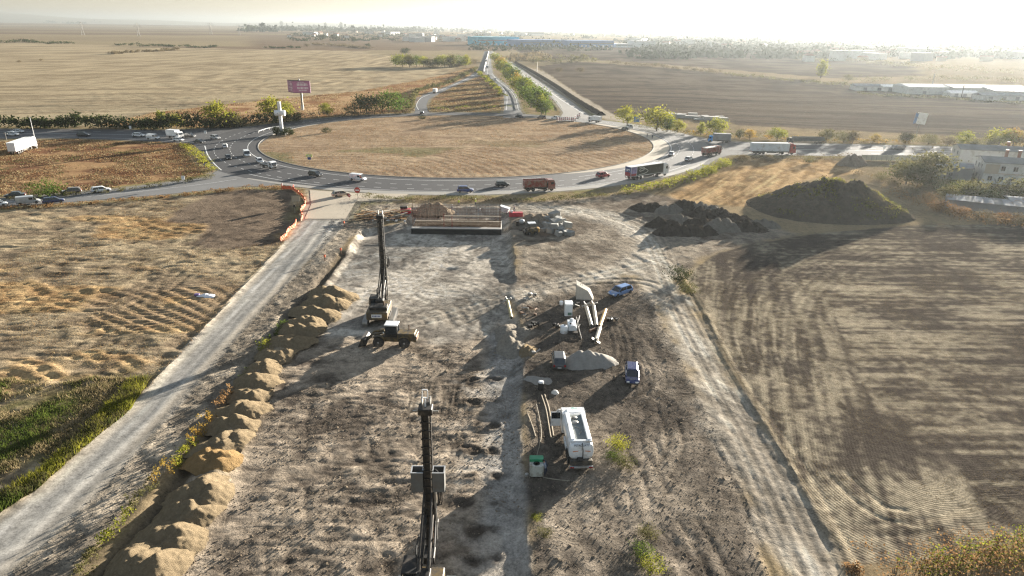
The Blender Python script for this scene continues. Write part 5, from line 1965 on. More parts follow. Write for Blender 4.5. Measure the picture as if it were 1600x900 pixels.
def tanker():
    t = thing('tanker_truck', 'white fuel tanker truck with an open cab door beside the green-lidded tank', 'tanker truck')
    W = 2.5
    chassis(t, -3.9, 3.4, .9, .8)
    cab(t, 4.0, W, 2.95, PW, 1.9)
    # tank: rounded box section, with a sunken walkway along the top
    z0, z1, y0, y1 = 1.15, 3.05, -3.6, 2.0
    ring_ = []
    w = 1.25
    for k in range(20):
        a = 2 * math.pi * k / 20
        cx, cz = math.cos(a), math.sin(a)
        ring_.append((w * math.copysign(abs(cx) ** .55, cx), (z0 + z1) / 2 + (z1 - z0) / 2 * math.copysign(abs(cz) ** .6, cz)))
    tb = MB()
    tb.prism(ring_, y0, y1)
    tk_ = tb.build('tank', TANKW, t, False)
    dome = MB()
    vs, fs = [], []
    for j, (sc, yy) in enumerate(((1, 0), (.93, -.14), (.7, -.26), (.35, -.32))):
        for (x, z) in ring_:
            vs.append((x * sc, y0 + yy, (z - 2.1) * sc + 2.1))
    n = len(ring_)
    for j in range(3):
        for k in range(n):
            q = (k + 1) % n
            fs.append((j * n + k, j * n + q, (j + 1) * n + q, (j + 1) * n + k))
    fs.append(tuple(3 * n + k for k in range(n)))
    dome.add(vs, fs)
    dome.build('tank_end', TANKW, t, True)
    for (sx, nm) in ((-.84, 'coaming'), (.84, 'coaming')):
        MB().bevbox((sx, (y0 + y1) / 2 + .1, z1 + .10), (.42, y1 - y0 - .4, .30), .1).build(nm, TANKW, t)
    MB().bevbox((0, y0 + .22, z1 + .06), (2.1, .3, .28), .08).build('coaming', TANKW, t)
    MB().box((0, (y0 + y1) / 2 + .1, z1 + .012), (1.28, y1 - y0 - .7, .03)).build('walkway', mat('walkway_grey', (.17, .19, .19), .7), t)
    for yy in (1.0, .1):
        MB().lathe((-.15, yy, z1 + .02), [(.30, 0), (.30, .12), (.22, .17), (.05, .19)], 16).build('manhole', STEEL, t)
    MB().tube(spline([np.array(q) for q in ((-.3, -.6, z1 + .06), (.1, -1.0, z1 + .06), (.25, -1.6, z1 + .06), (-.1, -2.2, z1 + .06))], .2), .035, 5).build('hose', STEEL, t)
    MB().bevbox((0, 2.6, 2.98), (1.5, .8, .16), .06).build('roof_spoiler', PW, t)
    lg = MB().lathe((0, 3.2, 2.951), [(.2, 0), (.2, .012), (.05, .014)], 10).box((.22, 3.2, 2.957), (.5, .14, .012))
    lg.build('roof_badge', mat('badge_teal', (.18, .42, .36), .5), t)
    MT = Matrix.Translation((0, y0 - .235, 2.89)) @ Matrix.Rotation(R(61), 4, 'X')
    text_mesh('PETROLATT', .29, mat('letter_black', (.02, .02, .022), .5), t, 'lettering', MT)
    sb = MB()
    for s in (-1, 1):
        sb.box((s * .62, y0 - .33, 2.28), (.55, .03, .07), Matrix.Rotation(s * .12, 3, 'Y'))
    sb.build('stripe', mat('stripe_orange', (.60, .20, .07), .5), t)
    MB().tube([(.12, y0 - .38, 1.0), (.12, y0 - .42, 2.4), (.05, y0 - .1, 3.1)], .045, 6).build('ladder_rail', RIGD, t)
    eq = MB().bevbox((0, y0 - .35, 1.05), (2.2, .5, .55), .06)
    eq.build('pump_cabinet', CHASSIS, t)
    MB().lathe((-.2, y0 - .5, 1.35), [(.32, 0), (.34, .1), (.30, .22), (.1, .25)], 14).build('hose_reel', BLK, t)
    MB().box((0, y0 - .62, .62), (2.4, .14, .2)).build('rear_bumper', PS, t)
    for s in (-1, 1):
        MB().box((s * .95, y0 - .70, .62), (.4, .04, .13)).build('tail_light', LAMP_R, t)
        MB().bevbox((s * 1.1, -.3, .85), (.3, 1.9, .5), .05).build('side_locker', TANKW, t)
        for yy in (2.9, -1.6, -2.75):
            wheel(t, s * (W / 2 - .18), yy, .50, .34)
    dr = thing('x', None, None) if False else None
    d = MB()
    for (c_, s_) in (((-1.85, 3.02, 1.35), (1.1, .07, .9)), ((-1.32, 3.02, 2.2), (.07, .07, .85)), ((-2.36, 3.02, 2.2), (.07, .07, .85)), ((-1.85, 3.02, 2.62), (1.1, .07, .07))):
        d.box(c_, s_)
    dd = d.build('door', PW, t)
    MB().box((-1.85, 3.02, 2.2), (.97, .02, .78)).build('door_glass', GLASS, dd)
    return t


tkr = tanker()
p = on(903, 728)
tkr.location = (p.x, p.y + 3.1, p.z + .05)
tkr.rotation_euler = (0, 0, R(3.0))

# ------------------------------------------------------------------ tank, pumps and pipes around the tanker
GREENL = mat('lid_green', (0.02, 0.26, 0.12), .4, var=.2)
IBCW = mat('tank_plastic', (0.52, 0.54, 0.50), .5, var=.12, dirt=(.2, .17, .12), dirt_amt=.4)
t = thing('water_tank', 'square pale tank with a bright green lid left of the tanker', 'tank')
p = on(838, 741)
t.location = p
MB().bevbox((0, .0, .75), (1.35, 1.2, 1.4), .16).build('tank', IBCW, t)
MB().bevbox((0, .42, 1.56), (1.4, .75, .35), .15).build('lid', GREENL, t)
MB().lathe((0, -.25, 1.45), [(.32, 0), (.34, .03), (.26, .04), (.2, -.02)], 14).build('opening', BLK, t)
fr = MB()
for s in (-1, 1):
    for q in (-1, 1):
        fr.box((s * .70, q * .62, .72), (.05, .05, 1.45))
    fr.box((s * .70, 0, .4), (.04, 1.2, .04))
    fr.box((s * .70, 0, 1.0), (.04, 1.2, .04))
fr.build('cage', STEEL, t)
MB().lathe((-.95, -.3, 0), [(.22, 0), (.22, .25), (.1, .3)], 10).build('base_valve', STEEL, t)
p = on(852, 742)
make_person('bareheaded worker in a grey shirt standing between the green-lidded tank and the tanker', SHIRT_B, .25, .1, .45, p, R(70), helmet=False)
p = on(860, 743)
make_person('worker in navy clothes bending close to the tanker side of the tank', CLOTH_N, .5, .2, .5, (p.x - .35, p.y + .55, p.z), R(75), helmet=False)
hose = MB()
hose.tube([on(a, b, .06) for a, b in ((843, 742), (850, 747), (862, 749), (876, 751), (890, 752))], .045, 6)
tag(hose.build('fuel_hose', mat('hose_beige', (.33, .29, .22), .7)), 'pale hose on the ground from the green-lidded tank to the tanker', 'hose')
for i, (pts, r_, lb_) in enumerate(((((846, 618), (853, 640), (858, 668), (861, 684), (866, 684)), .07, 'long pale hose lying from the small black pump, left strand'),
                                   (((851, 617), (858, 640), (862, 665), (865, 683)), .07, 'long pale hose lying parallel, right strand with looped end'),
                                   (((824, 646), (831, 664), (837, 683)), .06, 'short pale hose lying nearest the pit edge'),
                                   (((838, 632), (843, 655), (846, 680), (842, 700), (838, 715)), .03, 'thin cable winding down toward the green-lidded tank'))):
    h = MB()
    h.tube(spline([np.array(on(a, b, .07)) for a, b in pts], .5), r_, 6)
    tag(h.build('hose', mat('hose_clay', (.34, .28, .20), .8) if i < 3 else mat('hose_beige', (.33, .29, .22), .7)), lb_, 'hose')
t = thing('pump', 'small black pump with a white cap above the two long hoses', 'pump', on(845, 608))
MB().bevbox((0, 0, .45), (.7, .7, .9), .08).build('housing', BLK, t)
MB().lathe((0, .05, .9), [(.36, 0), (.36, .14), (.2, .2)], 12).build('cap', PW, t)
for i, (a, b) in enumerate(((867, 614), (874, 644))):
    st = link('stone', heap_mesh('stone', .5, .42, .4, mat('white_stone', (.6, .58, .54), .8, var=.2), 90 + i, .05, 8, 14, power=2.2))
    st.location = on(a, b)
    tag(st, ('white stone lying just right of the black pump', 'white stone lying just above the tanker cab door')[i], 'stone', 'white stones on the dark earth')

# white machinery group
t = thing('control_cabinet', 'tall white control cabinet behind the white mixing plant', 'cabinet', on(888, 494))
MB().bevbox((0, .8, 1.15), (1.4, 2.2, 2.3), .08).build('body', TANKW, t)
MB().box((0, -.315, 1.2), (1.2, .03, 1.8)).build('door', GREYW, t)
MB().bevbox((.2, -.36, .55), (.7, .12, .5), .03).build('panel', mat('panel_green', (.06, .14, .11), .6), t)
MB().box((0, .8, .05), (1.5, 2.3, .12)).build('skid', RIGD, t)
t.scale = (.85, .8, .9)
t = thing('mixing_plant', 'low white mixing plant with a rounded hood and pipes', 'mixing plant', on(894, 518))
MB().bevbox((-.1, 1.0, .9), (1.5, 2.4, 1.2), .1).build('housing', TANKW, t)
hood = MB()
hood.prism([(-.75, .45), (.75, .45), (.78, 1.0), (.55, 1.42), (.15, 1.55), (-.35, 1.5), (-.7, 1.2)], -.75, .35)
hood.build('hood', TANKW, t)
MB().lathe((-.1, 1.3, 1.5), [(.34, 0), (.34, .5), (.2, .6)], 12).build('stack', TANKW, t)
MB().lathe((-.35, .0, 1.52), [(.2, 0), (.2, .16), (.1, .2)], 10).build('filler', BLK, t)
MB().box((0, .4, .15), (1.9, 3.4, .25)).build('skid', RIGD, t)
for k in range(4):
    pts = [np.array(q) for q in ((.75, .6 + k * .2, .9), (1.3 + .1 * k, 1.0 + .3 * k, .6), (1.1, 1.9 + .2 * k, .5), (.4 + .3 * k, 2.6, .3))]
    MB().tube(spline(pts, .2), .06, 6).build('pipe', BLK if k % 2 else STEEL, t)
t.scale = (.8, .78, .8)
t = thing('plastic_barrel', 'white plastic barrel standing left of the mixing plant', 'barrel', on(881, 520))
MB().lathe((0, 0, 0), [(.52, 0), (.56, .08), (.56, .5), (.58, .55), (.56, .6), (.56, 1.05), (.5, 1.15), (.42, 1.17)], 18).build('body', TANKW, t, True)
MB().lathe((.1, .1, 1.17), [(.12, 0), (.12, .08)], 8).build('bung', BLK, t)
t = thing('plastic_barrel', 'small white can left of the tall control cabinet', 'barrel', on(877, 476))
MB().lathe((0, 0, 0), [(.3, 0), (.32, .5), (.3, .6), (.1, .65)], 12).build('body', TANKW, t)
for k, (a, b, c_, d_) in enumerate(((900, 500, 905, 520), (903, 515, 908, 530), (905, 498, 902, 507))):
    h = MB()
    h.tube([on(a, b, .5), on((a + c_) / 2, (b + d_) / 2, .3), on(c_, d_, .08)], .09, 6)
    tag(h.build('steel_pipe', RIGD), ('dark pipe leaning on the right side of the mixing plant', 'dark pipe with its foot lowest, right of the mixing plant', 'short dark pipe nearest the mixing plant stack')[k], 'pipe', 'loose pipes by the mixing plant')
# dark tool clusters
def scrap(px, py, n, lb_, m=None, sp=1.0, seed=0):
    t = thing('tool_pile', lb_, 'tool pile', on(px, py))
    rg = random.Random(seed)
    for k in range(n):
        a = rg.uniform(0, 6.28)
        q = Vector((rg.uniform(-sp, sp), rg.uniform(-sp, sp), .15 + rg.uniform(0, .35)))
        L = rg.uniform(.4, 1.1)
        d = Vector((math.cos(a), math.sin(a), rg.uniform(-.3, .5))).normalized() * L / 2
        mm = m or rg.choice([RIGD, STEEL, RUST, STEEL])
        if k % 3 == 0:
            MB().bevbox(q, (rg.uniform(.3, .7), rg.uniform(.3, .6), rg.uniform(.3, .5)), .06, rot=a).build('part', mm, t)
        else:
            MB().tube([q - d, q + d], rg.uniform(.06, .14), 7).build('part', mm, t)
    return t


scrap(827, 466, 11, 'scatter of pale auger heads near the top of the yard', None, 1.2, 1)
scrap(824, 488, 9, 'scatter of steel blades right of the lone yellow pipe', None, 1.3, 2)
scrap(832, 510, 8, 'dark tool pile between the spoil heap and the mixing plant', RIGD, 1.0, 3)
scrap(956, 500, 12, 'tall dark tool stack right of the orange pipe', RIGD, .8, 4)
scrap(899, 480, 7, 'loose fittings lying right of the control cabinet', None, .7, 5)
scrap(870, 512, 5, 'two dark drums left of the white barrel', RIGD, .5, 6)
scrap(836, 552, 4, 'short upright post stubs below the spoil heap', STEEL, .35, 7)

# drilling pipes with bladed heads
YPIPE = mat('pipe_yellow', (0.52, 0.44, 0.20), .55, var=.15, dirt=(.30, .26, .2), dirt_amt=.4)
OPIPE = mat('pipe_orange', (0.52, 0.29, 0.06), .55, var=.15, dirt=(.3, .24, .18), dirt_amt=.3)
WPIPE = mat('pipe_pale', (0.48, 0.43, 0.34), .6, var=.15, dirt=(.3, .26, .2), dirt_amt=.4)


def auger(a, b, m, lb_, r=.27, headed=True, z=.35):
    pa, pb = on(*a), on(*b)
    t = thing('drill_pipe', lb_, 'drill pipe', pa, group='drill pipes lying in the yard')
    d = pb - pa
    d.z = 0
    L = d.length
    t.rotation_euler = (0, 0, math.atan2(d.y, d.x))
    MB().tube([(0, 0, z), (L, 0, z)], r, 12).build('tube', m, t)
    MB().tube([(L - .02, 0, z), (L + .03, 0, z)], r * .8, 12).build('bore', BLK, t)
    if headed:
        for k in range(4):
            aa = k * math.pi / 2 + .5
            bl = MB().box((-.12, math.cos(aa) * .42, z + math.sin(aa) * .42), (.5, .5, .1), Matrix.Rotation(aa, 3, 'X'))
            bl.build('blade', STEEL, t)
        MB().tube([(-.5, 0, z), (0, 0, z)], r * .6, 8).build('tip', RIGD, t)
    return t


auger((793, 472), (799, 502), YPIPE, 'lone yellow drill pipe at the left, next to the pit', .24)
auger((915, 480), (924, 513), WPIPE, 'pale drill pipe, left of the parallel pair', .27)
auger((927, 479), (932, 513), WPIPE, 'pale drill pipe, right of the parallel pair', .27)
auger((946, 487), (937, 514), OPIPE, 'bright orange drill pipe lying right of the parallel pair', .27, False)
auger((931, 535), (937, 516), WPIPE, 'short grey drill pipe below the orange one with its bladed head toward the camera', .3)
auger((921, 520), (942, 511), RUST, 'dark thin drill pipe lying across the foot of the orange one', .2, False, .25)

# concrete anchor block
t = tag(MB().build('x', CONC) if False else thing('concrete_block', 'large pale wedge-shaped concrete block beyond the white cabinet', 'concrete block', on(912, 466)), None)
BLKC = mat('block_concrete', (0.46, 0.42, 0.36), .9, var=.12, bump=.02)
b = MB()
b.add([(-1.3, -.6, 0), (1.5, -.9, 0), (1.7, .8, 0), (-1.3, 1.0, 0), (-1.3, -.35, 2.5), (.6, -.6, 1.5), (1.0, .6, 1.6), (-1.3, .9, 2.9)],
      [(3, 2, 1, 0), (4, 5, 6, 7), (0, 1, 5, 4), (1, 2, 6, 5), (2, 3, 7, 6), (3, 0, 4, 7)])
b.build('block', BLKC, t)
MB().tube([(-.6, .2, 2.3), (-.6, .2, 2.55), (-.3, .2, 2.5), (-.3, .2, 2.1)], .03, 5).build('lifting_eye', RUST, t)

# tumbled blocks
STONE = mat('rubble_block', (0.27, 0.265, 0.245), .9, var=.25, scale=1.1, bump=.04, bscale=4)
rg = random.Random(5)
RUBL = ['grey rubble block, leftmost on the back edge of the tumbled pile', 'rubble block on the back edge, second from the left', 'raised rubble block at the peak of the tumbled pile', 'rubble block on the left flank of the pile',
        'raised rubble block in the middle of the pile', 'rubble block right of the pile middle', 'rubble block at the left end, beside the yellow machine', 'rubble block front and centre of the pile', 'raised rubble block just above the front centre',
        'raised rubble block near the right end of the pile', 'rubble block at the front right of the pile', 'lowest rubble block at the front of the pile', 'rubble block at the far right end of the pile', 'small rubble block at the back right of the pile',
        'rubble block at the front left of the pile', 'smallest rubble block at the front left corner of the pile', 'rubble block at the back, right of the peak', 'raised rubble block just below the peak']
BL = [(852, 347, 1.4), (862, 350, 1.2), (867, 345, 1.5), (858, 357, 1.3), (869, 355, 1.4), (878, 356, 1.2), (851, 354, 1.1), (876, 362, 1.3), (866, 362, 1.2), (886, 360, 1.2), (884, 366, 1.1), (872, 368, 1.2), (890, 367, 1.0), (883, 355, .9), (859, 364, 1.1), (850, 361, .8), (878, 349, 1.3), (871, 351, 1.2)]
for i, (a, b_, s) in enumerate(BL):
    w, d_, h = s * rg.uniform(1.3, 1.9), s * rg.uniform(1.0, 1.4), s * rg.uniform(.8, 1.1)
    b = MB().bevbox((0, 0, h * .45), (w, d_, h), .12)
    b.v = [(x + .12 * math.sin(3 * y + i), y + .1 * math.sin(2 * x + i * 2), z + .08 * math.sin(4 * x + y * 3 + i)) for x, y, z in b.v]
    o = b.build('rubble_block', STONE)
    o.location = on(a, b_)
    o.location.z += (.75 if i in (2, 4, 8, 9, 17) else 0)
    o.rotation_euler = (rg.uniform(-.18, .18), rg.uniform(-.18, .18), rg.uniform(0, 3))
    tag(o, RUBL[i], 'rubble block', 'rubble blocks in the tumbled pile')

t = thing('skid_loader', 'small yellow machine with a white canopy beside the rubble blocks', 'skid loader', on(830, 366), R(100))
MB().bevbox((0, -.3, .85), (1.5, 2.2, .9), .1).build('body', YEL, t)
c = MB()
for s in (-1, 1):
    for q in (-.7, .6):
        c.box((s * .62, q, 1.85), (.08, .08, 1.3))
c.build('cab_frame', RIGD, t)
MB().bevbox((0, -.05, 2.55), (1.5, 1.7, .14), .05).build('canopy', PW, t)
MB().box((0, 1.45, .55), (1.7, .5, .7), taper=(1, .6)).build('bucket', RIGD, t)
MB().bevbox((0, -1.5, 1.0), (1.3, .5, .9), .1).build('engine_cover', OPIPE, t)
for s in (-1, 1):
    MB().tube([(s * .7, -.9, 1.5), (s * .72, .6, 1.3), (s * .7, 1.3, .6)], .08, 6).build('loader_arm', YEL, t)
    for q in (-.85, .55):
        wheel(t, s * .85, q, .42, .3)
t = thing('mortar_mixer', 'small dark mixer with a pale drum left of the small yellow machine', 'mixer', on(815, 353))
MB().lathe((0, 0, .6), [(.35, 0), (.6, .25), (.6, .7), (.35, .95)], 14).build('drum', PS, t, True)
fr = MB()
for s in (-1, 1):
    fr.tube([(s * .7, -.5, 0), (s * .6, 0, 1.0), (s * .7, .5, 0)], .05, 5)
fr.build('stand', RIGD, t)
MB().bevbox((-.9, 0, .6), (.7, .8, 1.0), .06).build('motor_box', RIGD, t)
wheel(t, .9, 0, .3, .15)
scrap(1068 - 250, 360, 6, 'scrap lying at the foot of the small dark mixer', RIGD, .9, 11)

# ------------------------------------------------------------------ abutment under construction
pA, pB = at(641, 361), at(783, 362)
zf = -1.05
xa, xb, yf = pA.x, pB.x, pA.y + 1.5
yb = yf + 7.5
t = thing('bridge_abutment', 'concrete bridge footing with a tall rebar cage at the head of the pit', 'bridge footing', ((xa + xb) / 2, yf, zf))
LX = xb - xa
CONS = mat('fresh_concrete', (0.42, 0.40, 0.37), .85, var=.15, scale=.8)
MEMB = mat('black_membrane', (0.014, 0.014, 0.015), .5)
MB().box((0, 3.7, .62), (LX, 7.4, 1.25)).build('footing', CONS, t)
MB().box((0, -.04, .58), (LX + .06, .06, 1.15)).build('membrane', MEMB, t)
MB().box((0, .55, 1.30), (LX - .1, 1.1, .1)).build('ledge', CONS, t)
MB().box((0, 4.2, 1.28), (LX - .3, 6.1, .06)).build('work_floor', soilmat('shaded_mud', (.06, .05, .04), (.13, .105, .08), 1.0, .1, 3), t)  # mud floor darkened: shade inside the rebar cage put into its colour
REB = mat('rebar_rust', (0.15, 0.075, 0.04), .8, .2, var=.3)
BEAM = mat('shutter_timber', (0.50, 0.45, 0.36), .8, var=.2)
vb = MB().box((0, 0, 0), (.035, .035, 5.2)).mesh('rebar', REB)
hb = MB().box((0, 0, 0), (LX - .2, .03, .03)).mesh('rebar', REB)
for row, (yy, top, stp) in enumerate(((1.25, 5.2, .30), (6.9, 5.6, .36))):
    n = int(LX / stp)
    for i in range(n + 1):
        o = link('rebar', vb, t)
        o.location = (-LX / 2 + .15 + i * (LX - .3) / n, yy, 1.2 + top / 2 + .25 * math.sin(i * 1.7))
        o.scale = (1, 1, top / 5.2)
    for k in range(7):
        o = link('rebar', hb, t)
        o.location = (0, yy + .04, 1.7 + k * .75)
for i, (yy, zz) in enumerate(((3.2, 2.05), (6.6, 2.35))):
    MB().box((.2 if i == 0 else 3.2, yy, zz), (LX - .4 if i == 0 else LX * .66, .28, .22)).build('timber_beam', BEAM, t)
for (x, m, h) in ((-LX / 2 + .3, RUST, 6.6), (LX / 2 - .3, RUST, 6.6), (-LX * .14, PR, 3.2), (-LX * .05, PR, 2.6)):
    MB().tube([(x, 1.0, 1.2), (x, 1.0, 1.2 + h)], .06, 6).build('prop', m, t)
rbb = MB()
for k in range(14):
    a = random.uniform(-LX / 2 + 1, LX / 2 - 2)
    rbb.tube([(a, random.uniform(1.6, 3), 1.4), (a + random.uniform(1, 2.5), random.uniform(1.6, 3), 1.42)], .05, 4)
o = rbb.build('loose_bars', RUST, t)
o['kind'] = 'stuff'
W_ = [(717, 322, VEST_Y, 0, 'worker in a yellow vest on the rear beam of the footing, left one'), (743, 321, VEST_Y, 0, 'worker in a yellow vest on the rear beam of the footing, right one'),
      (706, 331, CLOTH_N, .1, 'worker in dark clothes standing inside the rebar cage'), (749, 333, SHIRT_B, .9, 'worker in pale clothes bending inside the rebar cage'),
      (803, 333, CLOTH_N, .15, 'worker in dark clothes at the right end of the footing')]
for (a, b_, m, ln, lb_) in W_:
    q = at(a, b_, .35 if a < 790 else 0.0)
    make_person(lb_, m, ln, ln * .4, .3, q, random.uniform(0, 6))
t = thing('formwork_crate', 'red crate with white sacks at the right end of the footing', 'crate', on(806, 338), .1)
MB().box((0, 0, .5), (3.2, 1.2, 1.0)).build('crate', mat('crate_red', (.42, .03, .05), .6, var=.2), t)
MB().bevbox((-1.0, 0, 1.25), (.6, .6, .5), .2).build('sack', PW, t)
t = thing('formwork_crate', 'dark red crate at the left end of the footing', 'crate', on(634, 333), .05)
MB().box((0, 0, .55), (2.4, 1.2, 1.1)).build('crate', mat('crate_red', (.42, .03, .05), .6, var=.2), t)
MB().bevbox((-.4, .3, 1.35), (1.8, .8, .5), .1).build('tarpaulin', RIGD, t)
t = thing('sheet_stack', 'stack of silvery panels at the right end of the rear beam', 'panel stack', on(787, 331), -.15)
for k in range(5):
    MB().box((.08 * k, .05 * k, .3 + .22 * k), (2.4, 1.6, .12), Matrix.Rotation(.25, 3, 'Y')).build('panel', GREYW, t)
# timber and steel pile at the left of the footing
t = thing('timber_pile', 'heap of orange boards and rusty bars left of the footing', 'timber pile', on(598, 341))
PLK = mat('board_orange', (0.40, 0.24, 0.11), .8, var=.25)
rg = random.Random(9)
for k in range(64):
    a = rg.uniform(.55, 1.0) if k % 4 else rg.uniform(-.3, .4)
    L = rg.uniform(2.5, 6.0)
    q = (rg.uniform(-5.0, 4.8), rg.uniform(-2.2, 2.8), .15 + rg.uniform(0, 1.5))
    MB().box(q, (L, rg.choice([.28, .4, .16]), .12), Matrix.Rotation(a, 3, 'Z') @ Matrix.Rotation(rg.uniform(-.12, .12), 3, 'Y')).build('board', rg.choice([PLK, PLK, RUST, RIGD, BEAM]), t)
rg = random.Random(19)
for k in range(26):
    MB().bevbox((rg.uniform(-2.5, 6.5), rg.uniform(-3.0, -1.2), .12), (rg.uniform(.25, .6), rg.uniform(.2, .45), rg.uniform(.2, .4)), .05, rot=rg.uniform(0, 3)).build('offcut', rg.choice([PW, PS, BEAM]), t)

# ------------------------------------------------------------------ orange safety mesh
ORM = mat('safety_orange', (0.80, 0.16, 0.055), .7, var=.15)
def safety_mesh(px, lb_):
    pts = spline([np.array(on(*q)) for q in px], .35)
    t = thing('safety_fence', lb_, 'safety fence', pts[0], group='orange safety fences')
    base = Vector(pts[0])
    vs, fs = [], []
    rows = 4
    for i, q in enumerate(pts):
        sag = .12 * math.sin(i * 1.3) + .1 * math.sin(i * .55)
        for k in range(rows):
            z = .95 * k / (rows - 1) * (.85 + sag)
            vs.append(Vector((q[0] + .1 * math.sin(i * 1.9 + k), q[1] + .1 * math.sin(i * 1.1 + k * 2), q[2] + .05 + z)) - base)
    for i in range(len(pts) - 1):
        for k in range(rows - 1):
            fs.append((i * rows + k, (i + 1) * rows + k, (i + 1) * rows + k + 1, i * rows + k + 1))
    nm = MB()
    nm.add(vs, fs)
    me = nm.build('mesh', ORM, t)
    for i in range(0, len(pts), 7):
        q = Vector(pts[i]) - base
        MB().tube([q, q + Vector((.03, 0, 1.15))], .035, 6).build('post', RUST, t)
    return t


safety_mesh(((440, 296), (455, 296), (466, 303), (476, 313), (477, 322), (470, 331), (473, 340), (471, 345)), 'orange safety mesh bending beside the site apron, upper run')
safety_mesh(((463, 347), (461, 355), (452, 361), (447, 370), (439, 377)), 'orange safety mesh crumpled beside the haul road, lower run')
for i, (a, b_) in enumerate(((441, 293), (459, 295))):
    t = thing('marker_post', ('striped marker post at the left start of the orange mesh', 'striped marker post just right of the mesh start')[i], 'marker post', on(a, b_), group='striped marker posts')
    MB().box((0, 0, .75), (.28, .08, 1.1)).build('panel', PW, t)
    MB().box((0, -.045, .95), (.28, .02, .22)).box((0, -.045, .5), (.28, .02, .22)).build('stripe', ORM, t)
    MB().box((0, 0, .1), (.5, .4, .16)).build('foot', BLK, t)
for i, (a, b_) in enumerate(((538, 354), (533, 397), (508, 408), (508, 528))):
    if i == 3:
        continue
    t = thing('marker_post', ('orange topped stake on the bank nearest the apron', 'orange stake halfway down the left bank', 'orange stake lowest on the left bank')[i], 'marker post', on(a, b_), group='orange stakes on the bank')
    MB().tube([(0, 0, 0), (0, 0, 1.3)], .09, 8).build('stake', RUST, t)
    MB().tube([(0, 0, .8), (0, 0, 1.25)], .17, 8).build('band', ORM, t)
t = thing('information_board', 'pale information board on two posts behind the orange mesh', 'board', on(463, 322), .1)
for s in (-1, 1):
    MB().tube([(s * .7, 0, 0), (s * .7, 0, 2.6)], .05, 6).build('post', STEEL, t)
MB().box((0, -.06, 1.9), (1.9, .05, 1.4)).build('panel', PBG, t)
t = thing('information_board', 'small dark board standing lower than the pale one', 'board', on(461, 333), .1)
MB().tube([(0, 0, 0), (0, 0, 2.2)], .05, 6).build('post', STEEL, t)
MB().box((0, -.06, 1.7), (.6, .05, .6)).build('panel', RIGD, t)
wsk = thing('plaster_dump', 'spill of white plaster and a dark sack beside the haul road', 'plaster dump', on(322, 463))
link('plaster', heap_mesh('plaster', 1.8, .9, .35, mat('white_plaster', (.72, .72, .74), .8, var=.12), 66, .12, 12, 26, ridge=.2), wsk)
MB().bevbox((-1.5, .1, .2), (.8, .6, .4), .15).build('sack', mat('sack_purple', (.12, .08, .22), .7), wsk)
# ------------------------------------------------------------------ vegetation
def leafmat(name, a, b, trans=.45, tint=None):
    m = bpy.data.materials.new(name)
    m.use_nodes = True
    nt = m.node_tree
    nt.nodes.clear()
    out = nt.nodes.new('ShaderNodeOutputMaterial')
    d = nt.nodes.new('ShaderNodeBsdfDiffuse')
    tr = nt.nodes.new('ShaderNodeBsdfTranslucent')
    mx = nt.nodes.new('ShaderNodeMixShader')
    mx.inputs[0].default_value = trans
    n = noise_node(nt, .9, 3.0)
    oi = nt.nodes.new('ShaderNodeObjectInfo')
    f = mathn(nt, 'ADD', ramp01(nt, n.outputs[0], .3, .7), mathn(nt, 'MULTIPLY', mathn(nt, 'SUBTRACT', oi.outputs['Random'], .5), .6))
    c = mixc(nt, f, a, b)
    nt.links.new(c, d.inputs['Color'])
    nt.links.new(c, tr.inputs['Color'])
    nt.links.new(d.outputs[0], mx.inputs[1])
    nt.links.new(tr.outputs[0], mx.inputs[2])
    nt.links.new(mx.outputs[0], out.inputs['Surface'])
    return m


L_GREEN = leafmat('leaf_green', (0.055, 0.09, 0.018), (0.115, 0.145, 0.03))
L_YEL = leafmat('leaf_yellow_green', (0.13, 0.15, 0.022), (0.26, 0.245, 0.035))
L_DARK = leafmat('leaf_dark', (0.035, 0.048, 0.018), (0.065, 0.075, 0.028), .15)
L_AUT = leafmat('leaf_autumn', (0.22, 0.17, 0.04), (0.33, 0.20, 0.05))
L_OLIVE = leafmat('leaf_olive', (0.075, 0.075, 0.03), (0.13, 0.115, 0.05))
L_DRY = leafmat('leaf_dry', (0.15, 0.085, 0.042), (0.30, 0.185, 0.085), .35)
L_RUST = leafmat('leaf_rust', (0.10, 0.05, 0.028), (0.20, 0.105, 0.055), .3)
L_STRAW = leafmat('leaf_straw', (0.26, 0.20, 0.11), (0.38, 0.30, 0.17), .35)
L_BROWN = leafmat('leaf_brown', (0.11, 0.085, 0.05), (0.19, 0.15, 0.085), .3)
L_FAR = leafmat('leaf_far', (0.030, 0.042, 0.020), (0.06, 0.07, 0.032), .08)
BARK = mat('bark', (0.10, 0.08, 0.06), .9, var=.3, scale=3)


def quads_at(c, size, rng, upright=0.0):
    """one small randomly turned leaf quad at each row of c"""
    n = len(c)
    d = rng.normal(size=(n, 3))
    if upright:
        d[:, 2] *= (1 - upright)
    d /= np.linalg.norm(d, axis=1)[:, None]
    a = np.cross(d, rng.normal(size=(n, 3)))
    a /= np.maximum(np.linalg.norm(a, axis=1), 1e-6)[:, None]
    b = np.cross(d, a)
    s = (size * rng.uniform(.6, 1.4, n))[:, None]
    v = np.stack([c + a * s, c + b * s * .7, c - a * s, c - b * s * .7], 1).reshape(-1, 3)
    return v, np.arange(4 * n).reshape(-1, 4)


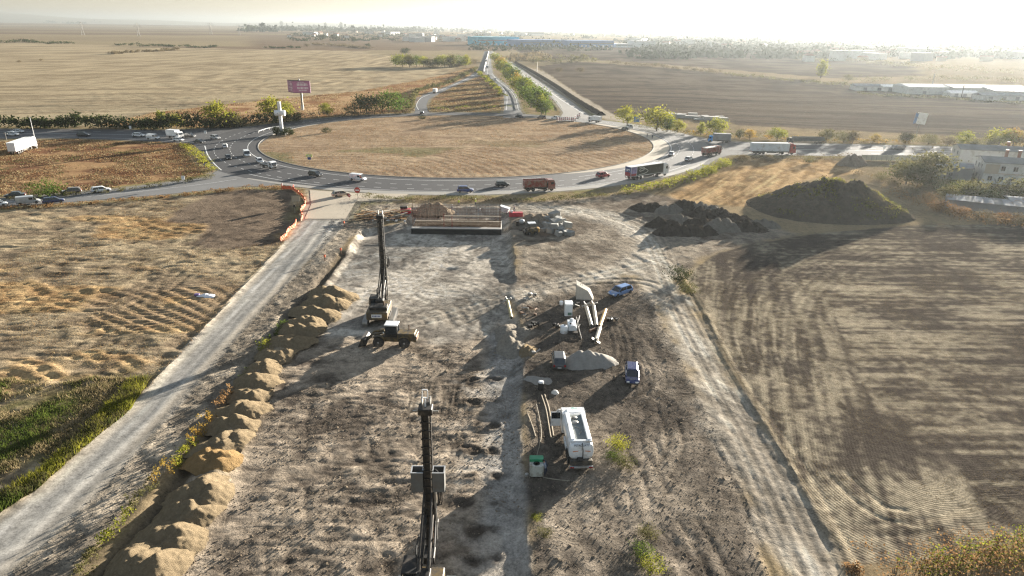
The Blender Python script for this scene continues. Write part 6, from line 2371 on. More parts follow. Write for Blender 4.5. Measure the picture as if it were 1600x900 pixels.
def crown_pts(rng, nclump, per, rx, ry, rz, cz, spread=.30, shell=.55):
    """leaf positions: clumps spread through an uneven ellipsoid"""
    out = []
    for i in range(nclump):
        d = rng.normal(size=3)
        d /= np.linalg.norm(d)
        q = rng.uniform(shell, 1.0) ** .7
        c = d * q * np.array([rx, ry, rz]) * rng.uniform(.75, 1.05)
        if c[2] < -rz * .75:
            c[2] *= .6
        s = spread * rng.uniform(.6, 1.3)
        out.append(c + rng.normal(size=(int(per * rng.uniform(.6, 1.4)), 3)) * s * np.array([rx, ry, rz * .8]))
    p = np.concatenate(out)
    p[:, 2] += cz
    p[:, 2] = np.maximum(p[:, 2], .15)
    return p


TREE_KINDS = {}


def tree_proto(kind, seed):
    """unit tree: 1 m tall crown proportions, returns (crown mesh coords, trunk MB)"""
    key = (kind, seed)
    if key in TREE_KINDS:
        return TREE_KINDS[key]
    rng = np.random.default_rng(seed * 17 + hash(kind) % 7 if False else seed * 17 + len(kind))
    rx, rz, cz, ncl, per = {'round': (.46, .40, .58, 30, 46), 'tall': (.24, .46, .54, 26, 42), 'wide': (.75, .42, .52, 40, 46), 'bush': (.72, .46, .46, 30, 42)}[kind]
    pts = crown_pts(rng, ncl, per, rx, rx, rz, cz)
    v, f = quads_at(pts, .035, rng)
    tr = MB()
    if kind != 'bush':
        tr.tube([(0, 0, -.03), (.01, .0, .2), (0, .01, .45)], .032, 7, r2=.018)
        for k in range(6):
            a = k * 1.05 + seed
            e = (rx * .65 * math.cos(a), rx * .65 * math.sin(a), cz + .12 * math.sin(k * 2.1))
            tr.tube([(0, 0, .22 + .04 * k), (e[0] * .5, e[1] * .5, (e[2] + .3) / 2 + .05), e], .014, 5, r2=.004)
    else:
        for k in range(7):
            a = k * .9 + seed
            tr.tube([(.03 * math.cos(a), .03 * math.sin(a), -.03), (rx * .6 * math.cos(a), rx * .6 * math.sin(a), .55)], .014, 5, r2=.004)
    TREE_KINDS[key] = (v, f, tr)
    return TREE_KINDS[key]


TMESH = {}


def tree(px, py, hpx, kind, m, label, group='trees along the roads', cat='tree', name='tree', wmul=1.0, seed=None, z=None):
    p = at(px, py)
    d = math.hypot(p.x, p.y)
    depth = p.y * math.cos(PITCH) + (CAM_H) * math.sin(PITCH)
    h = hpx / FPX * depth * (.93 if 960 < px < 1240 and py < 225 else 1.03)
    seed = seed if seed is not None else int(px * 7 + py * 3) % 4
    key = (kind, seed, m.name)
    if key not in TMESH:
        v, f, tr = tree_proto(kind, seed)
        TMESH[key] = (np_mesh('crown', v, f, m), tr.mesh('trunk', BARK))
    cm, tm = TMESH[key]
    t = thing(name, label, cat, (p.x, p.y, gz(p.x, p.y) if z is None else z), (px * 1.7) % 6.28, group)
    t.scale = (h * wmul, h * wmul, h)
    link('crown', cm, t)
    link('trunk' if kind != 'bush' else 'stem', tm, t)
    return t


TL = [
    (345, 199, 36, 'round', L_YEL, 'yellow-green tree with a broad crown by the left avenue'), (332, 199, 20, 'bush', L_DARK, 'dark low tree left of the broad yellow-green one'),
    (364, 199, 22, 'round', L_OLIVE, 'olive tree right of the broad yellow-green one'),
    (254, 200, 27, 'tall', L_YEL, 'slim yellow-green tree above the white minibus'), (276, 200, 20, 'round', L_YEL, 'low yellow tree above the camper van'),
    (137, 197, 17, 'tall', L_OLIVE, 'small pale tree rising from the left hedge'),
    (430, 190, 34, 'round', L_YEL, 'yellowing tree directly behind the white cross'), (448, 188, 26, 'round', L_YEL, 'low yellow tree right of the white cross'),
    (511, 181, 18, 'round', L_YEL, 'small yellow tree right of the billboard pole'),
    (573, 178, 30, 'wide', L_DARK, 'dark green tree, left of the pair by the far exit road'), (608, 176, 34, 'wide', L_GREEN, 'broad green tree, right of the pair by the far exit road'),
    (550, 179, 16, 'bush', L_DARK, 'low dark bush at the left foot of the tree pair'),
    (980, 196, 30, 'round', L_YEL, 'round yellow-green tree right of the white box van'), (1026, 205, 40, 'round', L_YEL, 'tallest yellow-green tree on the right of the roundabout'),
    (1042, 206, 24, 'round', L_GREEN, 'green tree leaning on the tallest right-hand one'), (1058, 207, 20, 'round', L_YEL, 'low yellow tree beyond the tallest right-hand one'),
    (1095, 211, 22, 'tall', L_YEL, 'slim columnar tree in front of the concrete slabs'), (1119, 214, 30, 'round', L_YEL, 'full yellow tree above the blue cab'),
    (1155, 217, 15, 'round', L_OLIVE, 'small olive tree right of the full yellow one'), (1171, 218, 16, 'round', L_AUT, 'small golden tree left of the pale grey trailer'),
    (1214, 220, 22, 'round', L_YEL, 'rounded tree behind the pale grey trailer'), (1290, 223, 20, 'round', L_OLIVE, 'grey green tree behind the dark trailer'),
    (1318, 223, 17, 'wide', L_OLIVE, 'olive tree next to the russet one on the right verge'), (1332, 224, 18, 'round', L_BROWN, 'russet tree on the right verge'),
    (1366, 222, 12, 'round', L_AUT, 'small bright orange tree on the right verge'), (1415, 224, 17, 'wide', L_OLIVE, 'broad olive bush above the dark off-road car'),
    (1450, 226, 17, 'wide', L_OLIVE, 'second broad olive bush right of the off-road car'), (1480, 228, 15, 'wide', L_BROWN, 'brown bush right of the olive ones on the avenue'),
    (1503, 229, 22, 'round', L_YEL, 'yellow-green tree on the far side of the right avenue'), (1523, 241, 22, 'round', L_OLIVE, 'tree hiding part of the pale truck'),
    (1560, 230, 28, 'round', L_YEL, 'tall yellow-green tree near the right frame edge'), (1582, 230, 26, 'round', L_AUT, 'orange tinged tree at the right frame edge'),
    (1599, 231, 26, 'round', L_AUT, 'golden tree cut by the right frame edge'), (1543, 231, 18, 'wide', L_OLIVE, 'low olive bush left of the tall right-hand tree'),
    (1415, 288, 40, 'wide', L_OLIVE, 'big olive tree behind the huge soil mound'), (1452, 283, 46, 'round', L_OLIVE, 'taller olive tree left of the grey garage roof'),
    (1432, 292, 30, 'wide', L_OLIVE, 'low tree between the two big olive trees'), (1475, 300, 26, 'bush', L_DARK, 'dark bush below the grey garage'),
    (1505, 306, 24, 'bush', L_YEL, 'yellow-green bush above the tin-roofed shed'), (1585, 312, 34, 'wide', L_OLIVE, 'large dark tree hiding the corner of the two-storey house'),
    (1548, 322, 26, 'wide', L_DARK, 'dark tree in front of the two-storey house'), (1518, 312, 30, 'wide', L_OLIVE, 'olive tree left of the two-storey house'),
    (1482, 318, 26, 'round', L_OLIVE, 'rounded shrub left of the tin-roofed shed'), (1470, 332, 22, 'bush', L_DRY, 'dry russet shrub before the tin-roofed shed'),
    (1450, 318, 18, 'bush', L_DRY, 'dry shrub on the bank right of the soil mound'), (1500, 338, 18, 'bush', L_DRY, 'dry shrub under the left end of the shed'),
    (1535, 345, 18, 'bush', L_BROWN, 'brown shrub under the right end of the shed'), (1568, 350, 20, 'bush', L_DRY, 'dry shrub right of the tin-roofed shed'),
    (1590, 352, 22, 'bush', L_BROWN, 'brown shrub cut by the right frame edge'), (1420, 306, 18, 'bush', L_BROWN, 'brown shrub on the bank above the sandy path'),
    (1395, 292, 16, 'bush', L_BROWN, 'brown shrub just behind the mound crest'), (1375, 282, 14, 'bush', L_OLIVE, 'olive shrub at the back of the mound'),
    (77, 306, 30, 'bush', L_GREEN, 'round bright green bush on the lower avenue verge'),
    (1060, 440, 26, 'bush', L_DARK, 'dark shrub at the corner of the ploughed field'), (1075, 458, 20, 'bush', L_OLIVE, 'olive shrub below the dark one at the field corner'),
    (1130, 262, 16, 'bush', L_YEL, 'yellow weeds on the verge inside the right bend'), (1108, 272, 14, 'bush', L_YEL, 'low yellow weeds further along the right bend'),
    (1085, 282, 12, 'bush', L_OLIVE, 'low olive weeds on the right bend'), (1160, 254, 14, 'bush', L_BROWN, 'brown weeds below the pale grey trailer'),
    (1200, 252, 12, 'bush', L_BROWN, 'brown weeds right of the bend below the trailer'), (1265, 255, 12, 'bush', L_OLIVE, 'olive weeds near the pointed earth mound'),
    (510, 208, 10, 'bush', L_DARK, 'dark shrub standing alone on the roundabout island'), (660, 187, 8, 'bush', L_DARK, 'tiny dark shrub near the far edge of the island'),
    (965, 700, 24, 'bush', L_YEL, 'yellow-green weeds right of the tanker'), (975, 728, 22, 'bush', L_OLIVE, 'olive weeds below the yellow ones by the tanker'), (960, 718, 18, 'bush', L_GREEN, 'small green weeds nearest the tanker'),
    (1012, 838, 22, 'bush', L_OLIVE, 'olive weeds near the bottom of the work yard'), (1005, 868, 24, 'bush', L_GREEN, 'green weeds second from the bottom of the work yard'), (1018, 890, 26, 'bush', L_YEL, 'yellow weeds at the bottom frame edge in the work yard'),
    (838, 812, 12, 'bush', L_YEL, 'tiny yellow weed on the lower pit edge'), (850, 838, 16, 'bush', L_OLIVE, 'olive weed on the lower pit edge'),
]
for i, (px, py, hp, kd, m, lb_) in enumerate(TL):
    tree(px, py, hp, kd, m, lb_, name='shrub' if kd == 'bush' else 'tree', cat='shrub' if kd == 'bush' else 'tree', group='shrubs and weeds' if kd == 'bush' else 'trees along the roads',
         wmul=1.25 if kd == 'round' else 1.0)
ROWT = [(773, 97, 16), (777, 104, 18), (782, 110, 22), (786, 117, 26), (792, 122, 26), (797, 128, 24), (802, 134, 30), (808, 140, 28), (813, 146, 30), (819, 153, 34), (825, 160, 36), (830, 168, 38), (838, 174, 40), (846, 179, 34), (852, 181, 26)]
OWT = ['tallest', '']
for i, (px, py, hp) in enumerate(ROWT):
    tree(px, py, hp * .86, ('round', 'tall', 'round')[i % 3], (L_YEL, L_GREEN, L_AUT, L_YEL, L_GREEN)[i % 5] if i < 9 else (L_GREEN, L_YEL, L_GREEN)[i % 3],
         '%s tree from the far end of the green and gold row' % nth(i), 'tree row between the far roads', wmul=1.15)
for i, px in enumerate(range(618, 736, 11)):
    tree(px, 105 + (i % 3) * .8 - abs(px - 676) * .03, 14 + (i * 5) % 6, ('round', 'wide')[i % 2], (L_GREEN, L_YEL, L_OLIVE)[i % 3], '%s tree from the left in the grove beyond the harvested field' % nth(i), 'grove at the far field edge')
for (px, py, hp, kd, m, lb_) in ((633, 85, 10, 'wide', L_DARK, 'dark lone tree beyond the grove'), (505, 62, 8, 'wide', L_DARK, 'left tree of the far dark pair'), (524, 63, 9, 'wide', L_DARK, 'right tree of the far dark pair'),
                                 (552, 67, 9, 'round', L_DARK, 'lone far tree right of the dark pair'), (575, 74, 6, 'wide', L_DARK, 'low far thicket right of the lone far tree'), (480, 73, 5, 'wide', L_BROWN, 'brown thicket on the far field edge'),
                                 (178, 85, 7, 'bush', L_BROWN, 'brown bush at the left end of the field hedge'), (30, 97, 4, 'bush', L_BROWN, 'small dark bush alone in the left field'), (64, 95, 4, 'bush', L_BROWN, 'flat dark bush alone in the left field'),
                                 (873, 113, 7, 'wide', L_BROWN, 'left brown thicket in the dark field'), (907, 113, 8, 'wide', L_BROWN, 'right brown thicket in the dark field'),
                                 (1282, 122, 28, 'tall', L_YEL, 'thin pale tree standing alone in the hazy right fields'), (1325, 127, 10, 'wide', L_OLIVE, 'dark tree left of the white sheds'),
                                 (1335, 84, 12, 'wide', L_DARK, 'dark tree block in the hazy right distance'), (1024, 103, 5, 'wide', L_DARK, 'small dark tree on the hedge across the dark field'),
                                 (440, 42, 9, 'tall', L_DARK, 'poplar, left of three on the far horizon'), (509, 44, 9, 'tall', L_DARK, 'poplar, middle of three on the far horizon'), (533, 44, 10, 'tall', L_DARK, 'poplar, right of three on the far horizon')):
    tree(px, py, hp, kd, m, lb_, 'trees on the far plain', name='shrub' if kd == 'bush' else 'tree', cat='shrub' if kd == 'bush' else 'tree', seed=1)


def hedge(px, hpx, w, m, label, seed=1, den=1.0, size=None, cat='hedge', name='hedge', lift=0.0):
    """a hedge following ground pixels; leaf quads in uneven clumps along it, on short stems"""
    rng = np.random.default_rng(seed)
    pts = spline([at(*q)[:2] for q in px], 1.0)
    mid = pts[len(pts) // 2]
    depth = mid[1] * math.cos(PITCH) + CAM_H * math.sin(PITCH)
    h = hpx / FPX * depth
    L = np.linalg.norm(np.diff(pts, axis=0), axis=1).sum()
    ncl = int(max(12, L / max(w, h) * 5.0 * den))
    ncl = min(ncl, 900)
    i = rng.integers(0, len(pts), ncl)
    c = np.zeros((ncl, 3))
    c[:, :2] = pts[i] + rng.normal(size=(ncl, 2)) * w * .3
    hh = h * (.45 + .75 * vnoise(i / 9.0 + seed * 5, i * 0.0 + seed, 3))
    c[:, 2] = hh * rng.uniform(.25, .95, ncl)
    per = 22
    sz = size or max(.12, h * .085, depth * .0006)
    q = np.repeat(c, per, 0) + rng.normal(size=(ncl * per, 3)) * np.array([w * .16, w * .16, h * .13])
    q[:, 2] = np.maximum(q[:, 2], .05) + gzv(q[:, 0], q[:, 1]) + lift
    q -= np.array([mid[0], mid[1], 0])
    v, f = quads_at(q, sz, rng)
    t = thing(name, label, cat, (mid[0], mid[1], 0))
    link('foliage', np_mesh('foliage', v, f, m), t)
    st = MB()
    for k in range(0, len(pts), max(1, len(pts) // 40)):
        z = gz(pts[k][0], pts[k][1])
        st.tube([(pts[k][0] - mid[0], pts[k][1] - mid[1], z - .05), (pts[k][0] - mid[0] + .1, pts[k][1] - mid[1], z + h * .3)], .03, 4)
    st.build('stem', BARK, t)
    return t


hedge(((-300, 206), (0, 200), (130, 200.5)), 20, 5, L_DARK, 'dark hedge along the upper avenue, left stretch', 1, 3.5)
hedge(((135, 201), (240, 201.5), (320, 202)), 20, 5, L_DARK, 'dark hedge along the upper avenue, stretch behind the queue', 2, 3.5)
hedge(((325, 201), (400, 195), (470, 189)), 14, 4, L_DARK, 'dark hedge below the yellow trees behind the white cross', 3, 3)
hedge(((470, 187), (560, 181), (640, 177)), 9, 4, L_BROWN, 'brown undergrowth hedge from the billboard to the far exit', 4, 1.2)
hedge(((1000, 200), (1100, 212), (1250, 220), (1400, 223), (1600, 229), (1750, 234)), 8, 4.5, L_OLIVE, 'long olive hedge beyond the right avenue', 5, 1.2)
hedge(((1040, 207), (1160, 216), (1300, 221), (1420, 225)), 6, 3, L_AUT, 'patchy golden undergrowth before the olive hedge', 6, .8)
hedge(((6, 67), (40, 66), (62, 67)), 4, 14, L_DARK, 'dark hedgerow clump, first from the left on the far fields', 7, 1.2)
hedge(((70, 69), (90, 68.5), (110, 69)), 4, 12, L_DARK, 'dark hedgerow clump, second from the left on the far fields', 8, 1.2)
hedge(((182, 71), (230, 72.5), (272, 73)), 4, 12, L_DARK, 'long dark hedgerow across the far left fields', 9, 1.2)
hedge(((285, 73.5), (315, 74.5), (340, 75)), 4, 12, L_DARK, 'dark hedgerow ending the far left line', 10, 1.2)
hedge(((175, 85), (215, 82), (250, 80.5), (278, 78)), 4.5, 6, L_BROWN, 'brown hedge slanting across the harvested field', 11, 1.0)
hedge(((415, 75), (445, 75.5), (470, 75)), 3, 8, L_DARK, 'thin dark hedgerow beyond the harvested field', 12)
hedge(((488, 70), (530, 72), (560, 75), (580, 76)), 4, 10, L_BROWN, 'curving brown hedgerow below the far dark pair of trees', 13)
hedge(((835, 98), (860, 98), (900, 97), (930, 98)), 11, 14, L_OLIVE, 'thick olive grove before the long warehouse', 14, 1.6)
hedge(((950, 100), (1000, 103), (1060, 108), (1120, 115)), 6, 7, L_BROWN, 'hedge across the dark right field, left stretch', 15, 1.2)
hedge(((1138, 118), (1200, 124), (1280, 131), (1345, 137)), 6, 7, L_OLIVE, 'hedge across the dark right field, right stretch', 16, 1.2)
hedge(((1345, 150), (1400, 152), (1480, 155), (1560, 161), (1640, 165)), 6, 6, L_OLIVE, 'hedge in front of the white sheds', 17, 1.2)
hedge(((1340, 128), (1420, 126), (1500, 126), (1620, 130)), 8, 12, L_OLIVE, 'trees behind the white sheds', 18, 1.2)
hedge(((1240, 92), (1330, 98), (1420, 105), (1500, 112), (1620, 118)), 8, 25, L_OLIVE, 'long tree belt in the hazy right distance', 19, 1.2)
hedge(((700, 106), (730, 102), (745, 96)), 6, 8, L_BROWN, 'brown scrub left of the far exit road', 20)
hedge(((640, 172), (655, 143), (700, 131), (745, 108)), 5, 3, L_OLIVE, 'weeds along the outer edge of the far exit road', 21, 1.0)
hedge(((690, 172), (740, 170), (784, 168)), 6, 8, L_YEL, 'yellow weeds filling the foot of the grass triangle', 22, .7)
hedge(((745, 112), (765, 128), (785, 150)), 4, 4, L_YEL, 'weeds along the right edge of the grass triangle', 23, .6)
hedge(((560, 309), (610, 311), (690, 312), (800, 315), (900, 312), (980, 303)), 8, 2.6, L_OLIVE, 'weedy strip along the near edge of the roundabout', 24, 1.6)
hedge(((985, 302), (1040, 292), (1090, 277), (1130, 258)), 12, 3.5, L_YEL, 'yellow weedy strip along the right bend', 25, 1.5)
hedge(((1135, 252), (1180, 249), (1250, 248), (1330, 247)), 7, 4, L_BROWN, 'brown weedy strip below the right avenue', 26, 1.2)
hedge(((0, 326), (100, 322), (250, 309), (390, 296), (440, 295)), 6, 2.2, L_DRY, 'dry reddish weeds along the near edge of the lower avenue', 27, 1.4)
hedge(((0, 313), (120, 305), (240, 292), (330, 279)), 7, 2.2, L_OLIVE, 'green weeds along the far edge of the lower avenue', 28, 1.2)
hedge(((290, 228), (310, 245), (330, 266)), 8, 3, L_YEL, 'yellow-green weeds at the tip of the weedy verge', 29, 1.2)
hedge(((1390, 300), (1440, 322), (1500, 342), (1600, 360)), 12, 5, L_DRY, 'dry scrub on the bank above the sandy path', 30, 1.4)
hedge(((1340, 272), (1380, 285), (1420, 300)), 10, 5, L_BROWN, 'brown scrub behind the huge soil mound', 31, 1.2)
hedge(((1385, 905), (1450, 898), (1530, 884), (1640, 864)), 28, 4, L_DRY, 'orange brown bushes in the bottom right corner, front row', 32, 6, .10)
hedge(((1440, 890), (1520, 874), (1640, 850)), 24, 3, L_YEL, 'olive and gold bushes behind the front row, bottom right corner', 33, 5, .09)
hedge(((1330, 892), (1350, 905)), 16, 1.4, L_DRY, 'small rusty tussock at the bottom of the right track', 34, 1.0, .1)
VP = [((118, 912), (150, 862), 20, L_OLIVE, 'tall weeds on the ditch bank, lowest clump in the frame'), ((160, 852), (200, 808), 22, L_YEL, 'yellow weeds on the ditch bank, second clump from the bottom'),
      ((205, 800), (238, 765), 24, L_OLIVE, 'green weeds on the ditch bank, third clump from the bottom'), ((240, 758), (262, 735), 22, L_AUT, 'golden weeds on the ditch bank, beside the orange heap'),
      ((275, 728), (300, 695), 16, L_YEL, 'yellow weeds on the ditch bank, above the golden clump'), ((300, 690), (330, 655), 20, L_AUT, 'long golden clump on the ditch bank'),
      ((345, 632), (360, 612), 12, L_DRY, 'dry clump high on the ditch bank'), ((378, 592), (392, 575), 12, L_GREEN, 'green clump level with the gap in the heaps'),
      ((408, 552), (420, 535), 14, L_YEL, 'yellow clump at the upper ditch bank'), ((424, 528), (444, 505), 14, L_GREEN, 'highest green clump on the ditch bank')]
for i, (a, b, hp, m, lb_) in enumerate(VP):
    hedge((a, ((a[0] + b[0]) / 2 - 1, (a[1] + b[1]) / 2), b), hp, 1.0, m, lb_, 50 + i, 1.5, .09, 'weeds', 'weed_clump')


# ---- ground cover: nobody could count it
def scatter_poly(poly, n, rng, keep=None):
    lo, hi = poly.min(0), poly.max(0)
    out = []
    tot = 0
    while tot < n:
        q = rng.uniform(lo, hi, (n * 2, 2))
        d = poly_sd(q[:, 0], q[:, 1], poly, 30)
        q = q[d < 0]
        if keep is not None:
            q = q[keep(q[:, 0], q[:, 1], rng)]
        out.append(q)
        tot += len(q)
        if len(out) > 30:
            break
    return np.concatenate(out)[:n]


def blades(q, h, w, rng, lean=.35):
    """upright pointed blades, one triangle each"""
    n = len(q)
    z = gzv(q[:, 0], q[:, 1])
    a = rng.uniform(0, 2 * np.pi, n)
    hh = h * rng.uniform(.5, 1.5, n)
    ww = w * rng.uniform(.6, 1.4, n)
    base = np.stack([q[:, 0], q[:, 1], z - .03], 1)
    s = np.stack([np.cos(a), np.sin(a), 0 * a], 1)
    tip = base + np.stack([rng.normal(size=n) * lean * hh, rng.normal(size=n) * lean * hh, hh], 1)
    v = np.stack([base - s * ww[:, None], base + s * ww[:, None], tip], 1).reshape(-1, 3)
    return v, np.arange(3 * n).reshape(-1, 3)


def cover(name, poly, n, h, w, mats, seed, keep=None, lean=.35):
    rng = np.random.default_rng(seed)
    q = scatter_poly(poly, n, rng, keep)
    v, f = blades(q, h, w, rng, lean)
    sel = (fbm(q[:, 0], q[:, 1], 5, 3, seed) * 1.6 - .3 + rng.normal(size=len(q)) * .12) * len(mats)
    mi = np.clip(sel.astype(int), 0, len(mats) - 1)
    tag(link(name, np_mesh(name, v, f, mats, mi)), kind='stuff')


patchy = lambda sc, th, k: (lambda x, y, r: fbm(x, y, sc, 3, k) + r.normal(size=len(x)) * .05 > th)
cover('grass', LGREEN, 50000, .34, .05, [L_GREEN, L_OLIVE, L_STRAW, L_OLIVE], 5, patchy(4, .45, 2))
edge_g = P((235, 592), (205, 640), (130, 702), (60, 765), (0, 803), (-60, 860), (-60, 830), (0, 775), (60, 740), (120, 685), (180, 625), (205, 592))
cover('verge_grass', edge_g, 16000, .6, .06, [L_YEL, L_OLIVE, L_GREEN], 6)
cover('dry_weeds', WEDGE, 46000, .27, .16, [L_RUST, L_DRY, L_STRAW, L_RUST, L_OLIVE], 7, patchy(9, .40, 4))
cover('dry_grass', DRYSTRIP, 26000, .28, .28, [L_RUST, L_STRAW, L_DRY, L_STRAW], 8, patchy(14, .40, 4))
cover('triangle_weeds', TRIANGLE, 14000, .28, .28, [L_DRY, L_STRAW, L_BROWN, L_RUST], 9, patchy(12, .38, 4))
th2 = np.linspace(0, 2 * np.pi, 40, endpoint=False)
ISLP = np.stack([ISL_C[0] + 75 * np.cos(th2), ISL_C[1] + 75 * np.sin(th2)], 1)
cover('island_grass', ISLP, 26000, .16, .14, [L_DRY, L_BROWN, L_DRY, L_DRY], 10, patchy(12, .44, 3))
cover('stubble', LFIELD, 34000, .16, .05, [L_STRAW, L_DRY, L_STRAW, L_BROWN], 11, lambda x, y, r: (poly_sd(x, y, LDARK, 30) > 0) & (x > -95) & (fbm(x, y, 6, 3, 1) > .42), .6)
cover('field_stubble', P((1068, 440), (1095, 470), (1135, 560), (1205, 680), (1290, 820), (1332, 888), (1600, 838), (1700, 700), (1650, 420)), 40000, .06, .05, [L_STRAW, L_STRAW, L_STRAW], 12,
      lambda x, y, r: fbm(x, y, 5, 3, 6) > .5, .7)
mp = np.stack([big.location.x + 16 * np.cos(th2), big.location.y + 11 * np.sin(th2)], 1)
rng = np.random.default_rng(4)
dg = bpy.context.evaluated_depsgraph_get()
bq = []
bigv = np.array([v.co[:] for v in big.data.vertices])
sel_ = bigv[(bigv[:, 2] > 1.0)]
sel_ = sel_[rng.integers(0, len(sel_), 5200)]
nz = fbm(sel_[:, 0], sel_[:, 1], 5, 3, 2)
sel_ = sel_[nz > .44]
cl_ = np.repeat(sel_, 5, 0) + rng.normal(size=(len(sel_) * 5, 3)) * np.array([.35, .35, .15]) + np.array(big.location)
v, f = quads_at(cl_, .16, rng)
tag(link('mound_weeds', np_mesh('mound_weeds', v, f, [L_OLIVE, L_YEL, L_BROWN], rng.integers(0, 3, len(f)))), kind='stuff')
# clods and stones thrown up on the worked ground
def clods(name, poly, n, s, m, seed, keep=None):
    rng = np.random.default_rng(seed)
    q = scatter_poly(poly, n, rng, keep)
    z = gzv(q[:, 0], q[:, 1])
    base = np.array([(1, 0, -.3), (-.5, .87, -.3), (-.5, -.87, -.3), (.2, .1, .8)])
    sz = s * rng.lognormal(0, .5, n)[:len(q)]
    a = rng.uniform(0, 6.28, len(q))
    ca, sa = np.cos(a), np.sin(a)
    b = base[None] * np.stack([sz * rng.uniform(.7, 1.5, len(q)), sz, sz * .8], 1)[:, None, :]
    x = b[..., 0] * ca[:, None] - b[..., 1] * sa[:, None] + q[:, 0:1]
    y = b[..., 0] * sa[:, None] + b[..., 1] * ca[:, None] + q[:, 1:2]
    zz = b[..., 2] + z[:, None]
    v = np.stack([x, y, zz], -1).reshape(-1, 3)
    i = np.arange(len(q))[:, None] * 4
    f = np.concatenate([i + np.array([0, 1, 3]), i + np.array([1, 2, 3]), i + np.array([2, 0, 3])])
    tag(link(name, np_mesh(name, v, f, m)), kind='stuff')


clods('clods', PIT, 16000, .065, SOILB, 21, lambda x, y, r: (y < 88) & (fbm(x, y, 4, 3, 2) > .42))
clods('yard_clods', WORKS, 14000, .06, SOILB, 22)
clods('shoulder_stones', SHOULDER, 9000, .07, SOILG, 23)
# ------------------------------------------------------------------ buildings, signs, far things
WALLW = mat('wall_white', (0.62, 0.61, 0.58), .9, var=.1, scale=.4, dirt=(.4, .37, .32), dirt_amt=.3)
WALLB = mat('wall_beige', (0.47, 0.40, 0.31), .9, var=.1, scale=.4)
WALLG = mat('wall_grey', (0.26, 0.26, 0.26), .9, var=.15, scale=.5)
ROOFG = mat('roof_grey', (0.27, 0.265, 0.25), .95, var=.2, scale=.4, spec=.05)
ROOFR = mat('roof_tile', (0.30, 0.14, 0.09), .8, var=.25, scale=.5)
ROOFT = mat('roof_tin', (0.34, 0.35, 0.36), .9, 0, spec=.1, var=.25, scale=.5, dirt=(.28, .2, .15), dirt_amt=.35)
FRAME = mat('window_frame', (0.55, 0.55, 0.53), .6)


def window(t, x, y, z, w, h, nx=0, ny=-1):
    """a window in a wall facing (nx, ny): frame as the part, pane as its sub-part"""
    a = math.atan2(nx, -ny)
    M = Matrix.Rotation(-a if False else math.atan2(ny, nx) + math.pi / 2, 3, 'Z')
    f = MB()
    for (dx, dz, sx, sz) in ((-w / 2, 0, .09, h + .09), (w / 2, 0, .09, h + .09), (0, h / 2, w - .09, .09), (0, -h / 2, w - .09, .09), (0, 0, .05, h - .09)):
        f.box(Vector((x, y, z)) + M @ Vector((dx, -.02, dz)), (sx, .1, sz), M)
    fo = f.build('window', FRAME, t)
    MB().box(Vector((x, y, z)) + M @ Vector((0, 0.0, 0)), (w - .09, .05, h - .09), M).build('pane', GLASS, fo)


def house(label, loc, rz, L, W, H, wall, roof, rise=1.2, wins=(), chim=(), over=.35, hip=False, cat='house', name='house', lower=None):
    """gable house: ridge along local x"""
    t = thing(name, label, cat, loc, rz)
    b = MB()
    b.add([(-L / 2, -W / 2, -.3), (L / 2, -W / 2, -.3), (L / 2, W / 2, -.3), (-L / 2, W / 2, -.3), (-L / 2, -W / 2, H), (L / 2, -W / 2, H), (L / 2, W / 2, H), (-L / 2, W / 2, H), (-L / 2, 0, H + rise), (L / 2, 0, H + rise)],
          [(0, 1, 5, 4), (2, 3, 7, 6), (1, 2, 6, 9, 5), (3, 0, 4, 8, 7)])
    b.build('wall', wall, t)
    r = MB()
    th = .14
    for s in (-1, 1):
        e = W / 2 + over
        z0 = H - rise * over / (W / 2)
        p = [(-L / 2 - over, s * e, z0 + .02), (L / 2 + over, s * e, z0 + .02), (L / 2 + over, 0, H + rise + .02), (-L / 2 - over, 0, H + rise + .02)]
        q = [(x, y, z + th) for x, y, z in p]
        r.add(p + q, [(4, 5, 6, 7), (3, 2, 1, 0), (0, 1, 5, 4), (1, 2, 6, 5), (3, 0, 4, 7), (2, 3, 7, 6)])
    ro = r.build('roof', roof, t)
    for (x, y, h) in chim:
        MB().box((x, y, H + rise * (1 - abs(y) / (W / 2)) + h / 2 - .2), (.7, .7, h + .4)).box((x, y, H + rise * (1 - abs(y) / (W / 2)) + h + .05), (.85, .85, .12)).build('chimney', ROOFR, ro)
    for (x, y, z, w, h, nx, ny) in wins:
        window(t, x, y, z, w, h, nx, ny)
    return t


def loc_of(px, py):
    p = at(px, py)
    return Vector((p.x, p.y, gz(p.x, p.y)))


# houses at the right edge of the frame
L_, W_, H_ = 16, 10, 6.2
h1 = house('two-storey house with beige upper wall and twin chimneys at the right edge', loc_of(1572, 284), R(-18), L_, W_, H_, WALLW, ROOFG, 1.0,
           [(-L_ / 2 - .02, y, z, 1.1, 1.4, -1, 0) for y in (-2.6, .4, 3.2) for z in (1.6, 4.6)] + [(x, -W_ / 2 - .02, z, 1.2, 1.4, 0, -1) for x in (-6, -3.2, 0, 3.2, 6) for z in (1.6, 4.6)],
           [(-1.5, .8, 2.2), (1.8, .8, 2.2)])
MB().box((0, -W_ / 2 - .05, 3.1), (L_ + .02, .12, .25)).build('string_course', WALLB, h1)
MB().box((-L_ / 2 + 2, -W_ / 2 - .06, 4.4), (3.6, .1, 2.6)).build('render_panel', WALLB, h1)
house('white gabled house farther back, nearest the right avenue', loc_of(1546, 258), R(-14), 22, 8, 5.4, WALLW, ROOFG, 1.1,
      [(-11.02, y, z, 1.0, 1.3, -1, 0) for y in (-1.8, 1.6) for z in (1.5, 4.0)], [(4, 0, 1.4)])
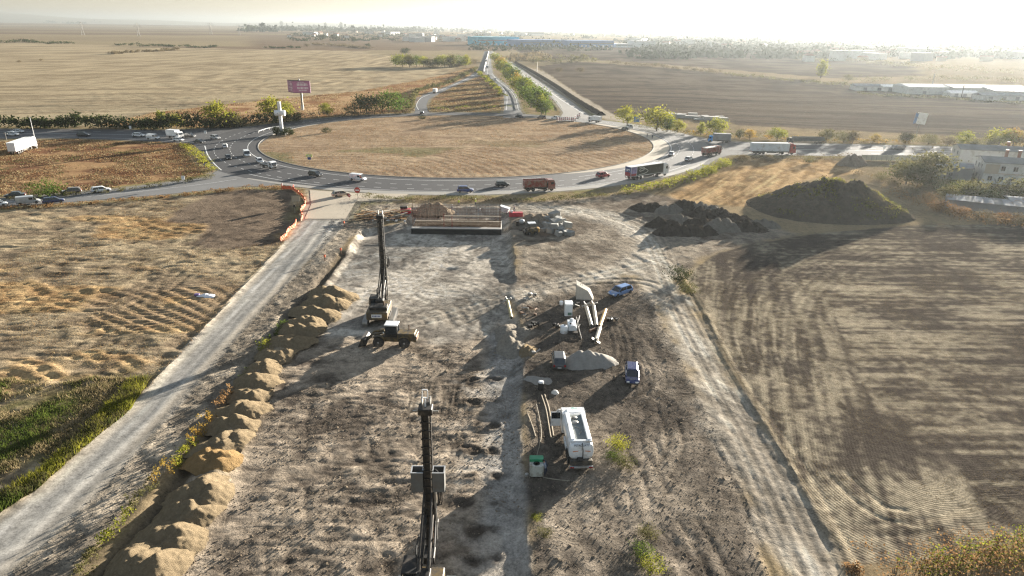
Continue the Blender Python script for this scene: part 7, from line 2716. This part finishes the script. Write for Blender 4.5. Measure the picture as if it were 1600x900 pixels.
house('grey garage with a pale sloping roof left of the two-storey house', loc_of(1487, 277), R(-25), 9, 8, 3.6, WALLG, ROOFT, .7, [(-1, -4.02, 1.6, 1.2, 1.0, 0, -1)], cat='garage', name='garage')
sh = thing('shed', 'long low tin-roofed shed in the scrub at the right', 'shed', loc_of(1540, 328), R(-27))
MB().box((0, 0, 1.1), (18, 5, 2.4)).build('wall', WALLG, sh)
for k in range(9):
    MB().box((-8 + k * 2.02, -.1, 2.42 + .03 * (k % 2) + .02 * math.sin(k * 2)), (1.98, 5.7, .08), Matrix.Rotation(.07, 3, 'X') @ Matrix.Rotation(.02 * math.sin(k * 5), 3, 'Y')).build('roof_sheet', (ROOFT, ROOFT, ROOFG)[k % 3], sh)
MB().box((9.6, -2.2, .9), (1.6, 1.6, 1.9)).build('lean_to', WALLW, sh)
house('small pale shed cut by the right frame edge', loc_of(1600, 328), R(-20), 8, 6, 2.5, WALLW, ROOFT, .4, [], cat='shed', name='shed')
house('low white outbuilding between garage and two-storey house', loc_of(1512, 270), R(-18), 7, 4, 2.4, WALLW, ROOFT, .5, [(-1, -2.02, 1.3, .9, .8, 0, -1)], cat='outbuilding', name='outbuilding')
# fence along the right avenue
fA, fB = at(1345, 251), at(1440, 252)
t = thing('panel_fence', 'pale panel fence along the right avenue beyond the pointed mound', 'fence', ((fA + fB) / 2))
dv = (fB - fA)
n = 12
for k in range(n):
    q = fA + dv * ((k + .5) / n) - (fA + fB) / 2
    a = math.atan2(dv.y, dv.x)
    MB().box(q + Vector((0, 0, 1.05)), (dv.length / n - .14, .05, 1.9), a).build('panel', mat('fence_panel_cream', (.55, .52, .40), .8, var=.2, scale=.5), t)
for k in range(n + 1):
    q = fA + dv * (k / n) - (fA + fB) / 2
    MB().box(q + Vector((0, 0, 1.1)), (.12, .12, 2.2), math.atan2(dv.y, dv.x)).build('post', STEEL, t)

# white sheds far right
for i, (px, py, L, W, H) in enumerate(((1368, 141, 34, 12, 5), (1400, 142, 24, 12, 5), (1428, 143, 26, 14, 5.5), (1470, 146, 60, 22, 8), (1530, 147, 55, 26, 8), (1590, 150, 50, 24, 7), (1560, 156, 30, 10, 5), (1500, 151, 20, 9, 4))):
    t = thing('white_shed', ('white shed, farthest left of the hazy white group', 'second white shed from the left in the hazy group', 'third white shed from the left in the hazy group', 'long white shed behind the pole in the hazy group',
                             'widest white shed right of the pole in the hazy group', 'white shed at the right frame edge in the hazy group', 'low white shed in front, near the right frame edge', 'small white shed in front of the long one')[i],
              'shed', loc_of(px, py), R(-4 + i))
    H *= .62
    MB().box((0, 0, H / 2), (L, W, H)).build('wall', WALLW, t)
    r = MB()
    r.prism([(-W / 2 - .4, H), (W / 2 + .4, H), (W / 2 + .4, H + .15), (0, H + 1.6), (-W / 2 - .4, H + .15)], -L / 2 - .4, L / 2 + .4, axis='x')
    r.build('roof', PW if i % 2 else ROOFT, t)
    for k in range(3):
        MB().box((-L * .3 + k * L * .3, -W / 2 - .03, 1.2), (2.6, .08, 2.2)).build('door', WALLG, t)


def pole(px, py, hpx, label, r=.15, arms=True, cat='pole', name='utility_pole', m=None, group=None):
    p = loc_of(px, py)
    depth = p.y * math.cos(PITCH) + CAM_H * math.sin(PITCH)
    h = hpx / FPX * depth
    t = thing(name, label, cat, p, 0, group)
    MB().tube([(0, 0, -.2), (0, 0, h)], r * 1.3, 8, r2=r * .8).build('post', m or STEEL, t)
    if arms:
        MB().box((0, 0, h - .5), (1.6, .12, .12)).build('cross_arm', m or STEEL, t)
    return t


pole(1455, 140, 24, 'tall pale pole among the white sheds', .5)
pole(1502, 152, 18, 'thinner dark pole right of the tall pale one', .25, m=RIGD)
pole(839, 112, 14, 'thin pole in the dark field by the unfinished road', .3)
pole(58, 232, 48, 'tall thin mast at the nose of the left white trailer', .11, False, 'mast', 'mast', PW)
pole(11, 221, 14, 'short lamp post behind the left white trailer', .07)

# lattice pylons on the left plain
for i, (px, py, hp) in enumerate(((130, 55, 20), (217, 57, 20), (330, 54, 18), (374, 55, 16))):
    p = loc_of(px, py)
    depth = p.y * math.cos(PITCH) + CAM_H * math.sin(PITCH)
    h = hp / FPX * depth
    t = thing('power_pylon', 'lattice power pylon on the plain, %s from the left' % ('first', 'second', 'third', 'fourth')[i], 'pylon', p, .3, 'power pylons on the left plain')
    w = h * .10
    lg = MB()
    for sx in (-1, 1):
        for sy in (-1, 1):
            lg.tube([(sx * w, sy * w, 0), (sx * w * .3, sy * w * .3, h * .62), (sx * w * .22, sy * w * .22, h * .98)], h * .008, 4)
    lg.build('tower', STEEL, t)
    br = MB()
    for k in range(6):
        z0, z1 = h * k / 8, h * (k + 1) / 8
        a, b = w * (1 - .11 * k), w * (1 - .11 * (k + 1))
        for s in (-1, 1):
            br.tube([(-a, s * a, z0), (b, s * b, z1)], h * .005, 4).tube([(s * a, -a, z0), (s * b, b, z1)], h * .005, 4)
    br.build('bracing', STEEL, t)
    for k, zz in enumerate((.72, .88)):
        MB().tube([(-h * .28 + k * h * .06, 0, h * zz), (0, 0, h * (zz + .05)), (h * .28 - k * h * .06, 0, h * zz)], h * .009, 4).build('cross_arm', STEEL, t)
    MB().tube([(0, 0, 0), (0, 0, .02)], 1).build('base', SOILD, t)

# warehouses at the end of the far road
def warehouse(px0, px1, py, hpx, m, roofm, label, deep=60, bays=10):
    a, b = loc_of(px0, py), loc_of(px1, py)
    c = (a + b) / 2
    depth = c.y * math.cos(PITCH) + CAM_H * math.sin(PITCH)
    h = hpx / FPX * depth
    d = b - a
    L = d.length
    t = thing('warehouse', label, 'warehouse', c, math.atan2(d.y, d.x))
    MB().box((0, deep / 2, h / 2), (L, deep, h)).build('wall', m, t)
    MB().box((0, deep / 2, h + .35), (L + 1, deep + 1, .7)).build('roof', roofm, t)
    for k in range(bays):
        x = -L / 2 + (k + .5) * L / bays
        MB().box((x, -.1, 2.4), (L / bays * .35, .3, 3.6)).build('dock_door', WALLW, t)
    MB().box((0, -.08, h * .62), (L * .98, .2, h * .16)).build('window_band', mat('band_glass', (.12, .15, .18), .3), t)
    return t


TEAL = mat('cladding_teal', (0.03, 0.40, 0.55), .6, var=.12, scale=.05)
NAVYC = mat('cladding_navy', (0.09, 0.19, 0.40), .6, var=.12, scale=.05)
warehouse(746, 811, 71, 12, TEAL, TEAL, 'teal clad warehouse at the end of the far road')
warehouse(812, 887, 73, 9.5, NAVYC, NAVYC, 'long dark blue warehouse right of the teal one', 70, 12)
warehouse(892, 959, 74, 9.5, NAVYC, NAVYC, 'dark blue warehouse, farthest right of the three', 70, 10)
warehouse(962, 988, 74, 5, GREYW, PS, 'low pale blue depot right of the warehouses', 40, 5)
warehouse(812, 850, 56, 5, WALLW, PS, 'pale factory behind the dark blue warehouse', 40, 5)

# hazy town: low houses scattered over the plain
rg = random.Random(21)
def town_proto(wall, roof, L, W, H, big=False):
    t = thing('town_house', 'pale house in the hazy town on the far plain', 'house', (0, 0, -50), 0, 'houses of the hazy far town')
    MB().box((0, 0, H / 2), (L, W, H)).build('wall', wall, t)
    if big:
        MB().box((0, 0, H + .3), (L + .6, W + .6, .6)).build('roof', roof, t)
    else:
        MB().prism([(-W / 2 - .5, H), (W / 2 + .5, H), (0, H + 2.4)], -L / 2 - .5, L / 2 + .5, axis='x').build('roof', roof, t)
    return t


protos = [town_proto(WALLW, ROOFR, 12, 9, 6), town_proto(WALLB, ROOFR, 14, 9, 5), town_proto(WALLW, ROOFG, 16, 12, 9, True), town_proto(WALLW, ROOFT, 45, 22, 9, True), town_proto(WALLG, ROOFG, 26, 14, 8, True)]
used = set()
cnt = 0
for (x0, x1, y0, y1, n) in ((440, 760, 44, 60, 46), (640, 745, 56, 66, 22), (980, 1250, 58, 76, 44), (1240, 1600, 62, 96, 84), (740, 1000, 48, 58, 24)):
    for k in range(n):
        px, py = rg.uniform(x0, x1), rg.uniform(y0, y1)
        i = rg.choice((0, 0, 1, 1, 2, 3)) if k % 9 else 4
        p = loc_of(px, py)
        s = rg.uniform(.9, 1.5)
        if i not in used:
            used.add(i)
            o = protos[i]
            o.location = p
            o.rotation_euler = (0, 0, rg.uniform(0, 3))
        else:
            o = copy_thing(protos[i], None, p, rg.uniform(0, 3), s)
for i in range(5):
    if i not in used:
        protos[i].location = loc_of(1100 + i * 20, 66)
rng = np.random.default_rng(8)
def far_wood(name, x0, x1, y0, y1, n, size, m, seed):
    rng = np.random.default_rng(seed)
    cs = []
    for k in range(n):
        p = at(rng.uniform(x0, x1), rng.uniform(y0, y1))
        z = gz(p.x, p.y)
        r = size * rng.uniform(.5, 1.4)
        q = rng.normal(size=(26, 3)) * np.array([r, r, r * .33])
        q[:, 2] = np.abs(q[:, 2]) + z
        cs.append(q + np.array([p.x, p.y, 0]))
    q = np.concatenate(cs)
    v, f = quads_at(q, size * .33, rng)
    tag(link(name, np_mesh(name, v, f, m)), kind='stuff')


far_wood('far_woods', 70, 420, 34, 37, 110, 40, L_FAR, 1)
far_wood('far_treeline', 380, 800, 42, 50, 160, 32, L_FAR, 2)
far_wood('town_trees', 980, 1620, 58, 92, 420, 13, L_FAR, 3)
far_wood('plain_thickets', 450, 760, 50, 64, 130, 9, L_FAR, 4)
far_wood('factory_trees', 740, 1240, 50, 80, 150, 12, L_FAR, 5)
far_wood('scrub', 800, 850, 84, 96, 60, 5, L_BROWN, 6)

# chimneys and masts on the right horizon
for (px, py, hp, r, lb_) in ((1003, 58, 17, 3, 'thin smokestack, left of the two on the middle horizon'), (1070, 56, 11, 3, 'thin smokestack, right one on the middle horizon'), (1249, 66, 17, 6, 'thick chimney in the haze on the right'),
                             (868, 50, 10, 4, 'faint smokestack behind the warehouses, left'), (880, 50, 11, 4, 'faint smokestack behind the warehouses, right')):
    p = loc_of(px, py)
    depth = p.y * math.cos(PITCH) + CAM_H * math.sin(PITCH)
    h = hp / FPX * depth
    t = thing('smokestack', lb_, 'smokestack', p)
    MB().tube([(0, 0, 0), (0, 0, h)], r, 12, r2=r * .7).build('stack', WALLG, t)
    MB().tube([(0, 0, h * .86), (0, 0, h * .93)], r * .82, 12).build('band', WALLW, t)
t = thing('office_block', 'grey block tower beside the right smokestack', 'building', loc_of(1086, 57))
MB().box((0, 0, 14), (40, 22, 28)).build('wall', WALLG, t)
MB().box((0, 0, 28.4), (41, 23, .8)).build('roof', ROOFG, t)

# hills on the left skyline
hv_, hf = [], []
n = 120
for i in range(n + 1):
    x = -16000 + 17500 * i / n
    q = i / n
    hgt = 205 * (1 - q) ** .9 * (0.8 + .35 * math.sin(q * 9) + .12 * math.sin(q * 31)) * min(1, (1 - q) * 4) + 4
    for (dy, k) in ((0, -.1), (900, .45), (2200, .9), (3200, 1.0), (5500, .3)):
        hv_.append((x, 14000 + dy - (q * 1500), hgt * k - 2))
for i in range(n):
    for k in range(4):
        a = i * 5 + k
        hf.append((a, a + 5, a + 6, a + 1))
hm = soilmat('hill_fields', (0.16, 0.14, 0.09), (0.26, 0.22, 0.14), .004, 0.0, .002)
tag(link('hills', np_mesh('hills', np.array(hv_), np.array(hf), hm, smooth=True)), kind='structure')

# ------------------------------------------------------------------ signs and road furniture
t = thing('billboard', 'three-sided magenta billboard on a tall single pole', 'billboard', loc_of(473, 172), R(4))
p = at(473, 172)
depth = p.y * math.cos(PITCH) + CAM_H * math.sin(PITCH)
pw = depth / FPX
MAG = mat('billboard_magenta', (0.50, 0.20, 0.35), .6, var=.25, scale=.3)
MAGD = mat('billboard_plum', (0.36, 0.17, 0.28), .6, var=.3, scale=.3)
WOR = mat('print_white', (0.78, 0.72, 0.75), .6, var=.15)
hT, hB = 47 * pw, 30 * pw
MB().tube([(0, 0, -.2), (0, 0, hB + .5)], .55, 10).build('pole', STEEL, t)
MB().tube([(0, 0, 0), (0, 0, 2.4)], .7, 10).build('pole_foot', WALLW, t)
Wb, Hb = 26 * pw, hT - hB
zc = (hT + hB) / 2 - 1.0
tri = [(-Wb * .56, 1.5), (Wb * .62, 1.5), (-.2, 0)]
A_, B_, C_ = Vector((-Wb * .36, -2.6, 0)), Vector((Wb * .62, -2.2, 0)), Vector((-Wb * .84, 4.0, 0))
for (u, v, mm, nm) in ((A_, B_, MAG, 'front_panel'), (C_, A_, MAGD, 'side_panel'), (B_, C_, MAGD, 'back_panel')):
    d = v - u
    a = math.atan2(d.y, d.x)
    c = (u + v) / 2
    pnl = MB().box((c.x, c.y, zc), (d.length - .06, .25, Hb), a).build(nm, mm, t)
    nrm = Vector((math.sin(a), -math.cos(a), 0))
    pr = MB()
    if nm != 'back_panel':
        for (fx, fz, fl, fh) in ((.04, .20, .64, .22), (.06, -.10, .66, .17), (.06, -.30, .5, .1), (-.02, .40, .4, .06)):
            q = c + d * fx + nrm * .14
            k = 9
            for j in range(k):
                if nm == 'side_panel' and j % 2:
                    continue
                w_ = d.length * fl / k
                q2 = q + d.normalized() * ((j - (k - 1) / 2) * w_)
                pr.box((q2.x, q2.y, zc + Hb * fz), (w_ * (.6 + .25 * math.sin(j * 2.3)), .03, Hb * fh), a)
        pr.build('lettering', WOR, pnl)
    fr = MB().box((c.x, c.y, zc + Hb / 2 + .1), (d.length, .4, .2), a).box((c.x, c.y, zc - Hb / 2 - .1), (d.length, .4, .2), a)
    fr.build('frame', RIGD, t)
MB().box((-.5, 0, zc + Hb / 2 + .5), (.5, .5, .8)).build('floodlight', PS, t)

t = thing('monument_cross', 'tall white monument cross at the west end of the island', 'monument', loc_of(441, 210.5))
p = at(441, 210)
depth = p.y * math.cos(PITCH) + CAM_H * math.sin(PITCH)
pw = depth / FPX
h = 50 * pw
MB().bevbox((0, 0, h / 2), (1.15, 1.15, h), .12).build('shaft', PW, t)
MB().tube([(-2.0, 0, h * .66), (2.0, 0, h * .66)], 1.15, 10).build('cross_arm', PW, t)
MB().lathe((0, 0, h * .66 - .9), [(.9, 0), (1.35, .5), (1.35, 1.4), (.9, 1.9)], 14).build('boss', PW, t)
MB().bevbox((0, 0, .35), (3.4, 3.4, .8), .15).build('plinth', WALLG, t)
for i, (dx, hp) in enumerate(((-9, 14), (-3, 9), (5, 11), (11, 13), (15, 9))):
    tree(441 + dx, 211 + (i % 2), hp, 'tall' if i % 2 == 0 else 'bush', L_DARK, ('dark conifer left of the white cross', 'dark low shrub at the left foot of the cross', 'dark conifer just right of the white cross', 'dark shrub right of the cross', 'small dark conifer farthest right of the cross')[i],
         'shrubs round the white cross', 'shrub', 'shrub', 1.5 if i % 2 == 0 else 1.0)


def sign(px, py, label, kind, h=2.6, rz=0.0, z=RZ):
    p = at(px, py)
    t = thing('road_sign', label, 'road sign', (p.x, p.y, max(z, gz(p.x, p.y))), rz)
    MB().tube([(0, .05, 0), (0, .05, h)], .045, 6).build('post', STEEL, t)
    if kind == 'noentry':
        MB().disc((0, 0, h), .75, .04, 'y', 20).build('plate', PR, t)
        MB().box((0, -.035, h), (1.0, .02, .24)).build('bar', PW, t)
    elif kind == 'arrow':
        MB().disc((0, 0, h), .42, .04, 'y', 16).build('plate', PB, t)
        MB().box((.03, -.035, h), (.1, .02, .5), Matrix.Rotation(.8, 3, 'Y')).build('arrow', PW, t)
    elif kind == 'white':
        MB().box((0, 0, h - .3), (.9, .05, 1.1)).build('plate', PW, t)
        MB().disc((0, -.035, h - .1), .34, .02, 'y', 14).build('symbol', GREYW, t)
    elif kind == 'dir':
        MB().box((0, 0, h), (2.0, .06, .9)).build('plate', mat('sign_yellow_green', (.50, .55, .16), .5), t)
        MB().box((0, 0, h - .9), (1.1, .06, .8)).build('plate', PB, t)
        MB().box((0, -.04, h + .15), (1.5, .02, .12)).box((0, -.04, h - .15), (1.2, .02, .12)).build('lettering', PW, t)
    elif kind == 'blue':
        MB().box((0, 0, h), (2.6, .07, 2.4)).build('plate', PSB, t)
        MB().box((-.4, -.045, h - .1), (.22, .02, 1.5)).box((.3, -.045, h + .3), (1.1, .02, .22)).build('symbol', PW, t)
    elif kind == 'hoard':
        MB().box((0, 0, h), (4.6, .15, 3.6)).build('panel', PW, t)
        MB().box((-1.9, -.09, h), (.8, .03, 3.6)).build('stripe', PB, t)
        MB().box((1.2, .05, h / 2), (.15, .15, h)).build('post', STEEL, t)
    return t


sign(559, 311, 'round red no-entry sign at the corner of the site apron', 'noentry', 2.3)
t = sign(546, 313, 'small red sign left of the round no-entry sign', 'arrow', 1.2)
for c in t.children:
    if c.name.startswith('plate'):
        c.data.materials[0] = PR
sign(484, 256, 'yellow-green direction sign with a blue plate on the island edge', 'dir', 2.6)
sign(288, 291, 'white sign on the near verge of the lower avenue', 'white')
sign(322, 216, 'white sign between the carriageways of the upper avenue', 'white')
sign(205, 208, 'white sign on the median behind the queue', 'white')
sign(994, 198, 'blue road sign at the right edge of the roundabout', 'blue', 3.2)
sign(1380, 240, 'small white sign post on the right avenue kerb', 'white')
t = thing('billboard', 'small tilted white and blue billboard in the dark right field', 'billboard', loc_of(1432, 212), R(-12))
MB().box((0, .1, 3.4), (.3, .3, 6.8)).build('post', STEEL, t)
MB().box((.5, 0, 7.2), (4.0, .3, 4.6), Matrix.Rotation(.12, 3, 'Y')).build('panel', PW, t)
MB().box((-1.75, -.2, 7.25), (1.1, .12, 4.4), Matrix.Rotation(.12, 3, 'Y')).build('stripe', PSB, t)

# two people on the concrete edge of the island
for i, (a, b_) in enumerate(((1011, 215), (1019, 217))):
    q = at(a, b_)
    make_person(('standing person in dark clothes on the island apron, left of two', 'standing person in dark clothes on the island apron, right of two')[i], CLOTH_N, .03, 0, .1, (q.x, q.y, .03), 2.0 + i, helmet=False)

# barrier boards
rg = random.Random(3)
bd = None
for k in range(12):
    px = 871 + k * 3.1
    py = 190 - (k > 8) * (k - 8) * 2.2 + .3 * math.sin(k)
    p = at(px, py)
    if bd is None:
        bd = thing('barrier_board', 'red and white barrier board, first from the left across the unfinished road', 'barrier board', (0, 0, 0), 0, 'barrier boards across the unfinished road')
        MB().box((0, 0, 1.0), (.5, .08, 1.3)).build('board', PW, bd)
        for zz in (.65, 1.25):
            MB().box((0, -.055, zz), (.5, .03, .28), Matrix.Rotation(.5, 3, 'Y')).build('stripe', PR, bd)
        MB().box((0, 0, .12), (.8, .5, .2)).build('foot', BLK, bd)
        o = bd
    else:
        o = copy_thing(bd, 'red and white barrier board, %s from the left across the unfinished road' % nth(k))
    o.location = (p.x, p.y, .04)
    o.rotation_euler = (0, 0, rg.uniform(-.6, .6))
    o.scale = (1.5, 1.5, 1.3)

# concrete barrier between the far carriageways
bp = spline([at(*q)[:2] for q in ((755.5, 113), (758, 102), (761, 91), (763.5, 81))], 8.0)
t = thing('concrete_barrier', 'white concrete barrier dividing the two far carriageways', 'barrier', (bp[0][0], bp[0][1], .02))
seg = None
for a, b in zip(bp[:-1], bp[1:]):
    d = b - a
    m_ = MB()
    m_.prism([(-.55, 0), (.55, 0), (.45, .2), (.2, 1.3), (-.2, 1.3), (-.45, .2)], -np.linalg.norm(d) / 2 + .06, np.linalg.norm(d) / 2 - .06)
    o = m_.build('segment', WALLW, t)
    c = (a + b) / 2 - bp[0]
    o.location = (c[0], c[1], 0)
    o.rotation_euler = (0, 0, math.atan2(d[1], d[0]) - math.pi / 2)


def guardrail(px, label, step=4.0):
    pts = spline([at(*q)[:2] for q in px], step)
    t = thing('guardrail', label, 'guardrail', (pts[0][0], pts[0][1], .02), 0, 'guardrails beside the far roads')
    rel = [Vector((q[0] - pts[0][0], q[1] - pts[0][1], 0)) for q in pts]
    MB().tube([q + Vector((0, 0, .72)) for q in rel], .16, 5).build('rail', PS, t)
    pm = MB().box((0, 0, .4), (.16, .16, .85)).mesh('post', WALLW)
    for q in rel[::2]:
        o = link('post', pm, t)
        o.location = q
    return t


guardrail([(878, 172), (873, 164), (858, 150), (838, 135), (815, 120), (797, 107)], 'guardrail with white posts on the left side of the unfinished road')
guardrail([(785, 136), (775, 126), (768, 117)], 'guardrail on the inner bend of the entry road')
guardrail([(813, 172), (806, 150), (795, 137), (779, 124)], 'guardrail on the outer bend of the entry road')
guardrail([(404, 208), (412, 205), (421, 202.5), (436, 200)], 'short white guardrail beside the white cross')

# stacked concrete slabs beyond the right bend
rg = random.Random(14)
for k in range(20):
    px = 1040 + k * 4.7
    py = 183 + k * .32 + rg.uniform(-1.5, 1.5) - (3 if k % 3 == 0 else 0)
    p = loc_of(px, py)
    b = MB()
    for j in range(rg.choice((1, 2, 3))):
        b.bevbox((rg.uniform(-.2, .2), 0, .3 + j * .62), (rg.uniform(3.2, 5.0), 2.0, .58), .06)
    t = thing('slab_stack', 'stack of pale concrete slabs, %s from the left beyond the right bend' % nth(k), 'slab stack', p, rg.uniform(-.3, .3), 'slab stacks beyond the right bend')
    for j in range(rg.choice((1, 2, 3))):
        MB().bevbox((rg.uniform(-.2, .2), 0, .3 + j * .62), (rg.uniform(3.2, 5.0), 2.0, .56), .06).build('slab', CONS, t)
# long ditch bank of dark earth beside the unfinished road
db = spline([at(*q)[:2] for q in ((806, 98), (832, 112), (868, 134), (900, 156), (940, 180))], 4.0)
vs, fs = [], []
for i, q in enumerate(db):
    d = db[min(i + 1, len(db) - 1)] - db[max(i - 1, 0)]
    d = d / np.linalg.norm(d)
    n_ = np.array([-d[1], d[0]])
    for (o_, z_) in ((-2.6, -.2), (-1.2, 1.1 + .3 * math.sin(i)), (0, 1.6 + .3 * math.sin(i * 1.7)), (1.2, 1.0), (2.8, -.2)):
        vs.append((q[0] + n_[0] * o_, q[1] + n_[1] * o_, z_))
for i in range(len(db) - 1):
    for k in range(4):
        a = i * 5 + k
        fs.append((a, a + 1, a + 6, a + 5))
tag(link('earth_bank', np_mesh('earth_bank', np.array(vs), np.array(fs), SOILD, smooth=True)), kind='structure')
# ------------------------------------------------------------------ the hazy air
hz = MB()
hz.box((0, 13000, 100), (56000, 28400, 210))
HZM = bpy.data.materials.new('haze')
HZM.use_nodes = True
hn = HZM.node_tree
hn.nodes.clear()
h_out = hn.nodes.new('ShaderNodeOutputMaterial')
h_vol = hn.nodes.new('ShaderNodeVolumePrincipled')
h_vol.inputs['Color'].default_value = (0.345, 0.375, 0.39, 1)
h_vol.inputs['Density'].default_value = 1.0e-4
h_vol.inputs['Anisotropy'].default_value = 0.58
hn.links.new(h_vol.outputs[0], h_out.inputs['Volume'])
tag(hz.build('haze', HZM), kind='stuff')
